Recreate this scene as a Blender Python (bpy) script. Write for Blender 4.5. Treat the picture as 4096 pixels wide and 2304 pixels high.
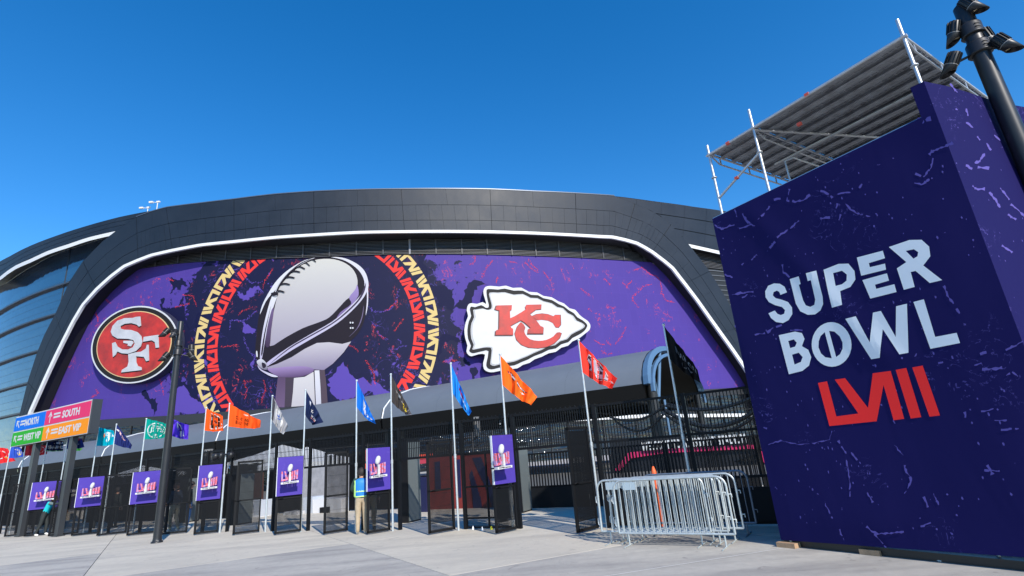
import bpy, bmesh, math, random
import numpy as np
from mathutils import Vector, Matrix, Euler
R = math.radians
random.seed(7)
S = bpy.context.scene
COL = S.collection
for o in list(bpy.data.objects): bpy.data.objects.remove(o)

# ------------------------------------------------------------------ camera, sky, sun, exposure
EH = 1.75
FPX, PITCH, ROLL, PCX, PCY = 2091.3, R(17.287), R(-4.900), 2048.0, 1152.0
_cp, _sp, _cr, _sr = math.cos(PITCH), math.sin(PITCH), math.cos(ROLL), math.sin(ROLL)
CF = Vector((0, _cp, _sp)); _R0 = Vector((1, 0, 0)); _U0 = Vector((0, -_sp, _cp))
CR = _cr*_R0 + _sr*_U0; CU = -_sr*_R0 + _cr*_U0
CAMP = Vector((0, 0, EH))
cd = bpy.data.cameras.new('camera'); cam = bpy.data.objects.new('camera', cd); COL.objects.link(cam)
cam.matrix_world = Matrix(((CR.x, CU.x, -CF.x, 0), (CR.y, CU.y, -CF.y, 0), (CR.z, CU.z, -CF.z, EH), (0, 0, 0, 1)))
cd.sensor_width = 36; cd.lens = 36*FPX/4096; cd.clip_start = .05; cd.clip_end = 6000
S.camera = cam
SUN_EL, SUN_TRAVEL = R(36), R(-27.5)          # light travels towards this bearing (from +y, clockwise)
w = bpy.data.worlds.new('World'); S.world = w; w.use_nodes = True
nt = w.node_tree; nt.nodes.clear()
sk = nt.nodes.new('ShaderNodeTexSky'); sk.sky_type = 'NISHITA'; sk.sun_disc = False
sk.sun_elevation = SUN_EL; sk.sun_rotation = SUN_TRAVEL + math.pi
sk.altitude = 600; sk.air_density = 1.0; sk.dust_density = 0.0; sk.ozone_density = 2.0
bg = nt.nodes.new('ShaderNodeBackground'); bg.inputs[1].default_value = .15
hsv = nt.nodes.new('ShaderNodeHueSaturation'); hsv.inputs['Saturation'].default_value = 1.40; hsv.inputs['Value'].default_value = 1.2; hsv.inputs['Hue'].default_value = .503
wo = nt.nodes.new('ShaderNodeOutputWorld')
nt.links.new(sk.outputs[0], hsv.inputs['Color']); nt.links.new(hsv.outputs[0], bg.inputs[0]); nt.links.new(bg.outputs[0], wo.inputs[0])
sl = bpy.data.lights.new('sun', 'SUN'); sl.energy = 4.7; sl.angle = R(.53); sl.color = (1, .93, .83)
so = bpy.data.objects.new('sun', sl); COL.objects.link(so)
_sd = Vector((math.sin(SUN_TRAVEL)*math.cos(SUN_EL), math.cos(SUN_TRAVEL)*math.cos(SUN_EL), -math.sin(SUN_EL)))
so.rotation_euler = _sd.to_track_quat('-Z', 'Y').to_euler(); so.location = (20, -30, 60)
S.view_settings.view_transform = 'Standard'; S.view_settings.look = 'None'
S.view_settings.exposure = 0.35; S.view_settings.gamma = 1
S.view_settings.use_curve_mapping = False
S.render.engine = 'CYCLES'; S.cycles.max_bounces = 6
S.render.resolution_x = 1024; S.render.resolution_y = 576

# ------------------------------------------------------------------ survey helpers: photograph pixel -> place
def ray(x, y): return CF + CR*((x-PCX)/FPX) - CU*((y-PCY)/FPX)
def atz(x, y, z=0.):
    d = ray(x, y); return CAMP + d*((z-EH)/d.z)
def atd(x, y, dep): return CAMP + ray(x, y)*dep
def atpl(x, y, p, n):
    d = ray(x, y); p = Vector((p[0], p[1], p[2] if len(p) > 2 else 0)); n = Vector((n[0], n[1], n[2] if len(n) > 2 else 0))
    return CAMP + d*((p-CAMP).dot(n)/d.dot(n))
def athor(x, y, P):
    """point on the vertical plane that faces the camera through ground point P"""
    n = Vector((P[0], P[1], 0)).normalized(); return atpl(x, y, (P[0], P[1]), n)
def prj(P):
    v = Vector(P)-CAMP; k = FPX/v.dot(CF); return (PCX+k*v.dot(CR), PCY-k*v.dot(CU))
def solve_x(fn, px, lo, hi, n=60):
    """find t where fn(t) is seen at column px"""
    a, b = prj(fn(lo))[0]-px, prj(fn(hi))[0]-px
    for _ in range(n):
        m = (lo+hi)/2; c = prj(fn(m))[0]-px
        if (c > 0) == (a > 0): lo = m
        else: hi = m
    return (lo+hi)/2
def crop(ox, oy, sc):
    return lambda pts: [(ox+x*sc, oy+y*sc) for x, y in pts]

# ------------------------------------------------------------------ naming
def link(o, parent=None):
    COL.objects.link(o)
    if parent: o.parent = parent
    return o
def tag(o, label=None, cat=None, group=None, kind=None):
    if label: o['label'] = label
    if cat: o['category'] = cat
    if group: o['group'] = group
    if kind: o['kind'] = kind
    return o
def thing(name, label, cat, loc=(0, 0, 0), rz=0, group=None):
    o = bpy.data.objects.new(name, None); o.empty_display_size = .2; link(o)
    o.location = loc; o.rotation_euler = (0, 0, rz)
    return tag(o, label, cat, group)

# ------------------------------------------------------------------ materials
MT = {}
def mat(name, col, rough=.6, metal=0., var=0., scale=4., bump=0., spec=.5, dirt=None, coat=0., emit=0.):
    if name in MT: return MT[name]
    m = bpy.data.materials.new(name); m.use_nodes = True; MT[name] = m
    t = m.node_tree; b = t.nodes['Principled BSDF']
    b.inputs['Base Color'].default_value = (*col, 1); b.inputs['Roughness'].default_value = rough
    b.inputs['Metallic'].default_value = metal; b.inputs['Specular IOR Level'].default_value = spec
    if coat: b.inputs['Coat Weight'].default_value = coat
    if emit:
        b.inputs['Emission Color'].default_value = (*col, 1); b.inputs['Emission Strength'].default_value = emit
    if var or bump:
        tc = t.nodes.new('ShaderNodeTexCoord'); n = t.nodes.new('ShaderNodeTexNoise')
        n.inputs['Scale'].default_value = scale; n.inputs['Detail'].default_value = 6; n.inputs['Roughness'].default_value = .65
        t.links.new(tc.outputs['Object'], n.inputs['Vector'])
        if var:
            r = t.nodes.new('ShaderNodeValToRGB'); r.color_ramp.elements[0].position = .3; r.color_ramp.elements[1].position = .7
            d = dirt or tuple(c*(1-var) for c in col)
            r.color_ramp.elements[0].color = (*d, 1); r.color_ramp.elements[1].color = (*[min(1, c*(1+var*.4)) for c in col], 1)
            t.links.new(n.outputs['Fac'], r.inputs[0]); t.links.new(r.outputs[0], b.inputs['Base Color'])
            mr = t.nodes.new('ShaderNodeMapRange'); mr.inputs[3].default_value = max(.02, rough-.12*min(1, var*2)); mr.inputs[4].default_value = min(1, rough+.12)
            t.links.new(n.outputs['Fac'], mr.inputs[0]); t.links.new(mr.outputs[0], b.inputs['Roughness'])
        if bump:
            bp = t.nodes.new('ShaderNodeBump'); bp.inputs['Strength'].default_value = bump; bp.inputs['Distance'].default_value = .05
            t.links.new(n.outputs['Fac'], bp.inputs['Height']); t.links.new(bp.outputs[0], b.inputs['Normal'])
    return m

class NG:
    """tiny node-expression helper"""
    def __init__(s, m): s.t = m.node_tree; s.b = s.t.nodes['Principled BSDF']
    def n(s, ty, **kw):
        n = s.t.nodes.new(ty)
        for k, v in kw.items(): setattr(n, k, v)
        return n
    def put(s, sock, v):
        if hasattr(v, 'links') or hasattr(v, 'is_linked'): s.t.links.new(v, sock)
        elif isinstance(v, tuple) and len(v) == 3 and sock.type == 'RGBA': sock.default_value = (*v, 1)
        else: sock.default_value = v
    def math(s, op, a, b=None, clamp=False):
        n = s.n('ShaderNodeMath', operation=op, use_clamp=clamp); s.put(n.inputs[0], a)
        if b is not None: s.put(n.inputs[1], b)
        return n.outputs[0]
    def noise(s, vec, scale, detail=4, rough=.55, dist=0., typ=None):
        n = s.n('ShaderNodeTexNoise'); s.put(n.inputs['Vector'], vec); n.inputs['Scale'].default_value = scale
        n.inputs['Detail'].default_value = detail; n.inputs['Roughness'].default_value = rough; n.inputs['Distortion'].default_value = dist
        return n.outputs['Fac']
    def step(s, v, lo, hi):
        n = s.n('ShaderNodeMapRange'); n.clamp = True; s.put(n.inputs[0], v); n.inputs[1].default_value = lo; n.inputs[2].default_value = hi
        return n.outputs[0]
    def mix(s, f, a, b):
        n = s.n('ShaderNodeMix', data_type='RGBA'); s.put(n.inputs[0], f); s.put(n.inputs[6], a); s.put(n.inputs[7], b)
        return n.outputs[2]
    def uv(s, sc=(1, 1, 1), rot=0., loc=(0, 0, 0)):
        u = s.n('ShaderNodeUVMap'); mp = s.n('ShaderNodeMapping'); mp.inputs['Scale'].default_value = sc
        mp.inputs['Rotation'].default_value = (0, 0, rot); mp.inputs['Location'].default_value = loc
        s.t.links.new(u.outputs[0], mp.inputs[0]); return mp.outputs[0]
    def obj(s, sc=(1, 1, 1)):
        u = s.n('ShaderNodeTexCoord'); mp = s.n('ShaderNodeMapping'); mp.inputs['Scale'].default_value = sc
        s.t.links.new(u.outputs['Object'], mp.inputs[0]); return mp.outputs[0]

def vcol_mat(name, rough=.55):
    m = mat(name, (.5, .5, .5), rough, spec=.12); g = NG(m)
    a = g.n('ShaderNodeVertexColor'); a.layer_name = 'Col'; m.node_tree.links.new(a.outputs[0], g.b.inputs['Base Color'])
    return m

# ------------------------------------------------------------------ mesh builder
class MB:
    def __init__(s): s.v = []; s.f = []; s.m = []; s.sm = []
    def add(s, vs, fs, mi=0, smooth=False):
        o = len(s.v); s.v += [tuple(v) for v in vs]
        for f in fs: s.f.append([i+o for i in f]); s.m.append(mi); s.sm.append(smooth)
        return s
    def obox(s, c, ax, ay, az, hx, hy, hz, mi=0):
        c = Vector(c); ax = Vector(ax)*hx; ay = Vector(ay)*hy; az = Vector(az)*hz
        vs = [c+ax*i+ay*j+az*k for k in (-1, 1) for j in (-1, 1) for i in (-1, 1)]
        return s.add(vs, [(0, 2, 3, 1), (4, 5, 7, 6), (0, 1, 5, 4), (2, 6, 7, 3), (0, 4, 6, 2), (1, 3, 7, 5)], mi)
    def box(s, x0, x1, y0, y1, z0, z1, mi=0):
        return s.obox(((x0+x1)/2, (y0+y1)/2, (z0+z1)/2), (1, 0, 0), (0, 1, 0), (0, 0, 1), (x1-x0)/2, (y1-y0)/2, (z1-z0)/2, mi)
    def tube(s, pts, r, n=8, mi=0, caps=True, r2=None, closed=False):
        pts = [Vector(p) for p in pts]; k = len(pts); vs = []; fs = []
        ref = None
        for i, p in enumerate(pts):
            if closed: t = pts[(i+1) % k]-pts[i-1]
            else: t = (pts[min(i+1, k-1)]-pts[max(i-1, 0)])
            t.normalize()
            if ref is None: ref = Vector((0, 0, 1)) if abs(t.z) < .9 else Vector((1, 0, 0))
            a = t.cross(ref).normalized(); b = a.cross(t).normalized(); ref = b
            rr = r if r2 is None else r+(r2-r)*i/(k-1)
            for j in range(n):
                th = 2*math.pi*j/n; vs.append(p+a*math.cos(th)*rr+b*math.sin(th)*rr)
        m = k if closed else k-1
        for i in range(m):
            i2 = (i+1) % k
            for j in range(n): fs.append((i*n+j, i*n+(j+1) % n, i2*n+(j+1) % n, i2*n+j))
        s.add(vs, fs, mi, True)
        if caps and not closed:
            s.add(vs[:n], [tuple(range(n))[::-1]], mi); s.add(vs[-n:], [tuple(range(n))], mi)
        return s
    def lathe(s, prof, n=16, mi=0, M=None):
        """profile of (radius, height)"""
        vs = []; fs = []
        for r, z in prof:
            for j in range(n):
                th = 2*math.pi*j/n; p = Vector((r*math.cos(th), r*math.sin(th), z)); vs.append(M @ p if M else p)
        for i in range(len(prof)-1):
            for j in range(n): fs.append((i*n+j, i*n+(j+1) % n, (i+1)*n+(j+1) % n, (i+1)*n+j))
        return s.add(vs, fs, mi, True)
    def flat(s): s.sm = [False]*len(s.sm); return s
    def build(s, name, m, parent=None, uvf=None):
        me = bpy.data.meshes.new(name); me.from_pydata(s.v, [], s.f)
        ms = m if isinstance(m, (list, tuple)) else [m]
        for q in ms: me.materials.append(q)
        if len(ms) > 1: me.polygons.foreach_set('material_index', s.m)
        me.polygons.foreach_set('use_smooth', s.sm)
        if uvf:
            uv = me.uv_layers.new(name='UVMap')
            for l in me.loops: uv.data[l.index].uv = uvf(me.vertices[l.vertex_index].co)
        me.update()
        o = bpy.data.objects.new(name, me); link(o, parent); return o

def catmull(pts, n=4, closed=False):
    out = []; k = len(pts)
    rng = range(k) if closed else range(k-1)
    for i in rng:
        p0 = pts[(i-1) % k] if closed or i > 0 else pts[0]; p1 = pts[i]; p2 = pts[(i+1) % k]
        p3 = pts[(i+2) % k] if closed or i+2 < k else pts[-1]
        for j in range(n):
            t = j/n; q = []
            for a, b, c, d in zip(p0, p1, p2, p3):
                q.append(.5*((2*b)+(-a+c)*t+(2*a-5*b+4*c-d)*t*t+(-a+3*b-3*c+d)*t**3))
            out.append(tuple(q))
    if not closed: out.append(tuple(pts[-1]))
    return out

def flat(loops=None, text=None, box=None, bold=0.):
    """2D outline(s) (holes by even-odd) or text -> bmesh in the xy plane"""
    if text is not None:
        cu = bpy.data.curves.new('t', 'FONT'); cu.body = text; cu.resolution_u = 3; cu.align_x = 'LEFT'; cu.offset = bold
    else:
        cu = bpy.data.curves.new('t', 'CURVE'); cu.dimensions = '2D'; cu.fill_mode = 'BOTH'
        for lp in loops:
            sp = cu.splines.new('POLY'); sp.points.add(len(lp)-1); sp.use_cyclic_u = True
            for i, p in enumerate(lp): sp.points[i].co = (p[0], p[1], 0, 1)
    o = bpy.data.objects.new('t', cu); me = bpy.data.meshes.new_from_object(o)
    bm = bmesh.new(); bm.from_mesh(me); bmesh.ops.remove_doubles(bm, verts=bm.verts[:], dist=1e-6)
    bpy.data.objects.remove(o); bpy.data.curves.remove(cu); bpy.data.meshes.remove(me)
    if box:
        xs = [v.co.x for v in bm.verts]; ys = [v.co.y for v in bm.verts]
        x0, x1, y0, y1 = box; sx = (x1-x0)/(max(xs)-min(xs)); sy = (y1-y0)/(max(ys)-min(ys)); mx, my = min(xs), min(ys)
        for v in bm.verts: v.co.x = x0+(v.co.x-mx)*sx; v.co.y = y0+(v.co.y-my)*sy
    return bm
def cutx(bm, step, axis=0, lo=None, hi=None):
    c = [v.co[axis] for v in bm.verts]
    if not c: return bm
    no = (1, 0, 0) if axis == 0 else (0, 1, 0)
    k0 = math.floor(min(c)/step)+1; k1 = math.ceil(max(c)/step)
    for k in range(k0, k1):
        co = (k*step, 0, 0) if axis == 0 else (0, k*step, 0)
        bmesh.ops.bisect_plane(bm, geom=bm.verts[:]+bm.edges[:]+bm.faces[:], plane_co=co, plane_no=no, dist=1e-6)
    return bm
class Surf:
    """collects flat shapes laid onto a mapped surface as one mesh"""
    def __init__(s, mp): s.mp = mp; s.v = []; s.f = []; s.m = []; s.c = []; s.uv = []
    def put(s, bm, w=0., th=0., mi=0, col=None, step=None, stepy=None, mi_side=None):
        if step: cutx(bm, step)
        if stepy: cutx(bm, stepy, 1)
        bm.verts.index_update(); o = len(s.v); n = len(bm.verts)
        bm.normal_update()
        cf = col if callable(col) else (lambda x, y: col)
        for v in bm.verts:
            s.v.append(tuple(s.mp(v.co.x, v.co.y, w))); s.c.append(cf(v.co.x, v.co.y)); s.uv.append((v.co.x, v.co.y))
        for f in bm.faces:
            ix = [v.index+o for v in f.verts]
            if f.normal.z < 0: ix = ix[::-1]
            s.f.append(ix); s.m.append(mi)
        if th:
            for v in bm.verts:
                s.v.append(tuple(s.mp(v.co.x, v.co.y, w-th))); s.c.append(cf(v.co.x, v.co.y)); s.uv.append((v.co.x, v.co.y))
            for e in bm.edges:
                if len(e.link_faces) == 1:
                    f = e.link_faces[0]; a, b = e.verts[0].index, e.verts[1].index
                    vs = [v.index for v in f.verts]; i = vs.index(a)
                    if vs[(i+1) % len(vs)] != b: a, b = b, a
                    if f.normal.z < 0: a, b = b, a
                    s.f.append([b+o, a+o, a+o+n, b+o+n]); s.m.append(mi if mi_side is None else mi_side)
        bm.free(); return s
    def poly(s, pts, **k): return s.put(flat([pts]), **k)
    def build(s, name, m, parent=None):
        me = bpy.data.meshes.new(name); me.from_pydata(s.v, [], s.f)
        ms = m if isinstance(m, (list, tuple)) else [m]
        for q in ms: me.materials.append(q)
        me.polygons.foreach_set('material_index', s.m)
        uv = me.uv_layers.new(name='UVMap')
        for l in me.loops: uv.data[l.index].uv = s.uv[l.vertex_index]
        if s.c and s.c[0] is not None:
            ca = me.color_attributes.new('Col', 'FLOAT_COLOR', 'POINT')
            for i, c in enumerate(s.c): ca.data[i].color = (*(c or (0, 0, 0)), 1)
        me.update(); o = bpy.data.objects.new(name, me); link(o, parent); return o
def srgb(r, g, b, k=1.):
    f = lambda c: ((c/255+.055)/1.055)**2.4 if c > 10 else c/255/12.92
    return (f(r)*k, f(g)*k, f(b)*k)
def planemap(O, ux, uy, un):
    O, ux, uy, un = map(Vector, (O, ux, uy, un))
    return lambda u, v, w: O+ux*u+uy*v+un*w
fsr = lambda r, g, b: srgb(r, g, b, .60)
# ------------------------------------------------------------------ ground and paving
def ground_mat(name, base, stain, dark):
    m = mat(name, base, .8); g = NG(m); v = g.n('ShaderNodeTexCoord').outputs['Object']
    mp = g.n('ShaderNodeMapping'); g.put(mp.inputs[0], v); mp.inputs['Rotation'].default_value = (0, 0, R(-24)); mp.inputs['Scale'].default_value = (.35, 1.6, 1)
    a = g.noise(mp.outputs[0], .9, 6, .6); b = g.noise(v, 6, 8, .7); c = g.noise(v, .16, 3, .5)
    f1 = g.step(a, .44, .64); f2 = g.step(b, .35, .75); f3 = g.step(c, .4, .65)
    col = g.mix(g.math('MULTIPLY', f1, .85), base, stain); col = g.mix(g.math('MULTIPLY', f2, .30), col, dark)
    col = g.mix(g.math('MULTIPLY', f3, .45), col, stain)
    sp = g.noise(v, 3.1, 2, .5, 1.2); spm = g.step(sp, .68, .73); col = g.mix(g.math('MULTIPLY', spm, .4), col, dark); gum = g.step(g.noise(v, 26, 1, .4), .79, .81); col = g.mix(g.math('MULTIPLY', gum, .5), col, dark)
    crn = g.noise(v, .5, 6, .6, 2.5); cr2 = g.step(g.math('ABSOLUTE', g.math('SUBTRACT', crn, .5)), .0022, .001); col = g.mix(g.math('MULTIPLY', g.math('MULTIPLY', cr2, g.step(g.noise(v, .25, 2, .5), .54, .58)), .6), col, dark)
    oi = g.n('ShaderNodeObjectInfo'); rv = g.math('MULTIPLY', oi.outputs['Random'], .22); col = g.mix(rv, col, stain)
    g.put(g.b.inputs['Base Color'], col)
    bp = g.n('ShaderNodeBump'); bp.inputs['Strength'].default_value = .25; bp.inputs['Distance'].default_value = .01
    g.put(bp.inputs['Height'], g.noise(v, 40, 6, .7)); g.put(g.b.inputs['Normal'], bp.outputs[0]); return m
m_conc = ground_mat('concrete_paving', (.61, .555, .45), (.42, .385, .325), (.22, .205, .185))
m_conc2 = ground_mat('concrete_plaza', (.47, .455, .43), (.36, .35, .335), (.2, .2, .2))
m_joint = mat('joint_filler', (.10, .098, .09), .9)
gb = MB().add([(-2500, -2500, -.3), (2500, -2500, -.3), (2500, 2500, -.3), (-2500, 2500, -.3)], [(0, 1, 2, 3)])
tag(gb.build('terrain', mat('desert_ground', (.33, .28, .22), .95, var=.2, scale=.02)), kind='structure')
gd = (math.sin(R(146)), math.cos(R(146))); ge = (math.sin(R(66)), math.cos(R(66)))
G0 = atz(1400, 2174); GS = 5.05/math.sin(R(80)); GT = 5.3
def gl(i, j): return (G0.x+gd[0]*GT*j+ge[0]*GS*i, G0.y+gd[1]*GT*j+ge[1]*GS*i)
pav = tag(MB().add([(-45, -20, -.02), (30, -20, -.02), (30, 60, -.02), (-45, 60, -.02)], [(0, 1, 2, 3)]).build('pavement', m_joint), kind='structure')
O_F = Vector((0, 13.108)); DF = Vector((.8857, -.4642)); NI = Vector((.4642, .8857))
def fxy(s, t=0., z=None):
    p = O_F+DF*s+NI*t
    return (p.x, p.y) if z is None else (p.x, p.y, z)
def fst(x, y): d = Vector((x, y))-O_F; return d.dot(DF), d.dot(NI)
sb = MB(); gx = .007; gy = .007
c = [(-.5, -.5), (.5, -.5), (.5, .5), (-.5, .5)]
def slabpt(u, v, z, ins=0): return (gd[0]*(GT/2-ins)*2*v+ge[0]*(GS/2-ins)*2*u, gd[1]*(GT/2-ins)*2*v+ge[1]*(GS/2-ins)*2*u, z)
vs = [slabpt(u, v, 0, .012) for u, v in c]+[slabpt(u, v, -.004, .007) for u, v in c]+[slabpt(u, v, -.02, .007) for u, v in c]
fs = [(3, 2, 1, 0)]+[(i, (i+1) % 4, 4+(i+1) % 4, 4+i) for i in range(4)]+[(4+i, 4+(i+1) % 4, 8+(i+1) % 4, 8+i) for i in range(4)]
me = bpy.data.meshes.new('slab'); me.from_pydata(vs, [], fs); me.materials.append(m_conc); me.update()
bm = bmesh.new(); bm.from_mesh(me); bmesh.ops.recalc_face_normals(bm, faces=bm.faces[:]); bm.to_mesh(me); bm.free()
if me.polygons[0].normal.z < 0:
    me.flip_normals()
m_concd = ground_mat('concrete_paving_worn', (.47, .44, .385), (.27, .255, .235), (.14, .13, .12))
me2_ = me.copy(); me2_.name = 'slab'; me2_.materials.clear(); me2_.materials.append(m_concd)
DKS = []
for qx, qy in [(900, 2290), (1300, 2290), (300, 2280), (3500, 2295), (3000, 2280), (2000, 2200)]:
    q = atz(qx, qy)-G0; det = gd[0]*ge[1]-gd[1]*ge[0]; jj = (q.x*ge[1]-q.y*ge[0])/det/GT; ii = (gd[0]*q.y-gd[1]*q.x)/det/GS; DKS.append((math.floor(ii), math.floor(jj)))
DKS = DKS[:5]
for i in range(-8, 6):
    for j in range(-9, 6):
        x, y = gl(i+.5, j+.5); s_, t_ = fst(x, y)
        if t_ > 9 or y < -3 or x < -33 or x > 15 or t_ < -18: continue
        dk_ = any(abs(gi-i) < .01 and abs(gj-j) < .01 for gi, gj in DKS)
        o = bpy.data.objects.new('slab', me2_ if dk_ else me); link(o, pav); o.location = (x, y, 0)
# plaza floor beyond the slabs, up to the stadium
pf = MB().add([(-220, -60, -.04), (150, -60, -.04), (150, 160, -.04), (-220, 160, -.04)], [(0, 1, 2, 3)])
tag(pf.build('plaza_ground', m_conc2), kind='structure')
# pale sealant joint crossing the slabs, as a shallow strip lying on them
A = atz(2380, 2312); B = atz(3132, 2194); dd = (B-A).normalized(); nn = Vector((-dd.y, dd.x, 0))*.012
jb = MB().add([A-nn+Vector((0, 0, .004)), B-nn+Vector((0, 0, .004)), B+nn+Vector((0, 0, .004)), A+nn+Vector((0, 0, .004))], [(0, 1, 2, 3)])
tag(jb.build('paving_line', mat('pale_sealant', (.62, .61, .58), .7)), kind='structure')

# ------------------------------------------------------------------ stadium: plan curve of the facade
ZR = 44.8
V2P = 2576/4096
roofV = [(0, 660), (60, 625), (150, 590), (240, 562), (350, 538), (415, 523), (540, 505), (700, 487), (850, 480), (1000, 476), (1180, 475), (1300, 477), (1450, 486), (1560, 494), (1640, 505), (1730, 517), (1800, 530)]
roofP = [(x/V2P, y/V2P) for x, y in roofV]
_rp = [atz(x, y, ZR) for x, y in roofP]
_pc = np.polyfit([p.x for p in _rp], [p.y for p in _rp], 3)
_xs = np.arange(-150, 95, .5); _ys = np.polyval(_pc, _xs)
_P = np.stack([_xs, _ys], 1); _T = np.gradient(_P, axis=0); _T /= np.linalg.norm(_T, axis=1)[:, None]
_N = np.stack([_T[:, 1], -_T[:, 0]], 1)
_L = np.concatenate([[0], np.cumsum(np.linalg.norm(np.diff(_P, axis=0), axis=1))]); _L -= np.interp(0, _xs, _L)
def fac(u, z, off):
    x = float(np.interp(u, _L, _P[:, 0])); y = float(np.interp(u, _L, _P[:, 1]))
    nx = float(np.interp(u, _L, _N[:, 0])); ny = float(np.interp(u, _L, _N[:, 1]))
    return Vector((x+nx*off, y+ny*off, z))
_cache = {}
def fuz(px, py, off=0.):
    if off not in _cache:
        Q = _P+_N*off; _cache[off] = (np.arctan2(Q[:, 0], Q[:, 1]), Q)
    az, Q = _cache[off]; d = ray(px, py); a = math.atan2(d.x, d.y); h = math.hypot(d.x, d.y)
    u = float(np.interp(a, az, _L)); qx = float(np.interp(u, _L, Q[:, 0])); qy = float(np.interp(u, _L, Q[:, 1]))
    return (u, EH+d.z/h*math.hypot(qx, qy))
FSTEP = 1.0
def fmap(off): return lambda u, v, w: fac(u, v, off+w)
def resample(pts, n):
    d = [0]
    for a, b in zip(pts, pts[1:]): d.append(d[-1]+math.hypot(*[q-p for p, q in zip(a, b)]))
    return [tuple(float(np.interp(d[-1]*i/(n-1), d, [p[k] for p in pts])) for k in range(len(pts[0]))) for i in range(n)]
OB = -2.5                       # banner plane, behind the frame face
m_panel = mat('black_metal_panel', (.010, .016, .027), .5, metal=.1, var=.3, scale=.25, spec=.4)
m_back = mat('dark_subframe', (.006, .007, .009), .6)
m_white = mat('white_trim', (.62, .62, .61), .4)
m_soffit = mat('black_soffit', (.02, .02, .022), .45)
m_louvre = mat('louvre_metal', (.17, .17, .18), .45, metal=.4)
stadium = thing('stadium', 'black curved stadium with a white light band and a huge purple wrapped front', 'stadium', (0, 0, 0))
# frame stations: (outer pixel, inner pixel)
ST = [((22, 1880), (50, 1860)), ((86, 1625), (121, 1645)), ((110, 1528), (152, 1576)), ((148, 1411), (186, 1500)), ((176, 1342), (221, 1425)),
      ((221, 1256), (255, 1356)), ((250, 1190), (290, 1287)), ((276, 1129), (331, 1218)), ((331, 1046), (386, 1155)), ((409, 966), (442, 1104)), ((464, 923), (497, 1062)),
      ((545, 868), (552, 1038)), ((610, 845), (607, 1017)), ((664, 830), (690, 998)), ((800, 813), (806, 976)), ((936, 797), (936, 963)),
      ((1100, 777), (1102, 946)), ((1255, 766), (1256, 936)), ((1430, 759), (1432, 926)), ((1604, 756), (1618, 923)), ((1782, 755), (1804, 922)), ((1960, 757), (1968, 924)),
      ((2130, 765), (2140, 929)), ((2301, 773), (2307, 937)), ((2400, 779), (2400, 942)), ((2457, 783), (2450, 944)), ((2540, 815), (2500, 955)), ((2601, 841), (2548, 969)), ((2640, 863), (2580, 986)), ((2683, 899), (2611, 1005)),
      ((2732, 950), (2660, 1042)), ((2756, 979), (2693, 1070)), ((2800, 1035), (2720, 1105)), ((2838, 1085), (2742, 1133)), ((2877, 1148), (2790, 1196)), ((2925, 1228), (2838, 1264)),
      ((2970, 1305), (2886, 1331)), ((3015, 1390), (2935, 1399)), ((3060, 1470), (2983, 1469)), ((3150, 1640), (3080, 1630)), ((3250, 1850), (3180, 1860))]
def stp(t):
    i = min(int(t), len(ST)-2); f = t-i; a, b = ST[i], ST[i+1]
    return tuple(a[0][k]+(b[0][k]-a[0][k])*f for k in (0, 1)), tuple(a[1][k]+(b[1][k]-a[1][k])*f for k in (0, 1))
STU = [(fuz(*a), fuz(*b)) for a, b in ST]
def stu(t, r):
    i = min(int(t), len(STU)-2); f = t-i; a, b = STU[i], STU[i+1]
    o = [a[0][k]+(b[0][k]-a[0][k])*f for k in (0, 1)]; n = [a[1][k]+(b[1][k]-a[1][k])*f for k in (0, 1)]
    return (o[0]+(n[0]-o[0])*r, o[1]+(n[1]-o[1])*r)
NS = len(ST)-1
# backing band behind the panels
bk = MB(); K = 160; vs = []
for i in range(K+1):
    for r in (0, 1): vs.append(fac(*stu(NS*i/K, r), -.14))
bk.add(vs, [(2*i, 2*i+1, 2*i+3, 2*i+2) for i in range(K)])
# edge returns to give the frame its depth
for r in (0, 1):
    vs = []
    for i in range(K+1):
        p = stu(NS*i/K, r); vs += [fac(*p, 0), fac(*p, -1.6 if r == 0 else -2.4)]
    bk.add(vs, [(2*i, 2*i+1, 2*i+3, 2*i+2) if r else (2*i, 2*i+2, 2*i+3, 2*i+1) for i in range(K)])
frame = bk.build('arch_frame', m_back, stadium)
ROWS = (0, .39, .755, 1)
majors = [0, 2, 5, 8, 11, 13, 15, 17, 19, 21, 23, 26, 29, 33, 36, 38, NS]
sub = {0: (2, 2), 1: (2, 3), 2: (2, 3), 3: (2, 3)}
for bi, (a, b) in enumerate(zip(majors, majors[1:])):
    leg = a < 11 or b > 29
    for r in range(3):
        n = (1 if leg else 2) if r == 0 else (3 if leg else 7)
        for k in range(n):
            t0 = a+(b-a)*k/n; t1 = a+(b-a)*(k+1)/n
            wd = math.dist(stu(t0, .5), stu(t1, .5)); hh = math.dist(stu((t0+t1)/2, 0), stu((t0+t1)/2, 1))
            g0 = (.035 if k == 0 else .012)/wd*(t1-t0); g1 = (.035 if k == n-1 else .012)/wd*(t1-t0); gr = .035/hh
            N2 = max(2, int(wd/2)+1)
            ts = [t0+g0+(t1-t0-g0-g1)*q/N2 for q in range(N2+1)]
            ra, rb = ROWS[r]+(gr if r else 0), ROWS[r+1]-(gr if r < 2 else 0)
            mb = MB(); top = [stu(t, ra) for t in ts]; bot = [stu(t, rb) for t in ts]
            j = random.uniform(-.012, .012)
            V = [fac(*p, j) for p in top]+[fac(*p, j+random.uniform(-.006, .006)) for p in bot]
            W = [fac(*p, -.13) for p in top]+[fac(*p, -.13) for p in bot]; M = N2+1
            mb.add(V+W, [(q, q+M, q+M+1, q+1) for q in range(N2)]+[(q, q+1, 2*M+q+1, 2*M+q) for q in range(N2)] +
                   [(M+q+1, M+q, 3*M+q, 3*M+q+1) for q in range(N2)]+[(0, 2*M, 3*M, M), (M-1, 2*M-1, 4*M-1, 3*M-1)])
            mb.build('panel', m_panel, frame)
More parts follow.
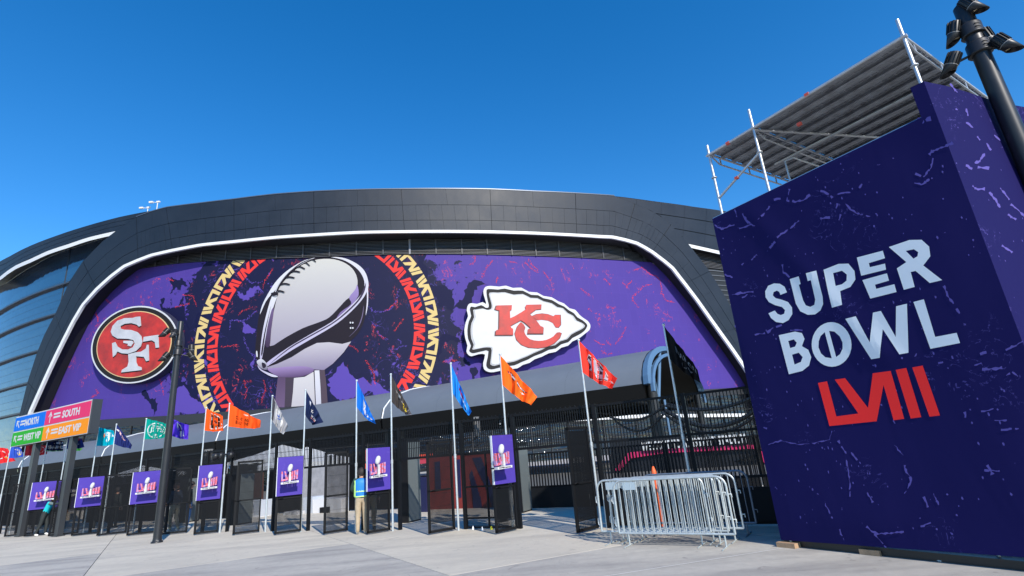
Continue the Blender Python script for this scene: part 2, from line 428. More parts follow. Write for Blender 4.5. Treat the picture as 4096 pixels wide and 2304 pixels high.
# white light band along the inner edge
def off_in(px, k, d):
    a = ST[max(0, k-1)][1]; b = ST[min(NS, k+1)][1]; t = (b[0]-a[0], b[1]-a[1]); l = math.hypot(*t)
    return (px[0]-t[1]/l*d, px[1]+t[0]/l*d)
def bandw(k): return 9 if k < 8 else (10.5 if k < 24 else 11.5)
LBo = [st[1] for st in ST]; LBi = [off_in(st[1], k, bandw(k)) for k, st in enumerate(ST)]
def strip3(name, outer, inner, off0, m, parent, thick=.35, n=140):
    o = resample([fuz(*p) for p in outer], n); i_ = [fuz(*p) for p in inner]
    # matched resampling by station
    to = np.linspace(0, len(outer)-1, n)
    fo = [fuz(*p) for p in outer]
    O = [tuple(float(np.interp(t, range(len(fo)), [q[k] for q in fo])) for k in (0, 1)) for t in to]
    I = [tuple(float(np.interp(t, range(len(i_)), [q[k] for q in i_])) for k in (0, 1)) for t in to]
    mb = MB(); vs = []
    for a, b in zip(O, I): vs += [fac(*a, off0-.15), fac(*a, off0+thick), fac(*b, off0+thick), fac(*b, off0-.15)]
    fs = []
    for k in range(n-1):
        for q in range(3): fs.append((4*k+q, 4*k+q+1, 4*k+q+5, 4*k+q+4))
    return mb.add(vs, fs).build(name, m, parent)
strip3('light_band', LBo, LBi, .0, m_white, stadium, .22, 240)
# soffit edge (where the reveal meets the wrapped wall)
SOL = [(30, 1880), (150, 1652), (162, 1625), (207, 1528), (255, 1431), (304, 1342), (345, 1280), (386, 1218), (428, 1176), (476, 1124), (500, 1088)]
SOT = [(560, 1068), (650, 1040), (750, 1018), (863, 1003), (1000, 992), (1245, 979), (1530, 964), (1804, 956), (2100, 962), (2300, 972), (2457, 984), (2540, 1003)]
SOR = [(2572, 1027), (2609, 1049), (2679, 1119), (2732, 1186), (2770, 1230), (2821, 1300), (2876, 1366), (2931, 1446), (2999, 1548), (3090, 1690), (3200, 1880)]
def seg(a, b, n, src):
    return resample(src[a:b+1], n)
inn = [fuz(*p) for p in LBi]
# anchors in the inner-edge list: 10 = upper left corner, 26 = upper right corner
segs = [(inn[0:11], [fuz(*p, OB) for p in SOL], 40), (inn[10:27], [fuz(*p, OB) for p in [SOL[-1]]+SOT], 70), (inn[26:], [fuz(*p, OB) for p in [SOT[-1]]+SOR], 50)]
mb = MB(); vs = []
for a, b, n in segs:
    for p, q in zip(resample(a, n), resample(b, n)):
        m1 = [(p[k]*.55+q[k]*.45) for k in (0, 1)]
        vs += [fac(*p, -.1), fac(*m1, -.75), fac(*q, OB+.02)]
fs = []
for k in range(len(vs)//3-1):
    fs += [(3*k, 3*k+1, 3*k+4, 3*k+3), (3*k+1, 3*k+2, 3*k+5, 3*k+4)]
mb.add(vs, fs); mb.sm = [True]*len(mb.sm); mb.build('soffit', m_soffit, stadium)

# ------------------------------------------------------------------ banner wall
BT = [(500, 1088), (560, 1076), (700, 1056), (863, 1044), (1000, 1039), (1245, 1032), (1500, 1021), (1804, 1018), (2100, 1024), (2300, 1031), (2457, 1040), (2613, 1050)]
BB = [(150, 1693), (400, 1680), (700, 1662), (1000, 1641), (1252, 1623), (2500, 1577), (2860, 1556), (2999, 1548)]
Utop = [fuz(*p, OB) for p in BT]; Ubot = [fuz(*p, OB) for p in BB]
UL = [fuz(*p, OB) for p in [(150, 1693)]+SOL[1:]]; URr = [fuz(*p, OB) for p in [(2613, 1050)]+SOR[2:9]]
ztop = lambda u: float(np.interp(u, [p[0] for p in Utop], [p[1] for p in Utop]))
zbot = lambda u: float(np.interp(u, [p[0] for p in Ubot], [p[1] for p in Ubot]))
zl = lambda u: float(np.interp(u, [p[0] for p in UL], [p[1] for p in UL]))
zr_ = lambda u: float(np.interp(u, [p[0] for p in URr], [p[1] for p in URr]))
u0, u1 = UL[0][0], URr[-1][0]
def zhi(u): return zl(u) if u < Utop[0][0] else (zr_(u) if u > Utop[-1][0] else ztop(u))
us = [u0]+[k*FSTEP for k in range(math.ceil(u0), math.ceil(u1))]+[u1]
# ring centre fitted on the wrapped wall
rp = [fuz(*p, OB) for p in [(785, 1397), (802, 1258), (844, 1149), (891, 1060), (824, 1560), (1615, 1021), (1686, 1099), (1723, 1178), (1744, 1248), (1755, 1331), (1752, 1385), (1744, 1451), (1731, 1505), (1715, 1567)]]
A_ = np.array([[2*p[0], 2*p[1], 1] for p in rp]); b_ = np.array([p[0]**2+p[1]**2 for p in rp])
sol = np.linalg.lstsq(A_, b_, rcond=None)[0]; RC = (float(sol[0]), float(sol[1])); RR = math.sqrt(float(sol[2])+RC[0]**2+RC[1]**2)
print('ring', RC, RR, 'banner u', u0, u1, 'z', [round(zbot(u), 1) for u in (u0, 0, u1)], [round(zhi(u), 1) for u in (-30, 0, 20)])
print('ring resid', [round(math.dist(p, RC)-RR, 2) for p in rp])
def banner_mat():
    m = mat('printed_wrap', (.14, .10, .5), .6, spec=.15); g = NG(m); v = g.uv()
    sx = g.n('ShaderNodeSeparateXYZ'); g.put(sx.inputs[0], v); U, Z = sx.outputs[0], sx.outputs[1]
    def dist(c, k=1.):
        a = g.math('SUBTRACT', U, c[0]); b = g.math('SUBTRACT', Z, c[1]); a = g.math('MULTIPLY', a, k)
        return g.math('SQRT', g.math('ADD', g.math('MULTIPLY', a, a), g.math('MULTIPLY', b, b)))
    d = dist(RC)
    purple, navy, red = (.060, .036, .225), (.007, .008, .036), (.52, .05, .06)
    big = g.noise(v, .17, 7, .62, .8); fine = g.noise(v, .55, 8, .66, .9); ed = g.noise(v, 2.4, 4, .6)
    inside = g.step(g.math('ADD', d, g.math('MULTIPLY', g.math('SUBTRACT', fine, .5), 2.0)), RR+1.5, RR+1.2)
    # ragged navy ground around the ring, thinning out sideways
    fall = g.step(d, RR+11, RR+.5)
    splat = g.step(g.math('ADD', g.math('ADD', g.math('MULTIPLY', big, .75), g.math('MULTIPLY', fine, .6)), g.math('MULTIPLY', fall, .30)), .90, .912)
    splat = g.math('MULTIPLY', splat, g.step(d, RR+15.5, RR+13.5))
    nav = g.math('MAXIMUM', inside, splat)
    # purple patches inside the ring
    pin = g.noise(v, .22, 8, .66, 1.3); low = g.step(Z, RC[1]-1, zbot(0)+1); pm = g.step(g.math('ADD', pin, g.math('MULTIPLY', low, .055)), .65, .662)
    # thin cracks: ridges of distorted noise
    cr = g.noise(v, .32, 5, .55, 2.2); rd = g.math('ABSOLUTE', g.math('SUBTRACT', cr, .5)); gate = g.step(g.noise(v, .13, 2, .5), .5, .6)
    crk = g.math('MULTIPLY', g.step(rd, .009, .005), gate)
    col = g.mix(nav, purple, navy)
    col = g.mix(g.math('MULTIPLY', inside, g.math('MAXIMUM', pm, crk)), col, (.078, .05, .27))
    # red flecks and scratches
    mp = g.n('ShaderNodeMapping'); g.put(mp.inputs[0], v); mp.inputs['Rotation'].default_value = (0, 0, R(28)); mp.inputs['Scale'].default_value = (1, .62, 1)
    fl = g.noise(mp.outputs[0], .5, 5, .62, 1.5); fr = g.math('ABSOLUTE', g.math('SUBTRACT', fl, .52))
    fg = g.step(g.noise(mp.outputs[0], .36, 3, .6), .56, .60); fe = g.step(ed, .44, .50)
    rf = g.math('MULTIPLY', g.math('MULTIPLY', g.step(fr, .013, .006), fg), fe)
    sp = g.math('MULTIPLY', g.step(g.noise(v, 3.2, 2, .5), .735, .75), g.step(g.noise(v, .2, 2, .5), .5, .58))
    col = g.mix(g.math('MULTIPLY', g.math('MAXIMUM', rf, sp), .9), col, red)
    # wrap sheets: faint seams and slight tone shifts
    br = g.n('ShaderNodeTexBrick'); g.put(br.inputs['Vector'], v); br.inputs['Scale'].default_value = 1.; br.offset = 0
    br.inputs['Brick Width'].default_value = 1.5; br.inputs['Row Height'].default_value = 3.; br.inputs['Mortar Size'].default_value = .012
    br.inputs['Color1'].default_value = (1, 1, 1, 1); br.inputs['Color2'].default_value = (.93, .93, .95, 1); br.inputs['Mortar'].default_value = (1.25, 1.25, 1.25, 1)
    mx = g.n('ShaderNodeMix', data_type='RGBA', blend_type='MULTIPLY'); mx.inputs[0].default_value = .8; g.put(mx.inputs[6], col); g.put(mx.inputs[7], br.outputs['Color'])
    g.put(g.b.inputs['Base Color'], mx.outputs[2])
    return m
wrap = thing('facade_banner', 'giant purple and navy printed wrap with ring and silver football trophy on the stadium front', 'banner', (0, 0, 0))
mb = MB(); vs = []
for u in us:
    a, b = zbot(u), max(zbot(u)+.01, zhi(u)); n = 4
    for k in range(n+1): vs.append(fac(u, a+(b-a)*k/n, OB))
fs = []
for i in range(len(us)-1):
    for k in range(4): fs.append((5*i+k, 5*i+5+k, 5*i+6+k, 5*i+1+k))
mb.add(vs, fs)
o = mb.build('wrap_sheet', banner_mat(), wrap)
uvl = o.data.uv_layers.new(name='UVMap'); uvc = []
for u in us:
    a, b = zbot(u), max(zbot(u)+.01, zhi(u))
    for k in range(5): uvc.append((u, a+(b-a)*k/4))
for l in o.data.loops: uvl.data[l.index].uv = uvc[l.vertex_index]

# --- ring lettering: two bands of repeated roman numerals
m_gold = mat('gold_print', fsr(240, 211, 142), .6, spec=.1); m_red = mat('coral_print', fsr(252, 70, 66), .6, spec=.1)
def glyph(r0, r1, th0, T, flip):
    """one LVIII motif laid along the band, between angles th0 and th0+T"""
    def bar(xb, xt, w): return [(xb, 0), (xb+w, 0), (xt+w, 1), (xt, 1)]
    G = [[(.02, 0), (.58, 0), (.655, .60), (.70, 0), (.835, 0), (.715, 1), (.585, 1), (.52, .50), (.36, 1), (.21, 1), (.42, .26), (.15, .26), (.15, 1), (.02, 1)], bar(.865, .755, .12)]
    out = []
    for pl in G:
        q = []
        for i in range(len(pl)):
            a, b = pl[i], pl[(i+1) % len(pl)]; n = max(1, int(abs(b[0]-a[0])/.12))
            for k in range(n): q.append((a[0]+(b[0]-a[0])*k/n, a[1]+(b[1]-a[1])*k/n))
        out.append([(RC[0]+(r0+(r1-r0)*((1-y) if flip else y))*math.cos(th0+T*x), RC[1]+(r0+(r1-r0)*((1-y) if flip else y))*math.sin(th0+T*x)) for x, y in q])
    return out
def clipz(bm):
    # trim to the wall: top and bottom edges
    def cut(co, no): bmesh.ops.bisect_plane(bm, geom=bm.verts[:]+bm.edges[:]+bm.faces[:], plane_co=co, plane_no=no, clear_outer=True)
    xs = [v.co.x for v in bm.verts]
    if not xs: return bm
    um = sum(xs)/len(xs); cut((um, ztop(um)-.05, 0), ((ztop(um-.5)-ztop(um+.5)), 1, 0))
    if bm.verts: cut((um, zbot(um)+.05, 0), ((zbot(um+.5)-zbot(um-.5)), -1, 0))
    return bm
WR = RR*.086
for nm, ra, rb, m, fl, ph in [('gold_numeral', RR-WR, RR, m_gold, True, 0), ('red_numeral', RR-2.35*WR, RR-1.3*WR, m_red, False, .06)]:
    NR = 26
    for k in range(NR):
        T = 2*math.pi/NR; sf = Surf(fmap(OB))
        for lp in (glyph(ra, rb, ph+k*T, T*.975, fl) if k % 2 else glyph(ra, rb, ph+(k+1)*T-T*.025, -T*.975, fl)):
            ys = [p[1] for p in lp]; um = lp[0][0]
            if min(ys) > ztop(um) or max(ys) < zbot(um): continue
            bm = clipz(flat([lp]))
            if bm.faces: sf.put(bm, w=.02, step=FSTEP)
        if sf.f: sf.build(nm, m, wrap)

# --- trophy print
T_ = crop(950, 980, .4831)
def cc(a, b=None, z0=None, z1=None):
    if b is None: return a
    return lambda x, y: tuple(a[k]+(b[k]-a[k])*min(1, max(0, (y-z0)/(z1-z0))) for k in range(3))
sf = Surf(fmap(OB)); lay = [.03]
def tp(pts, a, b=None, smooth=True, same=False):
    pts = catmull(pts, 3, True) if smooth else pts
    q = [fuz(*p, OB) for p in T_(pts)]; zs = [p[1] for p in q]
    if not same: lay[0] += .006
    bm = clipz(flat([q])); sf.put(bm, w=lay[0], step=FSTEP, stepy=1.5 if b else None, col=cc(a, b, min(zs), max(zs)) if b else a)
dk = fsr(42, 36, 46); lt = fsr(214, 212, 210); lav = fsr(178, 170, 192); mau = fsr(128, 106, 150)
tp([(165, 960), (148, 870), (160, 740), (172, 620), (195, 530), (240, 430), (300, 330), (370, 250), (450, 185), (560, 125), (650, 105), (760, 98), (860, 105), (950, 135), (1020, 180), (1065, 240), (1085, 320), (1082, 430), (1068, 540), (1045, 640), (1000, 730), (940, 790), (890, 820), (800, 830), (600, 850), (420, 950), (250, 1010)], dk)
tp([(188, 575), (205, 500), (250, 410), (310, 315), (380, 240), (460, 180), (560, 126), (620, 115), (560, 145), (470, 200), (400, 265), (340, 345), (290, 400), (235, 470)], fsr(225, 225, 235), fsr(240, 240, 246))
tp([(270, 838), (278, 700), (300, 560), (330, 425), (345, 360), (400, 285), (500, 190), (620, 130), (760, 115), (870, 140), (950, 195), (990, 270), (990, 350), (950, 420), (900, 455), (840, 520), (760, 600), (680, 638), (540, 690), (400, 765)], fsr(176, 168, 186), fsr(222, 220, 214))
tp([(925, 435), (975, 370), (992, 330), (1004, 400), (985, 450), (900, 560), (810, 640), (850, 560), (942, 490)], fsr(120, 100, 150), fsr(170, 150, 205))
tp([(760, 98), (870, 106), (950, 135), (1020, 180), (1065, 240), (1086, 330), (1065, 400), (1010, 480), (900, 590), (780, 680), (600, 785), (430, 885), (255, 1002), (244, 975), (420, 850), (600, 742), (780, 638), (900, 540), (1000, 440), (1046, 370), (1050, 300), (1018, 228), (955, 168), (870, 122)], fsr(200, 190, 222), fsr(232, 232, 240))
tp([(262, 992), (430, 862), (600, 762), (780, 660), (905, 565), (1010, 460), (1056, 375), (1064, 310), (1050, 350), (1000, 450), (900, 552), (780, 648), (600, 750), (430, 850)], fsr(70, 60, 86))
tp([(255, 1002), (340, 950), (450, 890), (560, 830), (640, 790), (600, 820), (480, 890), (350, 965)], dk)
tp([(1078, 330), (1083, 400), (1080, 500), (1062, 585), (1072, 470), (1072, 380)], fsr(230, 226, 240))
tp([(1030, 590), (1045, 500), (1040, 580), (1010, 670), (960, 730), (925, 760), (990, 690)], fsr(120, 108, 140))
tp([(188, 935), (205, 750), (240, 580), (290, 420), (330, 418), (312, 480), (272, 600), (236, 760), (206, 935)], fsr(200, 192, 220), fsr(235, 235, 240))
tp([(198, 900), (222, 740), (258, 590), (280, 500), (262, 590), (232, 740), (210, 900)], dk)
tp([(232, 830), (250, 680), (285, 540), (303, 540), (282, 700), (268, 838)], fsr(70, 55, 80), fsr(120, 100, 140))
tp([(250, 1012), (330, 985), (450, 930), (560, 860), (660, 812), (760, 806), (870, 820), (942, 800), (880, 890), (790, 985), (718, 1036), (640, 1032), (560, 1006), (420, 1012), (260, 1042)], fsr(150, 138, 168), fsr(208, 202, 208), smooth=False)
tp([(250, 1030), (330, 1018), (430, 1008), (560, 1006), (632, 1028), (620, 1055), (560, 1082), (500, 1096), (420, 1096), (340, 1090)], fsr(96, 74, 112), fsr(168, 142, 192))
tp([(338, 1092), (470, 1098), (462, 1220), (448, 1345), (310, 1345), (322, 1220)], fsr(120, 98, 132), fsr(98, 78, 108), smooth=False)
tp([(400, 1097), (470, 1098), (462, 1220), (448, 1345), (392, 1345), (398, 1220)], fsr(78, 68, 82), smooth=False)
tp([(470, 1102), (560, 1092), (632, 1050), (640, 1180), (646, 1345), (448, 1345), (462, 1220)], fsr(206, 200, 206), fsr(226, 222, 222), smooth=False)
tp([(640, 1040), (680, 1038), (690, 1180), (697, 1345), (652, 1345)], fsr(210, 208, 220), fsr(236, 234, 240), smooth=False)
tp([(682, 1038), (724, 1034), (738, 1150), (752, 1345), (699, 1345), (692, 1180)], fsr(92, 78, 90), smooth=False)
tp([(634, 1035), (640, 1035), (653, 1345), (646, 1345)], fsr(40, 34, 50), smooth=False)
tp([(163, 968), (182, 950), (206, 945), (240, 975), (252, 1010), (248, 1035), (215, 1030), (185, 1010)], fsr(120, 112, 135), fsr(225, 225, 232))
tp([(170, 995), (200, 1030), (250, 1055), (340, 1090), (290, 1092), (230, 1062), (185, 1030)], fsr(225, 220, 235), fsr(190, 180, 215))
tp([(205, 975), (235, 985), (240, 1010), (215, 1020)], fsr(50, 44, 58))
tp([(158, 885), (168, 880), (172, 925), (162, 925)], fsr(230, 230, 235))
for a, b in [((585, 122), (650, 135)), ((530, 150), (600, 168)), ((478, 185), (560, 195)), ((430, 228), (520, 222)), ((388, 272), (475, 270)), ((350, 328), (436, 325)), ((318, 385), (392, 388))]:
    mx_, my_ = (a[0]+b[0])/2, min(a[1], b[1])-9
    tp([a, (mx_, my_), b, (b[0]-2, b[1]+9), (mx_, my_+12), (a[0]+2, a[1]+9)], fsr(38, 34, 44))
tp([(650, 108), (560, 135), (470, 190), (395, 262), (340, 335), (310, 400), (296, 420), (330, 425), (345, 350), (402, 272), (478, 200), (566, 146)], fsr(205, 205, 214), same=False)
tp([(625, 118), (545, 152), (470, 208), (408, 270), (356, 340), (326, 412), (318, 408), (348, 335), (400, 262), (464, 200), (540, 145)], fsr(44, 40, 50))
tp([(285, 400), (330, 392), (342, 412), (312, 425), (288, 418)], fsr(40, 36, 46))
for x, y in [(938, 646), (957, 646), (940, 690), (958, 690)]:
    tp([(x-7, y), (x, y-8), (x+7, y), (x, y+8)], fsr(230, 230, 235))
sf.build('trophy_print', vcol_mat('trophy_ink'), wrap)
# ink patches of the wrap that have a shape of their own
C6 = crop(0, 700, .69); C14 = crop(1400, 1000, .4141); C72 = crop(720, 980, .4967)
M_INK = mat('navy_print', (.007, .008, .036), .6, spec=.1); M_VIO = mat('violet_print', (.078, .05, .27), .6, spec=.1)
def blot(pts, n=3, jit=.0, w=.012, nm='ink_patch', m=None):
    q = []
    for i in range(len(pts)):
        a, b = pts[i], pts[(i+1) % len(pts)]
        for k in range(n):
            f = k/n; l = math.dist(a, b)*.16
            q.append((a[0]+(b[0]-a[0])*f+(random.uniform(-l, l) if k else 0), a[1]+(b[1]-a[1])*f+(random.uniform(-l, l) if k else 0)))
    sfc = Surf(fmap(OB)); bm = clipz(flat([[fuz(*p, OB) for p in q]])); sfc.put(bm, w=w, step=FSTEP)
    if sfc.f: sfc.build(nm, m or M_INK, wrap)
for pts in [C6([(980, 590), (1020, 605), (1060, 600), (1090, 645), (1050, 640), (1045, 670), (1020, 650), (985, 690), (1000, 640)]),
            C6([(930, 720), (950, 710), (945, 770), (990, 775), (1050, 765), (1060, 700), (1072, 770), (1100, 900), (1060, 860), (1000, 850), (975, 800), (935, 780)]),
            C6([(980, 1130), (1010, 1180), (1080, 1215), (1160, 1240), (1150, 1290), (1100, 1300), (1060, 1350), (1040, 1240), (990, 1190)]),
            C6([(820, 1260), (845, 1245), (870, 1300), (905, 1290), (910, 1340), (890, 1400), (875, 1330), (850, 1300)]),
            C6([(1080, 1010), (1140, 1005), (1130, 1020), (1090, 1025)]), C6([(1150, 800), (1200, 760), (1180, 860), (1150, 930), (1130, 880)]),
            C14([(650, 50), (740, 50), (745, 300), (700, 220), (660, 120)]), C14([(750, 180), (835, 190), (800, 205), (760, 200)]),
            C14([(760, 330), (830, 350), (930, 350), (990, 420), (1010, 520), (980, 600), (930, 540), (870, 560), (830, 450), (780, 420)]),
            C14([(1050, 500), (1100, 460), (1130, 350), (1190, 290), (1270, 300), (1340, 340), (1250, 345), (1200, 400), (1180, 520), (1120, 570), (1010, 540)]),
            C14([(870, 840), (930, 800), (1000, 830), (1100, 870), (1040, 890), (960, 870), (900, 920), (870, 1000), (850, 1080), (840, 950)]),
            C14([(1160, 1140), (1210, 1130), (1240, 1170), (1200, 1220), (1210, 1270), (1180, 1240)]), C14([(820, 1300), (900, 1290), (950, 1320), (820, 1370)]),
            C14([(1340, 1260), (1375, 1240), (1370, 1290), (1330, 1320)])]:
    blot(pts, 4)
# thin ink cracks and coral strokes
def stroke(nm, m, pts, wd, w=.016, jit=1.5):
    sfc = Surf(fmap(OB))
    q = []
    for i in range(len(pts)-1):
        a, b = pts[i], pts[i+1]; n = 4
        for k in range(n): q.append((a[0]+(b[0]-a[0])*k/n+random.uniform(-jit, jit), a[1]+(b[1]-a[1])*k/n+random.uniform(-jit, jit)))
    q.append(pts[-1])
    loops = []
    for (ax, ay), (bx, by) in zip(q, q[1:]):
        n = max(1, int(math.dist((ax, ay), (bx, by))/1.7))
        for k in range(n):
            if random.random() < .22: continue
            cx_, cy_ = ax+(bx-ax)*k/n+random.gauss(0, wd*.42), ay+(by-ay)*k/n+random.gauss(0, wd*.42)
            r = random.uniform(.5, 1.5)*wd*.34; a0 = random.random()*6; m_ = random.randint(4, 5)
            loops.append([(cx_+r*random.uniform(.5, 1.4)*math.cos(a0+6.283*t/m_), cy_+r*random.uniform(.5, 1.4)*math.sin(a0+6.283*t/m_)) for t in range(m_)])
    for g0 in range(0, len(loops), 1):
        sfc.put(clipz(flat([[fuz(*pp, OB) for pp in loops[g0]]])), w=w+.0004*(g0 % 9))
    if sfc.f: tag(sfc.build(nm, m, wrap), kind='stuff')
C16 = crop(1600, 900, .5522); C7 = crop(700, 900, .5522)
for pts in [C16([(670, 250), (625, 310), (585, 390)]), C16([(545, 225), (540, 270), (500, 285)]), C16([(800, 270), (850, 280)]), C16([(905, 270), (950, 310), (1000, 345)]), C16([(935, 255), (960, 290), (1000, 330)]),
            C16([(1035, 340), (1060, 380), (1090, 405)]), C16([(1610, 410), (1640, 440), (1685, 395)]), C16([(1480, 385), (1500, 410), (1528, 440)]), C16([(1700, 330), (1760, 310), (1800, 350), (1850, 370), (1890, 410), (1900, 500), (1930, 550), (1990, 565)]),
            C16([(1740, 470), (1760, 440), (1820, 430)]), C16([(1740, 480), (1690, 510), (1685, 550), (1730, 600)]), C16([(1640, 740), (1610, 810), (1560, 870)]), C16([(1400, 830), (1440, 860), (1480, 868)]), C16([(1490, 835), (1525, 870)]),
            C16([(1460, 905), (1490, 930), (1540, 925)]), C16([(1535, 972), (1580, 965), (1630, 968)]), C16([(700, 380), (695, 430)]), C16([(310, 990), (360, 985), (415, 975)]), C16([(1310, 460), (1350, 500), (1380, 520)]), C16([(1500, 590), (1550, 610)]), C16([(1365, 610), (1390, 625)]),
            C7([(340, 880), (400, 875), (455, 862)]), C7([(465, 640), (520, 610), (565, 598)]), C7([(640, 450), (660, 400), (700, 340), (715, 315)]), C7([(1260, 870), (1300, 890), (1325, 920)]), C7([(1380, 980), (1410, 1030), (1440, 1080), (1452, 1160)]),
            C7([(1520, 620), (1560, 600), (1600, 560)]), C7([(1590, 770), (1630, 710), (1660, 675)]), C7([(1480, 800), (1525, 828)]), C7([(500, 1130), (520, 1200), (500, 1260)]), C7([(490, 1140), (560, 1130)]), C7([(640, 1120), (650, 1200), (620, 1290)]),
            C7([(0, 590), (60, 580), (110, 560)]), C6([(870, 735), (885, 760)]), C6([(555, 790), (575, 860)]), C6([(590, 690), (645, 750)]), C6([(325, 1155), (370, 1150)]), C6([(530, 1290), (575, 1265), (560, 1240)]), C6([(925, 1180), (950, 1280)]), C6([(1060, 690), (1120, 700), (1140, 760)]), C6([(970, 600), (1010, 615)])]:
    for q in range(2):
        jx, jy = random.uniform(-3, 3), random.uniform(-3, 3)
        stroke('coral_stroke', m_red, [(x+jx, y+jy) for x, y in pts], 3.4 if q == 0 else 2.4, w=.018+q*.006, jit=2.4)
for pts in [C7([(510, 390), (560, 420), (630, 410)]), C7([(450, 500), (500, 540), (560, 520), (600, 480), (640, 490), (600, 450), (560, 470)]), C7([(390, 750), (410, 690), (480, 690), (500, 740), (580, 760)]), C7([(490, 800), (530, 900), (590, 985)]), C7([(470, 700), (520, 680), (600, 620)]),
            C7([(1405, 590), (1440, 625), (1500, 630), (1570, 600), (1600, 560), (1620, 470)]), C7([(1425, 700), (1450, 730), (1475, 725)]), C7([(1460, 760), (1490, 810), (1540, 830)]), C7([(1550, 900), (1600, 900), (1640, 880), (1690, 870)]), C7([(1570, 910), (1610, 960), (1605, 990)]), C7([(1620, 830), (1640, 860)])]:
    stroke('violet_stroke', M_VIO, pts, 5.0, w=.014, jit=2.5)
for pts in [C7([(450, 480), (500, 545), (540, 540), (590, 470), (640, 480), (600, 440), (540, 460), (500, 510)]), C7([(480, 700), (540, 730), (590, 760), (560, 790), (500, 780)]),
            C7([(1150, 1080), (1220, 990), (1260, 1060), (1320, 1120), (1480, 1150), (1560, 1210), (1500, 1260), (1400, 1200), (1300, 1250), (1200, 1280), (1120, 1200), (1110, 1120)]),
            C7([(20, 1180), (60, 1160), (120, 1250), (180, 1280), (250, 1360), (100, 1370), (0, 1360), (0, 1230)])]:
    blot(pts, 5, w=.013, nm='violet_patch', m=M_VIO)

# ------------------------------------------------------------------ louvres above the wrap
lv = MB(); stop = [fuz(*p, OB) for p in [SOL[-1]]+SOT+SOR[:2]]
zs_ = lambda u: float(np.interp(u, [p[0] for p in stop], [p[1] for p in stop]))
uA, uB = Utop[0][0], Utop[-1][0]; n = int((uB-uA)/1.5)
for k in range(14):
    run = []
    for i in range(n+1):
        u = uA+(uB-uA)*i/n; z = ztop(u)+.10+k*.26
        if z < zs_(u)-.02: run.append((u, z))
        elif run: break
    run = []
    for i in range(n+1):
        u = uA+(uB-uA)*i/n; z = ztop(u)+.12+k*.25
        if z < zs_(u)+.05: run.append((u, z))
    if len(run) < 2: continue
    vs = []
    for u, z in run: vs += [fac(u, z+.09, OB+.02), fac(u, z-.03, OB+.22), fac(u, z-.06, OB+.22), fac(u, z+.05, OB+.02)]
    fs = []
    for i in range(len(run)-1):
        if run[i+1][0]-run[i][0] > 2*(uB-uA)/n: continue
        for q in range(3): fs.append((4*i+q, 4*i+q+1, 4*i+q+5, 4*i+q+4))
    lv.add(vs, fs)
tag(lv.build('louvre_slats', m_louvre, stadium), kind='stuff')
lb = MB(); vs = []
for i in range(n+1):
    u = uA+(uB-uA)*i/n; vs += [fac(u, ztop(u)-.1, OB-.02), fac(u, zs_(u)+.6, OB-.02)]
lb.add(vs, [(2*i, 2*i+2, 2*i+3, 2*i+1) for i in range(n)]); lb.build('louvre_backing', m_back, stadium)
for k in range(22):
    u = uA+(uB-uA)*(k+.5)/22
    if zs_(u)-ztop(u) < .3: continue
    p0, p1 = fac(u, ztop(u), OB+.26), fac(u, zs_(u), OB+.26); t = (fac(u+.1, 0, 0)-fac(u-.1, 0, 0)).normalized()
    MB().obox((p0+p1)/2, t, (0, 0, 1), t.cross(Vector((0, 0, 1))), .09 if k != 11 else .14, (p1.z-p0.z)/2, .05).build('louvre_post', mat('louvre_post_dark', (.05, .05, .055), .5) if k != 11 else mat('grey_trim', (.2, .2, .22), .5), stadium)

# ------------------------------------------------------------------ left wing: roof band, light band, curved glass
OW = -1.4
def lft(p, o=OW): return fuz(*p, o)
WR0 = [(-330, 1200), (-160, 1120), (0, 1050), (95, 994), (238, 938), (381, 893), (464, 870), (556, 852), (640, 836)]
WS0 = [(-330, 1330), (-160, 1210), (0, 1108), (20, 1090), (62, 1062), (124, 1035), (193, 1003), (276, 976), (345, 952), (414, 935), (470, 923), (520, 912)]
WS1 = [(x+1, y+14) for x, y in WS0]
for r in range(3):
    n = 14; a = resample([lft(p) for p in WR0], n+1); b = resample([lft(p) for p in WS0], n+1)
    for k in range(n):
        r0, r1 = r/3+.012, (r+1)/3-.012
        N2 = 3; mb = MB(); vs = []
        for q in range(N2+1):
            f = (q/N2)*.994+.003; A = [a[k][i]+(a[k+1][i]-a[k][i])*f for i in (0, 1)]; B = [b[k][i]+(b[k+1][i]-b[k][i])*f for i in (0, 1)]
            for rr in (r0, r1):
                p = (A[0]+(B[0]-A[0])*rr, A[1]+(B[1]-A[1])*rr); vs += [fac(*p, OW), fac(*p, OW-.12)]
        fs = []
        for q in range(N2):
            o4 = 4*q; fs += [(o4, o4+2, o4+6, o4+4), (o4+1, o4+0, o4+4, o4+5), (o4+2, o4+3, o4+7, o4+6)]
        mb.add(vs, fs+[(0, 1, 3, 2), (4*N2, 4*N2+2, 4*N2+3, 4*N2+1)]).build('panel', m_panel, frame)
mb = MB(); vs = []; n = 60
for p, q in zip(resample([lft(p) for p in WR0], n+1), resample([lft(p) for p in WS0], n+1)): vs += [fac(*p, OW-.13), fac(*q, OW-.13)]
mb.add(vs, [(2*i, 2*i+1, 2*i+3, 2*i+2) for i in range(n)]); mb.build('band_backing', m_back, stadium)
def ribbon(name, P0, P1, o0, o1, m, parent, n=60, oo=None):
    a = resample([fuz(*p, o0) for p in P0], n+1); b = resample([fuz(*p, o1) for p in P1], n+1); vs = []
    for p, q in zip(a, b): vs += [fac(*p, o0), fac(*q, o1)]
    mb = MB().add(vs, [(2*i, 2*i+1, 2*i+3, 2*i+2) for i in range(n)]); mb.sm = [True]*len(mb.sm); return mb.build(name, m, parent)
ribbon('light_band', WS0, WS1, OW+.2, OW+.2, m_white, stadium)
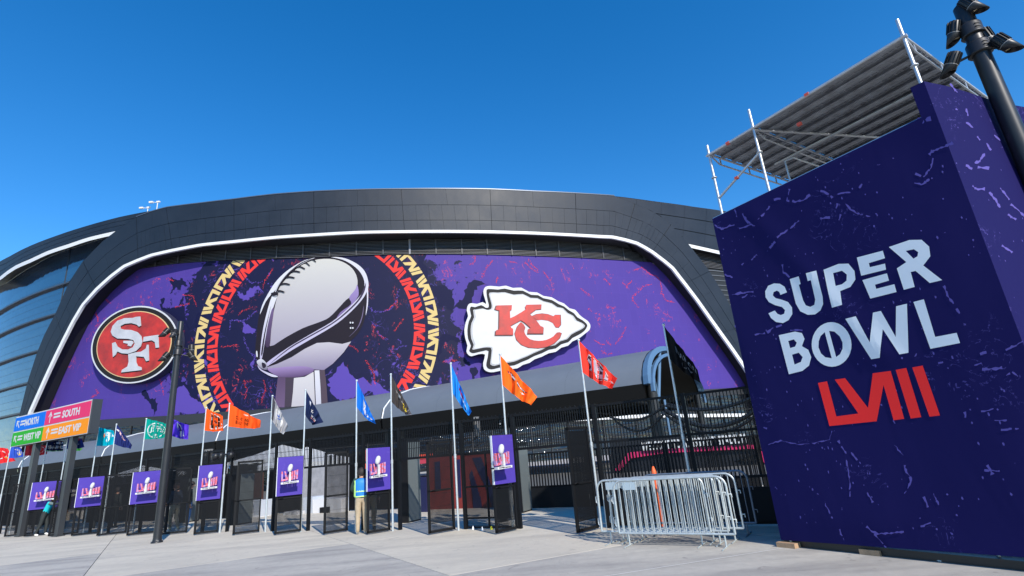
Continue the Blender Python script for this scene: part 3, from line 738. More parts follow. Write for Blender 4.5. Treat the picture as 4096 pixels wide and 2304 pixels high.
GT0 = [(-330, 1520), (-160, 1290), (0, 1143), (28, 1132), (83, 1093), (140, 1060), (182, 1035), (265, 1000), (330, 980), (410, 955), (480, 935), (520, 925)]
ribbon('soffit', WS1, GT0, OW+.1, OW-2.2, m_soffit, stadium)
OG = OW-2.2
def glass_mat():
    m = mat('tinted_curtain_glass', (.006, .03, .065), .05, metal=.0, spec=1.); g = NG(m)
    g.b.inputs['IOR'].default_value = 2.0; v = g.uv()
    bp = g.n('ShaderNodeBump'); bp.inputs['Strength'].default_value = .3; bp.inputs['Distance'].default_value = .12
    g.put(bp.inputs['Height'], g.noise(v, .5, 3, .5)); g.put(g.b.inputs['Normal'], bp.outputs[0]); return m
m_glass = glass_mat()
gtop = resample([fuz(*p, OG) for p in GT0], 60); zg = lambda u: float(np.interp(u, [p[0] for p in gtop], [p[1] for p in gtop]))
gu0, gu1 = gtop[0][0], gtop[-1][0]; m_mul = mat('mullion_metal', (.045, .052, .065), .4, metal=.3)
mls = [[(-200, 1360), (0, 1252), (60, 1218), (140, 1172), (290, 1110)], [(-200, 1490), (0, 1356), (110, 1297), (217, 1256)], [(-200, 1590), (0, 1462), (90, 1425), (166, 1393)], [(-200, 1680), (0, 1572), (60, 1548), (114, 1531)], [(-200, 1780), (0, 1680), (60, 1660), (100, 1645)]]
zm = [fuz(60, 1218, OG)[1], fuz(110, 1297, OG)[1], fuz(90, 1425, OG)[1], fuz(60, 1548, OG)[1], fuz(60, 1660, OG)[1], 6.0, 2.]
print('glass mullion z', [round(z, 1) for z in zm], 'top', zg(gu0), zg(gu1))
cu_ = [gu0+k*1.6 for k in range(int((gu1-gu0)/1.6)+1)]+[gu1]
lev = [z for z in zm]
for li in range(len(lev)):
    zlo = lev[li] if li < len(lev) else 0; zhi_ = None if li == 0 else lev[li-1]
    sfm = MB(); vs = []
    for u in cu_: vs += [fac(u, zlo+.06, OG), fac(u, (zg(u) if zhi_ is None else zhi_)-.06, OG)]
    oo = sfm.add(vs, [(2*i, 2*i+2, 2*i+3, 2*i+1) for i in range(len(cu_)-1)]).build('glass_tier', m_glass, stadium)
    ul = oo.data.uv_layers.new(name='UVMap')
    for l in oo.data.loops: i = l.vertex_index; ul.data[l.index].uv = (cu_[i//2], vs[i].z)
for z in zm:
    vs = []
    for u in cu_: vs += [fac(u, z+.20, OG-.1), fac(u, z+.16, OG+.5), fac(u, z-.12, OG+.5), fac(u, z-.16, OG-.1)]
    fs = []
    for i in range(len(cu_)-1):
        for q in range(3): fs.append((4*i+q, 4*i+q+1, 4*i+q+5, 4*i+q+4))
    MB().add(vs, fs).build('mullion', m_mul, stadium)
gl_ = MB(); N3 = int((gu1-gu0)/1.6)
for i in range(len(cu_)-1):            # fine vertical glazing bars
    u = cu_[i]; z1 = zg(u); a = fac(u, 0, OG+.04); t = (fac(u+.1, 0, 0)-fac(u-.1, 0, 0)).normalized()
    
    if abs(u-fuz(275, 1050, OG)[0]) < .8: gl_.obox(a+Vector((0, 0, z1/2)), t, (0, 0, 1), t.cross(Vector((0, 0, 1))), .05, z1/2, .05)
for li, z in enumerate(lev[:-1]):
    zt = 38 if li == 0 else lev[li-1]
    for q in range(1, 4):
        zz = z+(min(zt, z+6.2)-z)*q/4; vs = []
        for u in cu_:
            zc = min(zz, zg(u)); vs += [fac(u, zc+.012, OG+.03), fac(u, zc-.012, OG+.03)]
        gl_.add(vs, [(2*i, 2*i+1, 2*i+3, 2*i+2) for i in range(len(cu_)-1)])
tag(gl_.build('glazing_bars', m_mul, stadium), kind='stuff')

# ------------------------------------------------------------------ right wing
RW0 = [(2440, 784), (2601, 806), (2700, 818), (2857, 838), (3100, 880), (3300, 925)]
RS0 = [(2640, 953), (2755, 976), (2875, 1003), (3100, 1060), (3300, 1125)]
for r in range(3):
    n = 11; a = resample([lft(p) for p in RW0], n+1); b = resample([lft(p) for p in [(2440, 905)]+RS0], n+1)
    for k in range(n):
        r0, r1 = r/3+.01, (r+1)/3-.01; vs = []
        for q in range(4):
            f = .004+(q/3)*.992; A = [a[k][i]+(a[k+1][i]-a[k][i])*f for i in (0, 1)]; B = [b[k][i]+(b[k+1][i]-b[k][i])*f for i in (0, 1)]
            for rr in (r0, r1):
                p = (A[0]+(B[0]-A[0])*rr, A[1]+(B[1]-A[1])*rr); vs += [fac(*p, OW), fac(*p, OW-.12)]
        fs = []
        for q in range(3):
            o4 = 4*q; fs += [(o4, o4+2, o4+6, o4+4), (o4+1, o4+0, o4+4, o4+5), (o4+2, o4+3, o4+7, o4+6)]
        MB().add(vs, fs).build('panel', m_panel, frame)
ribbon('band_backing', RW0, [(2440, 900)]+RS0, OW-.13, OW-.13, m_back, stadium)
RS1 = [(x, y+13) for x, y in RS0]
ribbon('light_band', RS0, RS1, OW+.2, OW+.2, m_white, stadium)
RG0 = [(2640, 985), (2775, 1008), (2885, 1024), (3100, 1085), (3300, 1150)]
ribbon('soffit', RS1, RG0, OW+.1, OW-1.6, m_soffit, stadium)
OR = OW-1.6; rgt = [fuz(*p, OR) for p in RG0]; zrg = lambda u: float(np.interp(u, [p[0] for p in rgt], [p[1] for p in rgt]))
ra_, rb_ = rgt[0][0], rgt[-1][0]; rl = MB()
for k in range(10):
    vs = []
    N4 = 20
    for i in range(N4+1):
        u = ra_+(rb_-ra_)*i/N4; z = zrg(u)-.2-k*.3; vs += [fac(u, z+.1, OR), fac(u, z-.06, OR+.2), fac(u, z-.1, OR+.2)]
    fs = []
    for i in range(N4): fs += [(3*i, 3*i+1, 3*i+4, 3*i+3), (3*i+1, 3*i+2, 3*i+5, 3*i+4)]
    rl.add(vs, fs)
for k in range(9):
    z = zrg(ra_)-4.2-k*1.0; vs = []
    for i in range(N4+1):
        u = ra_+(rb_-ra_)*i/N4; vs += [fac(u, z+.06, OR+.1), fac(u, z-.06, OR+.1)]
    rl.add(vs, [(2*i, 2*i+1, 2*i+3, 2*i+2) for i in range(N4)])
tag(rl.build('louvre_slats', m_louvre, stadium), kind='stuff')
vs = []
for i in range(21):
    u = ra_+(rb_-ra_)*i/20; vs += [fac(u, 0, OR-.05), fac(u, zrg(u)+.3, OR-.05)]
MB().add(vs, [(2*i, 2*i+2, 2*i+3, 2*i+1) for i in range(20)]).build('wing_wall', m_back, stadium)

# ------------------------------------------------------------------ roof edge coping, roof deck and lower facade
vs = []; n = 120; uu = np.linspace(fuz(*roofP[4])[0], fuz(2457, 783)[0], n+1)
vs = []
RFU = [fuz(*p, -1.75)[0] for p in roofP]; RFZ = [fuz(*p, -1.75)[1] for p in roofP]
for u in np.linspace(-150, 85, 121):
    z0 = float(np.interp(u, RFU, RFZ)); vs += [fac(u, z0-.05, -1.75), fac(u, z0+.1, -6), fac(u, z0+1, -40)]
fs = []
for i in range(120): fs += [(3*i, 3*i+3, 3*i+4, 3*i+1), (3*i+1, 3*i+4, 3*i+5, 3*i+2)]
MB().add(vs, fs).build('roof', mat('roof_membrane', (.5, .5, .5), .7), stadium)
cp = MB(); vs = []
us2 = np.linspace(fuz(545, 868)[0], fuz(2457, 783)[0], 100)
for u in us2:
    z0 = float(np.interp(u, [fuz(*a)[0] for a, b in ST[11:26]], [fuz(*a)[1] for a, b in ST[11:26]])); vs += [fac(u, z0-.02, .06), fac(u, z0+.14, .06), fac(u, z0+.14, -1.7)]
cp.add(vs, sum([[(3*i, 3*i+3, 3*i+4, 3*i+1), (3*i+1, 3*i+4, 3*i+5, 3*i+2)] for i in range(99)], [])).build('coping', mat('coping_metal', (.10, .12, .15), .4, metal=.5), stadium)
# lower storey: dark glass with wavy reflections, mullions and a pale band
def dark_glass():
    m = mat('dark_lobby_glass', (.004, .005, .008), .05, spec=.8); g = NG(m); v = g.obj((.12, .12, .9))
    bp = g.n('ShaderNodeBump'); bp.inputs['Strength'].default_value = .9; bp.inputs['Distance'].default_value = .25
    g.put(bp.inputs['Height'], g.noise(v, 1.1, 4, .55, 1.)); g.put(g.b.inputs['Normal'], bp.outputs[0]); return m
m_dg = dark_glass()
vs = []; usl = np.linspace(u0-2, u1+14, 121)
for u in usl: vs += [fac(u, 0, OB+.3), fac(u, zbot(u)-1.2, OB+.3)]
MB().add(vs, [(2*i, 2*i+2, 2*i+3, 2*i+1) for i in range(120)]).build('lobby_glass', m_dg, stadium)
vs = []
for u in usl: vs += [fac(u, zbot(u)-1.25, OB+.35), fac(u, zbot(u)-.02, OB+.35), fac(u, zbot(u)+.05, OB-.1)]
MB().add(vs, sum([[(3*i, 3*i+3, 3*i+4, 3*i+1), (3*i+1, 3*i+4, 3*i+5, 3*i+2)] for i in range(120)], [])).build('lintel', mat('lintel_metal', (.03, .031, .035), .5, metal=.3), stadium)
mm = MB()
for k in range(46):
    u = u0+(u1+10-u0)*k/45; t = (fac(u+.1, 0, 0)-fac(u-.1, 0, 0)).normalized(); z1 = zbot(u)-1.2
    mm.obox(fac(u, z1/2, OB+.4), t, (0, 0, 1), t.cross(Vector((0, 0, 1))), .05, z1/2, .06)
for z in (2.6, 4.3, 5.6):
    vs = []
    for u in usl: vs += [fac(u, z+.05, OB+.42), fac(u, z-.05, OB+.42)]
    mm.add(vs, [(2*i, 2*i+1, 2*i+3, 2*i+2) for i in range(120)])
tag(mm.build('glazing_bars', mat('bronze_mullion', (.035, .035, .037), .5, metal=.3), stadium), kind='stuff')
PB = [(1980, 1695), (2258, 1674), (2592, 1657), (2800, 1656), (3024, 1653), (3100, 1650)]
ribbon('entrance_white_strip', PB, [(x, y+13) for x, y in PB], OB+.8, OB+.8, m_white, stadium)  # plain white strip across the lower facade glass
# small roof cameras
for px, py, h in [(627, 838, 1.6), (590, 846, .9)]:
    u, z = fuz(px, py, -1.5); a = fac(u, z-.3, -1.5); b = MB(); b.tube([a, a+Vector((0, 0, h))], .07, 6); b.tube([a+Vector((0, 0, h)), a+Vector((-.9, -.3, h+.05))], .05, 6)
    b.obox(a+Vector((-.9, -.3, h)), (1, 0, 0), (0, 1, 0), (0, 0, 1), .32, .16, .14); b.obox(a+Vector((.1, 0, h+.15)), (1, 0, 0), (0, 1, 0), (0, 0, 1), .28, .12, .12)
    o = b.build('security_camera', m_white); tag(o, 'taller white camera mast on the stadium roof edge' if h > 1 else 'low white camera on the stadium roof edge beside the taller mast', 'camera', 'cameras on the stadium roof edge')

# ------------------------------------------------------------------ emblems mounted on the wrap
def emb(name, pts_list, cat, label):
    """pts_list: (name, loops px, front offset, thickness, material[, side])"""
    t = thing(name, label, cat, (0, 0, 0)); par = t
    for nm, loops, w, th, m, *sd in pts_list:
        s = Surf(fmap(OB)); bm = flat([[fuz(*p, OB+1.5) for p in lp] for lp in loops]); s.put(bm, w=w+.6, th=th+(.55 if sd else 0), step=FSTEP, mi_side=1 if sd else None)
        s.build(nm, [m]+list(sd), t)
    return t
m_navyside = mat('emblem_side', (.03, .032, .06), .5); m_bk = mat('emblem_black', (.014, .013, .013), .6, spec=.15)
m_sfred = mat('emblem_red', (.44, .020, .012), .5, var=.45, scale=.5, dirt=(.2, .014, .01)); m_silver = mat('emblem_silver', (.43, .43, .45), .4, var=.22, scale=.45)
m_sgold = mat('emblem_gold', (.55, .38, .18), .45); m_ew = mat('emblem_white', (.50, .50, .51), .5, var=.06, scale=.6)
C3 = crop(300, 1150, .3106)
ell = [(766+561*math.cos(t), 736-70*math.cos(t)+495*math.sin(t)) for t in [2*math.pi*k/72 for k in range(72)]]
def scl(k, c=(766, 735)): return [(c[0]+(x-c[0])*k, c[1]+(y-c[1])*k) for x, y in ell]
Sx = [(855, 378), (866, 495), (838, 508), (812, 482), (740, 462), (655, 472), (602, 500), (602, 532), (650, 546), (740, 550), (820, 578), (868, 630), (882, 700), (860, 765), (800, 822), (700, 856), (620, 850), (562, 826), (540, 870), (505, 900), (495, 720), (535, 706), (562, 762), (622, 800), (700, 802), (762, 772), (786, 722), (768, 680), (700, 664), (562, 660), (500, 622), (478, 575), (500, 500), (562, 432), (655, 398), (762, 395), (800, 382)]
Sm = [(640, 690), (750, 688), (772, 715), (738, 762), (692, 750), (702, 728), (640, 716)]
F1 = [(897, 640), (1085, 612), (1092, 775), (1052, 780), (1040, 705), (1000, 682), (890, 702)]
F2 = [(700, 862), (790, 838), (862, 830), (925, 790), (940, 738), (960, 740), (966, 942), (930, 952), (900, 895), (800, 888), (802, 965), (822, 1012), (870, 1030), (870, 1065), (610, 1096), (620, 1062), (690, 1020), (706, 960)]
grow = lambda pts, d, dy: [(x+d, y+dy) for x, y in pts]
emb('emblem_sign', [('rim', [C3(scl(1.0))], .9, .85, m_ew, m_navyside), ('black_ring', [C3(scl(.962))], .94, .05, m_bk), ('gold_line', [C3(scl(.862))], .97, .04, m_sgold), ('red_field', [C3(scl(.84))], 1.0, .04, m_sfred),
     ('letter_outline', [C3(grow(Sx, -6, 14)), C3(grow(F1, -6, 14))], 1.02, .03, m_bk), ('letter_outline', [C3(grow(F2, -6, 14))], 1.03, .03, m_bk),  # dark outline of the letters: black copies offset beneath them
     ('letter_f', [C3(F1)], 1.10, .09, m_silver), ('letter_f', [C3(F2)], 1.11, .09, m_silver), ('letter_s', [C3(Sx)], 1.14, .09, m_silver), ('letter_s', [C3(Sm)], 1.14, .09, m_silver)],
    'emblem', 'red oval emblem with silver interlocked letters SF in a black and white rim')
CK = crop(1820, 1120, .2761)
KO = [(410, 170), (440, 100), (520, 85), (640, 95), (740, 82), (840, 115), (960, 110), (1070, 170), (1190, 180), (1280, 230), (1400, 250), (1500, 310), (1580, 340), (1660, 410), (1740, 430), (1800, 500), (1860, 550), (1920, 590), (1960, 650), (1950, 720), (1880, 780), (1790, 850), (1700, 890), (1640, 950), (1540, 980), (1460, 1040), (1360, 1060), (1260, 1110), (1150, 1150), (1080, 1200), (980, 1230), (900, 1280), (700, 1305), (560, 1335), (480, 1330), (420, 1290), (408, 1200), (435, 1080), (340, 1075), (240, 1105), (190, 1080), (165, 1030), (180, 950), (150, 850), (135, 720), (160, 600), (190, 520), (170, 440), (190, 360), (240, 335), (320, 345), (400, 320), (440, 345), (450, 330), (430, 260)]
KB = [(455, 170), (480, 130), (620, 140), (720, 125), (850, 155), (980, 155), (1100, 215), (1200, 220), (1280, 265), (1400, 290), (1500, 350), (1580, 385), (1650, 440), (1720, 480), (1770, 540), (1840, 580), (1900, 630), (1915, 670), (1870, 740), (1780, 800), (1700, 840), (1640, 900), (1540, 930), (1460, 990), (1360, 1010), (1260, 1060), (1150, 1100), (1060, 1150), (960, 1190), (860, 1235), (700, 1255), (560, 1290), (500, 1290), (460, 1260), (455, 1200), (485, 1030), (400, 1030), (270, 1060), (230, 1050), (205, 1020), (230, 950), (190, 850), (180, 720), (200, 600), (235, 520), (215, 430), (235, 385), (290, 395), (380, 365), (440, 400), (480, 400), (490, 360), (470, 280)]
KW = [(500, 185), (620, 185), (720, 180), (850, 215), (980, 205), (1090, 260), (1190, 265), (1280, 310), (1400, 340), (1480, 395), (1560, 410), (1630, 480), (1710, 520), (1760, 590), (1830, 620), (1880, 665), (1840, 710), (1760, 750), (1680, 795), (1620, 860), (1520, 890), (1450, 945), (1350, 965), (1250, 1015), (1140, 1060), (1050, 1105), (950, 1145), (850, 1185), (700, 1210), (570, 1245), (520, 1230), (510, 1200), (530, 1020), (500, 980), (400, 985), (280, 1010), (250, 1000), (270, 940), (235, 850), (225, 720), (240, 620), (275, 540), (262, 440), (300, 430), (400, 415), (460, 435), (520, 420), (530, 360), (500, 250)]
KK = [(600, 375), (820, 370), (815, 440), (790, 450), (795, 560), (860, 530), (960, 470), (1020, 430), (1010, 400), (1030, 365), (1245, 360), (1240, 430), (1170, 435), (1080, 500), (1180, 600), (1230, 670), (1275, 690), (1270, 780), (1040, 780), (1050, 720), (1090, 700), (1000, 620), (950, 590), (800, 670), (810, 700), (835, 710), (840, 800), (585, 800), (590, 735), (635, 720), (640, 450), (600, 440), (580, 430)]
KC1 = [(1112, 530), (1180, 500), (1260, 490), (1340, 500), (1420, 530), (1440, 510), (1520, 510), (1525, 650), (1490, 692), (1450, 690), (1410, 625), (1340, 592), (1250, 580), (1186, 588)]
KC2 = [(955, 615), (900, 680), (865, 780), (890, 870), (960, 940), (1060, 980), (1200, 990), (1320, 970), (1430, 920), (1510, 840), (1535, 770), (1470, 765), (1420, 820), (1320, 870), (1200, 885), (1080, 860), (1020, 800), (1000, 740), (1015, 690)]
m_kred = mat('emblem_scarlet', (.46, .024, .015), .5, var=.3, scale=.7, dirt=(.27, .02, .013)); m_kdk = mat('emblem_dark_red', (.07, .012, .01), .5); m_kg = mat('emblem_charcoal', (.018, .017, .018), .6, spec=.15)
cm = lambda p: catmull(p, 2, True)
def inset(pts, k, c): return [(c[0]+(x-c[0])*k, c[1]+(y-c[1])*k) for x, y in pts]
emb('emblem_sign', [('rim', [CK(cm(KO))], .9, .85, m_ew, m_navyside), ('black_line', [CK(cm(KB))], .95, .05, m_kg), ('grey_edge', [CK(cm(KW))], 1.0, .05, mat('emblem_grey', (.33, .33, .34), .5)), ('white_field', [CK(cm(inset(KW, .968, (1000, 700))))], 1.04, .05, m_ew),
     ('letter_c_edge', [CK(grow(inset(KC2, 1.03, (1200, 800)), 0, 4))], 1.06, .02, m_kdk), ('letter_c_edge', [CK(inset(KC1, 1.05, (1330, 580)))], 1.06, .02, m_kdk),
     ('letter_k_edge', [CK(grow(inset(KK, 1.03, (920, 590)), -6, 8))], 1.12, .03, m_kdk),
     ('letter_c', [CK(cm(KC2))], 1.09, .03, m_kred), ('letter_c', [CK(KC1)], 1.09, .03, m_kred), ('letter_k', [CK(KK)], 1.18, .06, m_kred)],
    'emblem', 'white arrowhead emblem with interlocked red letters KC and wavy black outline')
# ------------------------------------------------------------------ barrel-vault canopies in front of the stadium
def F3(s, t, z): return Vector(fxy(s, t, z))
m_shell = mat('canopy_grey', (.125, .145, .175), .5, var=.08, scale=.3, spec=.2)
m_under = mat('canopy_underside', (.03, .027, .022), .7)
m_fas = mat('canopy_fascia', (.006, .0055, .005), .7, spec=.2)
m_arch = mat('blue_grey_steel', (.08, .16, .27), .55, metal=.05)
m_edge = mat('pale_edge_trim', (.62, .64, .66), .4)
m_lamp = mat('warm_light_line', (.95, .78, .36), .5, emit=.5)
m_blk = mat('black_paint', (.012, .013, .015), .45)
TE, TC, TB, ZE, ZC = 21.5, 31.0, 40.5, 5.0, 8.15
def vault(s, k, n=14):   # k 0..n across
    a = math.pi*k/n; t = (TE+TB)/2-(TB-TE)/2*math.cos(a); return F3(s, t, ZE+(ZC-ZE)*math.sin(a)**.9)
for q in range(5):
    s1 = -2.55-21.75*q; s0 = s1-21.6; n = 14
    lab = ['grey barrel vault canopy with blue steel arch at its open right end', 'grey barrel vault canopy behind the white football flags, second from the arch end', 'grey vaulted canopy behind the green flag, third from the arch end',
           'grey vaulted canopy behind the signpost legs, fourth from the arch end', 'grey vaulted canopy at the far left edge behind the signpost'][q]
    t = thing('canopy', lab, 'canopy', (0, 0, 0), 0, 'vaulted canopies before the stadium')
    NSg = 8
    for j in range(4):   # roofing sheets between standing seams
        sa, sb_ = s0+(s1-s0)*j/4+.004, s0+(s1-s0)*(j+1)/4-.004; mb = MB(); vs = []
        for k in range(n+1): vs += [vault(sa, k)+Vector((0, 0, .12)), vault(sb_, k)+Vector((0, 0, .12))]
        mb.add(vs, [(2*k, 2*k+1, 2*k+3, 2*k+2) for k in range(n)]); mb.sm = [True]*len(mb.sm); mb.build('roof_sheet', m_shell, t)
    mb = MB(); vs = []
    for k in range(n+1): vs += [vault(s0, k), vault(s1, k)]
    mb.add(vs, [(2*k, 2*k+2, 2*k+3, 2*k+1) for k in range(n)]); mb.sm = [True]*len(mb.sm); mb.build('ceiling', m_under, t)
    mb = MB(); d = DF
    mb.add([F3(s0, TE-.05, ZE+.12), F3(s1, TE-.05, ZE+.12), F3(s1, TE+.1, ZE-.75), F3(s0, TE+.1, ZE-.75), F3(s0, TE+2.2, ZE-.70), F3(s1, TE+2.2, ZE-.70)], [(0, 3, 2, 1), (3, 4, 5, 2)]).build('fascia', m_fas, t)
    mb = MB(); mb.add([F3(s0, TB, ZE+.1), F3(s1, TB, ZE+.1), F3(s1, TB, ZE-.8), F3(s0, TB, ZE-.8)], [(0, 1, 2, 3)]).build('fascia', m_fas, t)
    for se in ((s0, s1) if q == 0 else (s0,)):
        MB().tube([vault(se, k)+Vector((0, 0, .13)) for k in range(n+1)], .07, 5).build('edge_trim', m_edge if se == s0 else m_fas, t)
    for j in range(3):
        a = s0+3+j*6
        MB().tube([F3(a, TE+1.2, ZE-.78), F3(a+4.2, TE+1.2, ZE-.78)], .045, 5).build('light_line', m_lamp, t)
        MB().tube([F3(a, TE+9, ZE+1.6), F3(a+4.2, TE+9, ZE+1.6)], .045, 5).build('light_line', m_lamp, t)
    for j in range(4):
        a = s0+1+j*6.1
        MB().tube([F3(a, TE+.6, ZE-.5), F3(a, TB-.6, ZE-.5)], .12, 6).build('tie_beam', m_fas, t)
    for a in (s0+.6, s1-.6) if q else (s0+.6,):
        MB().tube([F3(a, TE+1.5, 0), F3(a, TE+1.5, ZE-.4)], .28, 10).build('column', m_blk, t)
    if q == 0:
        n2 = 24
        for dd_, rr, zz in ((0.25, .26, .05), (.55, .15, -.42)):
            MB().tube([vault(s1+dd_, k*14/n2)+Vector((0, 0, zz)) for k in range(n2+1)], rr, 4).flat().build('arch_rib', m_arch, t)
        C0 = F3(s1+.1, TE+1.3, 0)
        MB().tube([C0, C0+Vector((0, 0, ZE+.4))], .36, 12).build('column', m_blk, t)
        for tt, kk in ((TE+.6, 2.2), (TE+4.2, 4.6)):
            MB().tube([F3(s1+.3, TE+1.9, ZE-.9), vault(s1+.3, kk)], .12, 6).build('strut', m_arch, t)
        MB().tube([F3(s1+.75, TE+1.5, ZE-.9), F3(s1+.75, TE+1.5, 0)], .10, 6).build('column_edge', m_arch, t)  # separate blue-grey tube drawn as the lighter side edge of the column
        Cb = F3(s1+.1, TB-1.3, 0); MB().tube([Cb, Cb+Vector((0, 0, ZE+.4))], .32, 12).build('column', m_blk, t)
# draped black cables from the arch column to the right
def hang(a, b, sag, n=12): return [a.lerp(b, i/n)-Vector((0, 0, sag*4*(i/n)*(1-i/n))) for i in range(n+1)]
cb = [((2665, 1623), (3040, 1577), .5, .10), ((2670, 1615), (3045, 1570), .55, .07), ((2660, 1640), (3050, 1615), 1.1, .13), ((2650, 1648), (3060, 1622), 1.35, .09), ((2440, 1668), (2660, 1622), .5, .08), ((2460, 1682), (2655, 1655), .8, .07), ((2700, 1790), (3080, 1775), .9, .06)]
for i, (a, b, sg, r) in enumerate(cb):
    A = atpl(*a, fxy(0, 22.0), NI); B = atpl(*b, fxy(0, 20.0), NI)
    o = MB().tube(hang(A, B, sg), r, 6).build('cable', m_blk)
    tag(o, ['upper black cable nearly straight from canopy column to the purple wall', 'thin black cable just above the straight one right of the arch', 'thick sagging black cable bundle right of the canopy arch', 'lowest deep sagging black cable right of the canopy arch',
            'black cable draping left from the canopy column', 'thin slack black cable left of the canopy column', 'thin black cable drooping in front of the pink entrance portal'][i], 'cable', 'black cables draped near the canopy arch')

# ------------------------------------------------------------------ pink entrance portal with lettering
PT = 20.6
def pport(px, py, t=PT): return atpl(px, py, fxy(0, t), NI)
port = thing('entrance_portal', 'dark entrance portal with white WELCOME lettering over a pink band behind the pickets', 'entrance', (0, 0, 0))
A = pport(2455, 1800); B = pport(3090, 1790)
def uvp(px, py): p = pport(px, py); s, t = fst(p.x, p.y); return (s, p.z)
pmap = lambda u, v, w: F3(u, PT-w, v)
m_pink = mat('pink_band', srgb(232, 50, 112, .7), .5); m_port = mat('portal_black', (.01, .01, .012), .5)
sf = Surf(pmap); sf.poly([uvp(*p) for p in [(2440, 1752), (3130, 1742), (3130, 1935), (2440, 1935)]], w=-.1, th=.2); sf.build('back_panel', m_port, port)
sf = Surf(pmap); sf.poly([uvp(*p) for p in [(2458, 1882), (2482, 1882), (2525, 1833), (2660, 1812), (2998, 1795), (3024, 1795), (3062, 1858), (3075, 1850), (3035, 1780), (3000, 1779), (2660, 1795), (2515, 1810)]], w=.1, th=.1); sf.build('pink_frame', m_pink, port)
a = uvp(2570, 1790); b = uvp(2990, 1782); tp_ = uvp(2570, 1767)
sf = Surf(pmap); sf.put(flat(text='WELCOME TO ALLEGIANT STADIUM', box=(a[0], b[0], (a[1]+b[1])/2-.02, tp_[1]-.02), bold=.03), w=.25, th=.06); sf.build('lettering', m_white, port)

# ------------------------------------------------------------------ perimeter fence
m_fence = mat('fence_black', (.006, .0065, .008), .55, spec=.2)
m_fence2 = mat('fence_panel_black', (.008, .009, .011), .6, spec=.2)
m_galv = mat('galvanised_pole', (.58, .62, .64), .35, metal=.5, var=.12, scale=8)
PX = [2657, 2316, 2007, 1800, 1553, 1416, 1219, 1081.7, 904, 802, 665, 567, 452, 366]
PYt = [1301, 1361, 1419, 1453, 1496, 1521, 1559, 1583, 1614, 1631, 1657, 1675, 1697, 1710]
HP = 4.148
poles = [fst(*atz(x, y, HP).xy)[0] for x, y in zip(PX, PYt)]
poles += [solve_x(lambda s: F3(s, 0, HP), px, -45, 0) for px in (275, 193, 107, 46, -62)]
poles = [round(p, 2) for p in poles]
print('poles', poles)
for s in poles: pass
FT = .18        # fence plane slightly behind the poles
def rail(mb, s0, s1, z, h=.025, d=.02, t=FT): mb.obox(F3((s0+s1)/2, t, z), (DF.x, DF.y, 0), (NI.x, NI.y, 0), (0, 0, 1), abs(s1-s0)/2, d, h)
def pickets(mb, s0, s1, z0, z1, pitch=.068, w=.012, t=FT):
    n = max(1, int(abs(s1-s0)/pitch))
    for k in range(n):
        s = s0+(s1-s0)*(k+.5)/n; mb.obox(F3(s, t, (z0+z1)/2), (DF.x, DF.y, 0), (NI.x, NI.y, 0), (0, 0, 1), w, .008, (z1-z0)/2)
order = ['black triangular', 'red arrowhead', 'orange horse head', 'blue hanging', 'black and yellow', 'royal blue and white', 'navy star', 'grey and white star', 'orange lettered', 'orange letter B', 'purple bird', 'green oval', 'navy and red twisted', 'turquoise', 'navy script', 'navy and green strip', 'dark red oval', 'blue horn', 'red bird head']
edges = [6.5]+poles
for i, s in enumerate(edges):
    # post
    if i:
        x, y = fxy(s+.10, FT); p = MB().obox((x, y, 1.32), (DF.x, DF.y, 0), (NI.x, NI.y, 0), (0, 0, 1), .04, .04, 1.32).build('fence_post', m_fence)
        tag(p, 'square black fence post beside the pole of the %s flag' % order[i-1], 'fence post', 'posts of the perimeter fence')
    if i == len(edges)-1: break
    a, b = s+(.06 if i else 0), edges[i+1]+.14
    if i < 2:
        lab = ['tall black picket fence panel between the black flag pole and the purple wall', 'tall black picket fence panel behind the stacked barricades'][i]
        t = thing('picket_fence', lab, 'fence', (0, 0, 0), 0, 'panels of the perimeter fence')
        mb = MB(); pickets(mb, a, b, .66, 2.6, w=.0095); tag(mb.build('picket', m_fence, t), kind='stuff')
        mb = MB(); mb.obox(F3((a+b)/2, FT, .36), (DF.x, DF.y, 0), (NI.x, NI.y, 0), (0, 0, 1), abs(a-b)/2, .02, .30); mb.build('kick_panel', m_fence2, t)
        for z in (.06, .68, .90, 1.78, 2.6):
            mb = MB(); rail(mb, a, b, z); mb.build('rail', m_fence, t)
    else:
        t = thing('fence_header', 'black picket header over the gateway left of the %s flag pole' % order[i-1], 'fence', (0, 0, 0), 0, 'picket headers over the gateways')
        mb = MB(); pickets(mb, a, b, 1.80, 2.6, .06, .011); mb2 = mb
        n = int(abs(a-b)/.12)
        for k in range(n): mb.obox(F3(a+(b-a)*(k+.5)/n, FT, 2.635), (DF.x, DF.y, 0), (NI.x, NI.y, 0), (0, 0, 1), .012, .012, .03)
        for zz in (2.05, 2.32): rail(mb, a, b, zz, .006, .006)
        tag(mb.build('picket', m_fence, t), kind='stuff')
        for z in (1.79, 2.6):
            mb = MB(); rail(mb, a, b, z, .03); mb.build('rail', m_fence, t)

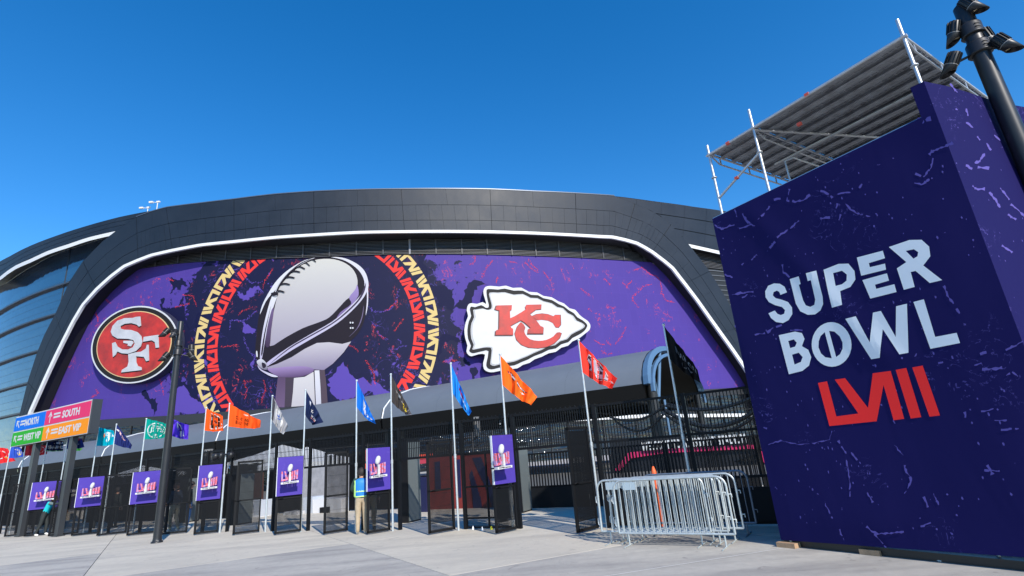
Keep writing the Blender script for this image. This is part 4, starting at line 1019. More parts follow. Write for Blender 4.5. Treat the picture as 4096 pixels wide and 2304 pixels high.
# one bay is shut by a mesh panel
t = thing('shut_gate', 'closed black mesh gate in front of the dark red backdrop', 'gate', (0, 0, 0)); a, b = poles[3]+.12, poles[2]-.08; mb = MB()
n = int((b-a)/.030)
for k in range(n):
    s = a+(b-a)*(k+.5)/n; mb.obox(F3(s, FT, 1.0), (DF.x, DF.y, 0), (NI.x, NI.y, 0), (0, 0, 1), .0088, .004, .76); mb.obox(F3(s, FT, .14), (DF.x, DF.y, 0), (NI.x, NI.y, 0), (0, 0, 1), .003, .003, .10)
for z in (.08, .12, .16, .20): rail(mb, a, b, z, .003, .003)
tag(mb.build('mesh_infill', m_fence, t), kind='stuff')
for z in (.04, .25, .98, 1.76):
    mb = MB(); rail(mb, a, b, z, .02); mb.build('rail', m_fence, t)
for s in (a+.02, (a+b)/2, b-.02): MB().obox(F3(s, FT, .9), (DF.x, DF.y, 0), (NI.x, NI.y, 0), (0, 0, 1), .022, .022, .88).build('stile', m_fence, t)
# gate leaves, hinged beside each pole and standing open towards the plaza
m_mesh = mat('gate_mesh_black', (.006, .007, .009), .6, spec=.15)
LV = {}
lv_px = {1: ((2309, 2141), (2390, 2119)), 2: ((1984, 2139), (2071, 2120)), 3: ((1715, 2141), (1814, 2124)), 4: ((1467, 2140), (1566.5, 2123)), 5: ((1293, 2140), (1399, 2124)),
         6: ((1095, 2140), (1207, 2127)), 7: ((929, 2141), (1033, 2130)), 8: ((773, 2139), (870, 2131)), 9: ((640, 2141), (735, 2134)), 10: ((504, 2142), (605, 2136)), 11: ((385, 2144), (485, 2137)), 12: ((283, 2143), (385, 2137)), 13: ((190, 2145), (290, 2139)), 14: ((90, 2146), (185, 2141)), 15: ((15, 2147), (100, 2142))}

def board_mat():
    m = mat('violet_board', (.066, .040, .30), .5, spec=.2); g = NG(m); v = g.obj()
    f = g.step(g.noise(v, 3, 6, .6, 1.5), .62, .64); sp = g.step(g.noise(v, 14, 2, .5), .74, .76); col = g.mix(g.math('MAXIMUM', g.math('MULTIPLY', f, .12), g.math('MULTIPLY', sp, .5)), (.066, .040, .30), (.16, .12, .45))
    g.put(g.b.inputs['Base Color'], col); return m
m_board = board_mat(); m_num = None
def num_mat():
    m = mat('numeral_coral', (.7, .1, .12), .5); g = NG(m); v = g.obj(); s = g.n('ShaderNodeSeparateXYZ'); g.put(s.inputs[0], v)
    g.put(g.b.inputs['Base Color'], g.mix(g.step(g.noise(v, 16, 4, .7, .8), .46, .56), (.60, .09, .11), (.36, .25, .48))); return m
m_num = num_mat(); m_ball = mat('cast_silver', (.56, .56, .58), .4, var=.1, scale=14)
legs_named = []
for i in range(1, 16):
    (ox, oy), (hx, hy) = lv_px[i]
    A = atz(ox, oy); B = atz(hx, hy)
    # keep hinge at the fence line, leaf length sane
    s_, t_ = fst(B.x, B.y); Bf = Vector(fxy(s_, 0)).to_3d(); dirv = (A-B); 
    L = .68; bear = {1: -135, 2: -133, 3: -128, 4: -128, 5: -124, 6: -118, 7: -114, 8: -110}.get(i, -106)
    ux = Vector((math.sin(R(bear)), math.cos(R(bear)), 0))
    # outer foot found so that it lies on the photographed spot
    Bf = F3(s_, -.02, 0)
    best = None
    for L_ in np.linspace(.55, 1.0, 46):
        for be in np.linspace(bear-16, bear+16, 33):
            u_ = Vector((math.sin(R(be)), math.cos(R(be)), 0)); P_ = Bf+u_*L_; d_ = P_-CAMP
            k = FPX/d_.dot(CF); px = PCX+k*d_.dot(CR); e = abs(px-ox)+abs(L_-.70)*60+abs(be-bear)*.8
            if best is None or e < best[0]: best = (e, L_, u_)
    L, ux = best[1], best[2]; un = Vector((ux.y, -ux.x, 0))
    if un.dot(CAMP-Bf) < 0: un = -un
    Hh = 2.12; nm = order[i] if i < len(order) else 'far left'
    t = thing('gate_leaf', 'open black mesh gate leaf under the %s flag%s' % (nm, ' with board' if i % 2 == 0 else ''), 'gate', (Bf.x, Bf.y, 0), 0, 'gate leaves standing open along the fence')
    inv = -Vector((Bf.x, Bf.y, 0))
    def G(u, z, w=0.): return ux*u+un*w+Vector((0, 0, z))
    for nm2, u_, z_, hu, hz in [('stile', .02, Hh/2+.03, .025, Hh/2), ('stile', L-.03, Hh/2+.03, .03, Hh/2), ('rail', L/2, .06, L/2, .03), ('rail', L/2, Hh, L/2, .03), ('rail', L/2, .98, L/2, .02)]:
        MB().obox(G(u_, z_), ux, un, (0, 0, 1), hu, .022, hz).build(nm2, m_fence, t)
    mb = MB(); n = int((L-.1)/.030)
    for k in range(n): mb.obox(G(.05+(L-.1)*(k+.5)/n, Hh/2+.09), ux, un, (0, 0, 1), .0098, .004, Hh/2-.14)
    for k in range(n): mb.obox(G(.05+(L-.1)*(k+.5)/n, .14), ux, un, (0, 0, 1), .004, .004, .09)
    for k in range(1, 15): mb.obox(G(L/2, .05+k*.018 if k < 9 else Hh*(k-8)/7), ux, un, (0, 0, 1), L/2-.04, .003, .0025)
    tag(mb.build('mesh_infill', m_mesh, t), kind='stuff')
    MB().tube([G(L-.06, .98, .03), G(L-.12, 1.0, .06), G(L-.2, .98, .03)], .012, 6).build('handle', m_fence, t)
    if i % 2 == 0:
        z0, z1 = 1.05, 2.14
        bt = thing('board', 'violet board with raised numerals on the gate under %s flag' % nm, 'sign', (Bf.x, Bf.y, 0), 0, 'violet numeral boards on the open gates')
        bm_ = lambda u, v, w: G(u, v, .035+w)
        lt = -1 if (ux.cross(Vector((0, 0, 1))).dot(un) > 0) else 1
        # board coordinates a: 0 left .. 1 right as seen
        BW = max(L, .66)
        def U(a): return BW*(1-a)+.005
        vv = (Bf+G(BW/2, 1.6)-CAMP).normalized(); par = vv.dot(ux)/vv.dot(un); parz = vv.z/vv.dot(un)
        sh = [0., 0.]
        def bmap(a, b, w): return G(U(a)+sh[0]*par*.95, z0+(z1-z0)*b+sh[0]*parz*.75, .04+w)
        def rz(v): sh[0] = v
        s1_ = Surf(bmap); s1_.poly([(0, 0), (1, 0), (1, 1), (0, 1)], w=.03, th=.05); s1_.build('panel', m_board, bt)
        MB().obox(G(U(0)-.002, (z0+z1)/2, .045), ux, un, (0, 0, 1), .008, .03, (z1-z0)/2).build('edge_strip', m_edge, bt)
        rz(.34)
        s1_ = Surf(bmap); s1_.poly([(.17, .30), (.84, .315), (.84, .365), (.17, .35)], w=.38, th=.12); s1_.build('plinth', m_ball, bt)
        s1_ = Surf(bmap); s1_.put(flat(text='SUPER BOWL', box=(.24, .78, .322, .343), bold=.03), w=.386, th=.004); s1_.build('plinth_lettering', m_blk, bt)
        for nm3, pl in [('numeral_l', [(.18, .63), (.23, .62), (.235, .43), (.36, .43), (.355, .385), (.18, .375)]), ('numeral_v', [(.28, .63), (.34, .62), (.40, .44), (.44, .55), (.44, .40), (.37, .385)]),
                        ('numeral_i', [(.55, .60), (.62, .615), (.615, .395), (.55, .39)]), ('numeral_i', [(.645, .62), (.715, .63), (.71, .40), (.64, .395)]), ('numeral_i', [(.74, .635), (.81, .645), (.80, .405), (.735, .40)])]:
            s1_ = Surf(bmap); s1_.poly(pl, w=.33, th=.08); s1_.build(nm3, m_num, bt)
        s1_ = Surf(bmap); s1_.poly([(.455, .365), (.545, .365), (.525, .60), (.475, .60)], w=.37, th=.10); s1_.build('trophy_stem', m_ball, bt)
        for a_ in (.3, .7): MB().tube([G(U(a_)+.34*par*.95, z0+(z1-z0)*.33, .06), G(U(a_)+.34*par*.95, z0+(z1-z0)*.33, .30)], .02, 6).build('standoff', m_blk, bt)
        # football: a tilted ellipsoid
        cx_, cz_ = U(.505)+.33*par*.95, z0+(z1-z0)*.70+.3*parz*.75; M = Matrix.Translation(G(cx_, cz_, .32)); ax = (Vector((0, 0, 1))*.95-ux*.25).normalized(); az_ = ax.cross(un).normalized()
        Mr = Matrix((( *(ax),), (*(un),), (*(az_),))).transposed().to_4x4(); mb = MB(); prof = [(math.sin(math.pi*k/10)**.8*.068+.001, -.115*math.cos(math.pi*k/10)) for k in range(11)]
        mb.lathe(prof, 12, M=M @ Mr @ Matrix.Rotation(math.pi/2, 4, 'Y')); mb.build('trophy_ball', m_ball, bt)
# floor tracks of the gateways
for i in range(1, 9):
    s = (edges[i+1]+edges[i])/2 if i < len(edges)-1 else 0
    if i in (2, 4): pass
# ------------------------------------------------------------------ flagpoles
for i, s in enumerate(poles):
    x, y = fxy(s, 0); nm = order[i]
    t = thing('flagpole', 'slender galvanised pole flying the %s flag' % nm, 'flagpole', (x, y, 0), 0, 'flagpoles along the fence')
    MB().tube([(0, 0, 0), (0, 0, 1.75)], .030, 8).build('lower_tube', m_galv, t)
    MB().tube([(0, 0, 1.75), (0, 0, HP)], .023, 8).build('upper_tube', m_galv, t)
    MB().lathe([(0, HP+.03), (.03, HP+.02), (.035, HP), (.024, HP-.03)], 8).build('cap', m_galv, t)
    MB().tube([(0, 0, 1.70), (0, 0, 1.80)], .038, 8).build('collar', m_galv, t)

# ------------------------------------------------------------------ flags
C5 = crop(350, 1550, .27174); C4 = crop(1000, 1480, .27174); C66 = crop(1600, 1350, .345); C77 = crop(2250, 1350, .37963); Z3 = crop(0, 1550, .27605); ZR4 = crop(2600, 1300, .27609)
def fm(name, c): return mat('cloth_'+name, c, .85, spec=.08)
ORG = (.70, .085, .012); WH = (.58, .58, .58); NV = (.010, .018, .06); BK = (.012, .012, .013)
def ellp(cx, cy, rx, ry, n=16, a0=0): return [(cx+rx*math.cos(a0+2*math.pi*k/n), cy+ry*math.sin(a0+2*math.pi*k/n)) for k in range(n)]
def starp(cx, cy, r, k=.42): return [(cx+(r if i % 2 == 0 else r*k)*math.sin(math.pi*i/5), cy+(r if i % 2 == 0 else r*k)*math.cos(math.pi*i/5)*1.4) for i in range(10)]
arrow = [(.25, .78), (.5, .86), (.72, .66), (.90, .42), (.70, .30), (.45, .12), (.40, .30), (.22, .28), (.26, .45), (.20, .60)]
FL = [ # (pole idx, quad px [top hoist, top fly, bottom fly, bottom hoist], base colour, folds, label, decor[(name, loops|text, box, colour, layer)])
 (0, ZR4([(210, 10), (690, 640), (735, 850), (290, 490)]), BK, 'black flag with small silver lettering hanging in a triangle', [('lettering', 'NATION', (.30, .92, .50, .72), (.45, .45, .47), 1), ('lettering', 'L V', (.45, .8, .2, .36), (.45, .45, .47), 1)]),
 (1, C77([(178, 32), (575, 440), (522, 545), (215, 366)]), (.80, .045, .03), 'red flag with grey arrowhead emblem outlined in white', [('arrow_outline', [[(x*1.12-.02, y*1.15-.05) for x, y in arrow]], None, WH, 1), ('arrow_edge', [[(x*1.03, y*1.04-.01) for x, y in arrow]], None, (.06, .02, .03), 2), ('arrow', [[(x*.95+.03, y*.92+.04) for x, y in arrow]], None, (.45, .42, .50), 3)]),
 (2, C66([(1182, 205), (1592, 690), (1520, 790), (1200, 548)]), (.88, .13, .015), 'orange flag with slim white and navy horse head mark', [('horse_head', [[(.18, .72), (.30, .80), (.48, .70), (.62, .62), (.80, .60), (.70, .50), (.50, .52), (.34, .58)]], None, NV, 1), ('horse_head', [[(.22, .70), (.32, .76), (.46, .67), (.62, .58), (.78, .57), (.60, .54), (.36, .60)]], None, WH, 2), ('horse_head', [[(.55, .45), (.72, .42), (.66, .30), (.60, .36)]], None, WH, 1)]),
 (3, C66([(582, 300), (830, 860), (800, 905), (596, 632)]), (.015, .20, .62), 'bright blue flag hanging folded with red and white marks', [('stripe_mark', [[(.35, .80), (.55, .75), (.75, .6), (.6, .55), (.42, .65)]], None, (.6, .03, .06), 1), ('stripe_mark', [[(.45, .55), (.7, .5), (.85, .35), (.6, .35)]], None, WH, 2), ('stripe_mark', [[(.55, .3), (.9, .25), (.8, .1)]], None, NV, 1)]),
 (4, C4([(2037, 60), (2385, 655), (2300, 650), (2052, 462)]), (.05, .045, .045), 'faded black flag with white marks and a yellow patch', [('word_mark', [[(.25, .72), (.4, .8), (.55, .7), (.62, .6), (.42, .62)]], None, WH, 1), ('yellow_patch', [[(.62, .66), (.8, .62), (.92, .3), (.74, .28)]], None, (.75, .55, .05), 1), ('grey_hem', [[(.86, .9), (1, .95), (1, .05), (.9, .2)]], None, (.28, .27, .32), 1)]),
 (5, C4([(1536, 150), (1856, 800), (1790, 775), (1532, 545)]), (.01, .14, .55), 'royal blue flag with white horseshoe shape', [('horseshoe', [[(.36, .8), (.50, .74), (.52, .5), (.60, .3), (.70, .45), (.72, .2), (.55, .1), (.40, .3)]], None, WH, 1), ('white_patch', [[(.78, .62), (.9, .55), (.88, .35), (.76, .38)]], None, WH, 1)]),
 (6, C4([(810, 290), (1082, 765), (925, 805), (780, 652)]), NV, 'navy flag with white star and pale stripes', [('star', [starp(.50, .60, .09)], None, WH, 1), ('stripe', [[(.52, .42), (.8, .48), (.86, .40), (.54, .32)]], None, WH, 1), ('stripe', [[(.54, .28), (.84, .36), (.86, .30), (.55, .2)]], None, (.6, .25, .25), 1), ('cap_mark', [[(.25, .85), (.33, .88), (.36, .7), (.3, .72)]], None, (.5, .5, .55), 1)]),
 (7, C4([(302, 380), (565, 830), (490, 955), (290, 725)]), (.30, .30, .32), 'grey and white flag with blue star in a circle', [('white_panel', [ellp(.48, .55, .27, .36)], None, WH, 1), ('star', [starp(.48, .56, .15)], None, (.01, .08, .42), 2), ('dark_hoist', [[(0, 0), (.16, .05), (.20, .95), (0, 1)]], None, (.05, .05, .06), 1)]),
 (8, C5([(2045, 243), (2552, 490), (2540, 592), (2020, 573)]), ORG, 'wide orange flag with two lines of dark brown lettering', [('lettering', 'CLEVELAND', (.22, .62, .42, .60), (.12, .02, .008), 1), ('lettering', 'BROWNS', (.22, .62, .18, .36), (.12, .02, .008), 1), ('small_mark', [[(.45, .84), (.6, .88), (.62, .80), (.47, .76)]], None, (.9, .6, .5), 1)]),
 (9, C5([(1672, 312), (1990, 420), (2003, 640), (1632, 636)]), ORG, 'orange flag with a large black striped letter B edged in white', [('letter_edge', 'B', (.26, .96, .10, .90), WH, 1), ('letter_b', 'B', (.32, .90, .16, .84), BK, 2), ('tiger_stripe', [[(.45, .8), (.52, .82), (.5, .5), (.42, .3)], [(.62, .75), (.7, .78), (.66, .5), (.6, .55)]], None, ORG, 3)]),
 (10, C5([(1163, 455), (1490, 560), (1480, 770), (1115, 700)]), (.09, .04, .50), 'purple flag with white and black bird head', [('bird_head', [[(.35, .9), (.55, .85), (.72, .55), (.78, .2), (.6, .1), (.5, .4), (.38, .6)]], None, WH, 1), ('bird_head', [[(.42, .84), (.54, .78), (.66, .5), (.55, .45), (.44, .6)]], None, (.06, .04, .12), 2)]),
 (11, C5([(812, 462), (1205, 540), (1135, 735), (785, 762)]), (.0, .24, .19), 'green flag with white outlined oval and slanted white lettering', [('oval', [ellp(.52, .48, .43, .43, 20), ellp(.52, .48, .385, .365, 20)], None, WH, 1), ('lettering', 'JETS', (.2, .84, .32, .64), WH, 1), ('ball_mark', [ellp(.5, .22, .12, .06)], None, WH, 1), ('small_mark', [[(.3, .73), (.68, .74), (.68, .69), (.3, .68)]], None, WH, 1)]),
 (12, C5([(380, 540), (655, 845), (640, 900), (345, 830)]), (.015, .025, .12), 'navy flag blown to a point with pale red and white mark', [('pale_mark', [[(.05, .80), (.2, .88), (.5, .75), (.62, .62), (.45, .55), (.3, .68)]], None, (.75, .45, .45), 1), ('white_mark', [[(.02, .78), (.18, .86), (.2, .78), (.06, .72)]], None, WH, 2)]),
 (13, C5([(65, 590), (385, 640), (400, 840), (35, 865)]), (.0, .30, .40), 'turquoise flag with pale leaping fish and an orange ring', [('fish', [[(.36, .70), (.55, .88), (.85, .80), (1, .6), (.8, .5), (.6, .2), (.5, .3), (.6, .55), (.45, .6)]], None, (.65, .72, .78), 1), ('orange_ring', [[(.34, .6), (.42, .74), (.44, .6), (.40, .45)]], None, (.7, .2, .05), 2), ('bright_top', [[(0, .82), (1, .95), (1, 1), (0, 1)]], None, (.0, .52, .70), 1)]),
 (14, Z3([(1000, 715), (1190, 745), (1222, 870), (960, 890)]), (.012, .025, .13), 'navy flag with faint script behind the right signpost', [('script', 'TFL', (.2, .75, .4, .7), (.35, .4, .6), 1), ('red_top', [[(.1, .85), (.9, .8), (.9, 1), (.1, 1)]], None, (.4, .02, .05), 1), ('green_tail', [[(.25, .0), (.6, .02), (.9, -.05), (.8, -.22), (.3, -.2)]], None, (.25, .8, .12), 1)]),
 (15, Z3([(702, 760), (925, 775), (915, 910), (690, 912)]), (.008, .015, .05), 'navy flag with white bird mark, lettering and a thin green hem', [('lettering', 'SEAHAWKS', (.1, 1.0, .18, .5), WH, 1), ('bird_mark', [[(.4, .7), (.7, .9), (1, .85), (.85, .65), (.6, .66)]], None, WH, 1), ('green_hem', [[(0, -.06), (1, -.06), (1, .03), (0, .03)]], None, (.15, .32, .2), 1)]),
 (16, Z3([(420, 790), (690, 850), (682, 965), (400, 985)]), (.45, .03, .04), 'dark red flag with oval emblem left of the signboard leg', [('oval', [ellp(.6, .55, .3, .36, 16), ellp(.6, .55, .26, .3, 16)], None, (.75, .6, .6), 1), ('letter', 'SF', (.45, .75, .35, .75), (.6, .5, .55), 1)]),
 (17, Z3([(168, 838), (300, 870), (350, 1000), (145, 1025)]), (.03, .08, .42), 'blue flag with white and yellow horn', [('horn', [[(.35, .75), (.7, .8), (.95, .55), (.9, .2), (.6, .25), (.55, .45), (.7, .5), (.6, .62)]], None, WH, 1), ('horn', [[(.6, .35), (.75, .38), (.82, .2), (.65, .15)]], None, (.75, .5, .05), 2)]),
 (18, Z3([(-140, 860), (110, 880), (230, 1060), (-150, 1120)]), (.62, .025, .03), 'red flag with white edged bird head at the left edge', [('bird_head', [[(.35, .85), (.75, .8), (.95, .5), (.7, .3), (.45, .2), (.4, .5)]], None, WH, 1), ('bird_head', [[(.38, .8), (.7, .75), (.88, .5), (.68, .36), (.48, .28), (.44, .5)]], None, (.62, .025, .03), 2), ('beak', [[(.7, .38), (.9, .35), (.78, .22)]], None, (.8, .55, .05), 2)]),
]
for idx, quad, col, lab, dec in FL:
    s = poles[idx]; P0 = Vector((*fxy(s, 0), 0)); vdir = Vector((P0.x, P0.y, 0)).normalized()
    q3 = [atpl(*p, (P0.x, P0.y), vdir) for p in quad]
    # anchor the hoist to the pole
    for k in (0, 3): q3[k].x, q3[k].y = P0.x, P0.y
    if idx >= 14:
        dx = P0-Vector((q3[0].x, q3[0].y, 0))
    for k in (1, 2): q3[k] = q3[k]
    nrm = -vdir; ph = random.random()*6; span = ((q3[1]-q3[0]).length+(q3[2]-q3[3]).length)/2; fr = 2.0+random.random()*1.5
    drop = abs(q3[0].z-q3[1].z)
    def FM(u, v, w, q3=q3, nrm=nrm, ph=ph, fr=fr, span=span):
        uu = min(1, max(0, u)); top = q3[0].lerp(q3[1], u); bot = q3[3].lerp(q3[2], u)
        sag = math.sin(math.pi*uu)*(.05*span); p = bot.lerp(top, v)
        a = .06*min(1, uu*2.5)*(.6+span)
        d = a*math.sin(fr*2*math.pi*uu+ph+v*1.6)+.5*a*math.sin(fr*4.3*math.pi*uu+ph*2-v*2.2)
        p = p+nrm*(d+.02+w)+Vector((0, 0, -sag*(1-v)*.8+.012*math.sin(9*uu+ph)*uu)); return p
    cloth = fm('%d' % idx, col)
    m_ = cloth
    n1, n2 = 22, 10; mb = MB(); vs = [FM(i/n1, j/n2, 0) for i in range(n1+1) for j in range(n2+1)]
    fs = [(i*(n2+1)+j, (i+1)*(n2+1)+j, (i+1)*(n2+1)+j+1, i*(n2+1)+j+1) for i in range(n1) for j in range(n2)]
    mb.add(vs, fs); mb.sm = [True]*len(mb.sm)
    t = thing('flag', lab, 'flag', (0, 0, 0), 0, 'team flags along the fence'); mb.build('cloth', cloth, t)
    for nm, sh, bx, c_, ly in dec:
        sf = Surf(FM)
        bm = flat(text=sh, box=bx, bold=.03) if isinstance(sh, str) else flat(sh)
        sf.put(bm, w=.004*ly, step=.08, stepy=.25); sf.build(nm, fm('print_%02d%02d%02d' % tuple(int(99*min(1, x)) for x in c_), c_), t)
# ------------------------------------------------------------------ checkpoint just inside the fence
def uvt(px, py, t): p = atpl(px, py, fxy(0, t), NI); s, _ = fst(p.x, p.y); return (s, p.z)
def tmap(t): return lambda u, v, w: F3(u, t-w, v)
def slab_on(name, label, cat, pts, t, m, th=.1, w=0., kind=None, group=None, parent=None, ground=False):
    q = [uvt(x, y, t) for x, y in pts]
    if ground:
        zmin = min(p[1] for p in q); q = [(p[0], 0.0 if p[1] < zmin+.25 else p[1]) for p in q]
    sf = Surf(tmap(t)); sf.poly(q, w=w, th=th); o = sf.build(name, m, parent)
    if label: tag(o, label, cat, group)
    return o
m_screen = mat('black_mesh_screen', (.005, .0055, .007), .8, spec=.1, var=.3, scale=2)
m_cab = mat('cabinet_black', (.008, .008, .010), .5, spec=.25); m_cabs = mat('cabinet_grey_side', (.10, .115, .115), .45)
m_cnt = mat('counter_grey', (.42, .45, .50), .55, var=.08, scale=2); m_cntw = mat('counter_white', (.72, .72, .74), .5)
# screens: upright black scrim panels in frames
def scrim(px0, px1, ztop, t, label):
    s0 = uvt(px0, 2080, t)[0]; s1 = uvt(px1, 2080, t)[0]; T_h = thing('scrim_screen', label, 'screen', (0, 0, 0), 0, 'black scrim screens inside the gates')
    n = max(1, round(abs(s1-s0)/2.2))
    for k in range(n):
        a = s0+(s1-s0)*k/n; b = s0+(s1-s0)*(k+1)/n; z = ztop+random.uniform(-.12, .12)
        MB().obox(F3((a+b)/2, t, z/2), (DF.x, DF.y, 0), (NI.x, NI.y, 0), (0, 0, 1), abs(b-a)/2-.03, .01, z/2-.03).build('scrim', m_screen, T_h)
        for e in (a+.03, b-.03): MB().tube([F3(e, t, 0), F3(e, t, z+.03)], .025, 6).build('post', m_fence, T_h)
        MB().tube([F3(a, t, z), F3(b, t, z)], .02, 6).build('rail', m_fence, T_h)
scrim(-140, 250, 2.2, 3.0, 'black scrim screens inside the fence at the far left')
scrim(330, 655, 2.2, 3.4, 'black scrim screens inside the gates behind the standing man')
scrim(708, 905, 1.9, 3.6, 'black scrim screens inside the gates left of the black cabinet')
scrim(1060, 1205, 1.95, 5.0, 'black scrim screen inside the gates left of the white tent')
scrim(1395, 1600, 2.05, 5.0, 'black scrim screen inside the gates right of the white tent')
# inner picket barrier on a solid base
s0, s1 = uvt(2085, 2050, 4.1)[0], 12.0
ib = thing('inner_fence', 'black inner barrier with pickets above a solid base behind the right gates', 'fence', (0, 0, 0))
mb = MB(); pickets(mb, s0, s1, .60, 1.62, .10, .022, 4.1); tag(mb.build('picket', m_fence, ib), kind='stuff')
for a in np.arange(s0, s1-.01, 2.4):
    b = min(s1, a+2.34); MB().obox(F3((a+b)/2, 4.1, .31), (DF.x, DF.y, 0), (NI.x, NI.y, 0), (0, 0, 1), (b-a)/2, .03, .31).build('base_panel', m_fence2, ib)
    MB().tube([F3(a, 4.1, 0), F3(a, 4.1, 1.66)], .035, 6).build('post', m_fence, ib)
for z in (.62, 1.61):
    mb = MB(); rail(mb, s0, s1, z, .025, .03, 4.1); mb.build('rail', m_fence, ib)
# cabinets
for pa, pb, t, h, lab in [((905, 2118), (945, 2125), 1.6, 1.95, 'black checkpoint cabinet beside the grey counters'), ((1597, 2114), (1634, 2118), 1.4, 2.35, 'tall black cabinet with grey side left of the navy panel'), ((2072, 2075), (2094, 2078), 3.0, 1.95, 'slim black cabinet right of the red backdrop'), ((700, 2118), (735, 2120), 2.6, 1.9, 'black cabinet right of the standing man inside the gates')]:
    a, b = uvt(*pa, t)[0], uvt(*pb, t)[0]; T_h = thing('cabinet', lab, 'cabinet', (0, 0, 0), 0, 'black cabinets inside the gates')
    MB().obox(F3((a+b)/2, t+.3, h/2), (DF.x, DF.y, 0), (NI.x, NI.y, 0), (0, 0, 1), (b-a)/2, .3, h/2).build('body', m_cab, T_h)
    MB().obox(F3(b+.012, t+.3, h/2-.02), (DF.x, DF.y, 0), (NI.x, NI.y, 0), (0, 0, 1), .01, .28, h/2-.06).build('side_panel', m_cabs, T_h)
    MB().obox(F3((a+b)/2, t+.3, h+.02), (DF.x, DF.y, 0), (NI.x, NI.y, 0), (0, 0, 1), (b-a)/2+.03, .33, .025).build('cap', m_fence, T_h)
# red and navy backdrop with huge letters
m_bred = mat('backdrop_red', (.22, .022, .018), .6, var=.25, scale=1.5); m_bnavy = mat('backdrop_navy', (.008, .010, .06), .6)
t = 4.6; bd = thing('backdrop_wall', 'tall dark red backdrop wall with giant navy letters seen through the gates', 'backdrop', (0, 0, 0))
slab_on('backdrop_panel', None, None, [(1716, 1826), (1972, 1806), (1978, 2085), (1722, 2085)], t, m_bred, .12, parent=bd, ground=True)
for pts in [[(1738, 1848), (1760, 1845), (1764, 1960), (1742, 1965)], [(1828, 1838), (1840, 1837), (1846, 1990), (1834, 1990)], [(1890, 1832), (1925, 1828), (1950, 1900), (1972, 1960), (1974, 2040), (1948, 1960), (1915, 1890)], [(1878, 1900), (1888, 1880), (1925, 2000), (1930, 2060), (1896, 2062), (1888, 1960)]]:
    slab_on('letter_panel', None, None, pts, t, m_bnavy, .02, w=.02, parent=bd)
bd2 = thing('navy_panel', 'navy panel with orange splash mark beside the red backdrop inside the gates', 'panel', (0, 0, 0))
slab_on('panel', None, None, [(1634, 1912), (1703, 1908), (1708, 2072), (1634, 2076)], 3.9, m_bnavy, .1, parent=bd2, ground=True)
slab_on('splash_mark', None, None, [(1652, 1950), (1672, 1944), (1676, 1965), (1668, 1978), (1660, 1968), (1648, 1962)], 3.9, mat('splash_orange', (.75, .16, .04), .5), .01, w=.012, parent=bd2)
hd = thing('red_header', 'bright orange red header board with gold lettering above the navy panel', 'sign', (0, 0, 0))  # plain board in bright red, no emission
slab_on('board', None, None, [(1500, 1832), (1630, 1822), (1731, 1814), (1731, 1831), (1630, 1842), (1500, 1850)], 5.0, mat('header_red', (.85, .09, .04), .5), .1, parent=hd)
slab_on('board', None, None, [(1455, 1800), (1461, 1800), (1461, 1875), (1455, 1875)], 4.8, mat('header_red', (.85, .09, .04), .5), .1, parent=hd)
slab_on('lower_board', None, None, [(1632, 1843), (1712, 1834), (1712, 1852), (1632, 1862)], 5.02, mat('header_maroon', (.5, .05, .08), .5), .1, parent=hd)
a, b = uvt(1633, 1836, 5.0), uvt(1679, 1825, 5.0)
sf = Surf(tmap(5.0)); sf.put(flat(text='LVIII GATE', box=(a[0], b[0], a[1]-.01, b[1]-.01), bold=.02), w=.02, th=.01); 
for f in []: pass
m_goldl = mat('gold_letter', (.8, .6, .2), .5)
# (unreadable gold print: short bars)
mbx = Surf(tmap(5.0))
for k in range(9):
    x = 1634+k*5; mbx.poly([uvt(x, 1838-k*.4, 5.0), uvt(x+3.4, 1837.6-k*.4, 5.0), uvt(x+3.4, 1829-k*.4, 5.0), uvt(x, 1829.4-k*.4, 5.0)], w=.02, th=.01)
tag(mbx.build('gold_print', m_goldl, hd), kind='stuff')
# white peaked tents
def tent(sx, t, wd, ze, zp, lab, side=True):
    T_h = thing('tent', lab, 'tent', (0, 0, 0), 0, 'white peaked tents inside the fence'); h = wd/2
    m_t = mat('tent_fabric', (.80, .80, .80), .6); m_tl = mat('tent_leg', (.6, .6, .62), .4)
    C = [F3(sx-h, t-h, ze), F3(sx+h, t-h, ze), F3(sx+h, t+h, ze), F3(sx-h, t+h, ze)]; ap = F3(sx, t, zp)
    mb = MB(); vs = C+[ap]
    for k in range(4): mb.add([C[k], C[(k+1) % 4], C[k].lerp(ap, .5).lerp(C[(k+1) % 4].lerp(ap, .5), 0)-Vector((0, 0, .08)), C[(k+1) % 4].lerp(ap, .5)-Vector((0, 0, .08)), ap], [(0, 1, 3, 2), (2, 3, 4)])
    mb.build('roof', m_t, T_h)
    for k in range(4): MB().add([C[k], C[(k+1) % 4], C[(k+1) % 4]-Vector((0, 0, .22)), C[k]-Vector((0, 0, .22))], [(0, 3, 2, 1)]).build('valance', m_t, T_h)
    for k in range(4): MB().tube([C[k], Vector((C[k].x, C[k].y, 0))], .03, 6).build('leg', m_tl, T_h)
    if side: MB().add([C[1]-Vector((0, 0, .2)), C[2]-Vector((0, 0, .2)), Vector((C[2].x, C[2].y, 0)), Vector((C[1].x, C[1].y, 0))], [(0, 1, 2, 3)]).build('side_wall', mat('tent_side', (.27, .27, .29), .7, var=.3, scale=3), T_h)
    MB().add([C[2]-Vector((0, 0, .2)), C[3]-Vector((0, 0, .2)), Vector((C[3].x, C[3].y, 0)), Vector((C[2].x, C[2].y, 0))], [(0, 1, 2, 3)]).build('back_wall', m_screen, T_h)
q = uvt(1222, 1960, 8.2); tent(q[0], 8.2, 3.6, 2.05, 2.85, 'white peaked tent above the grey counters inside the gates')
q = uvt(1120, 1960, 11.0); tent(q[0], 11.0, 4.2, 2.5, 3.3, 'white peaked tent further back behind the navy star flag pole', False)
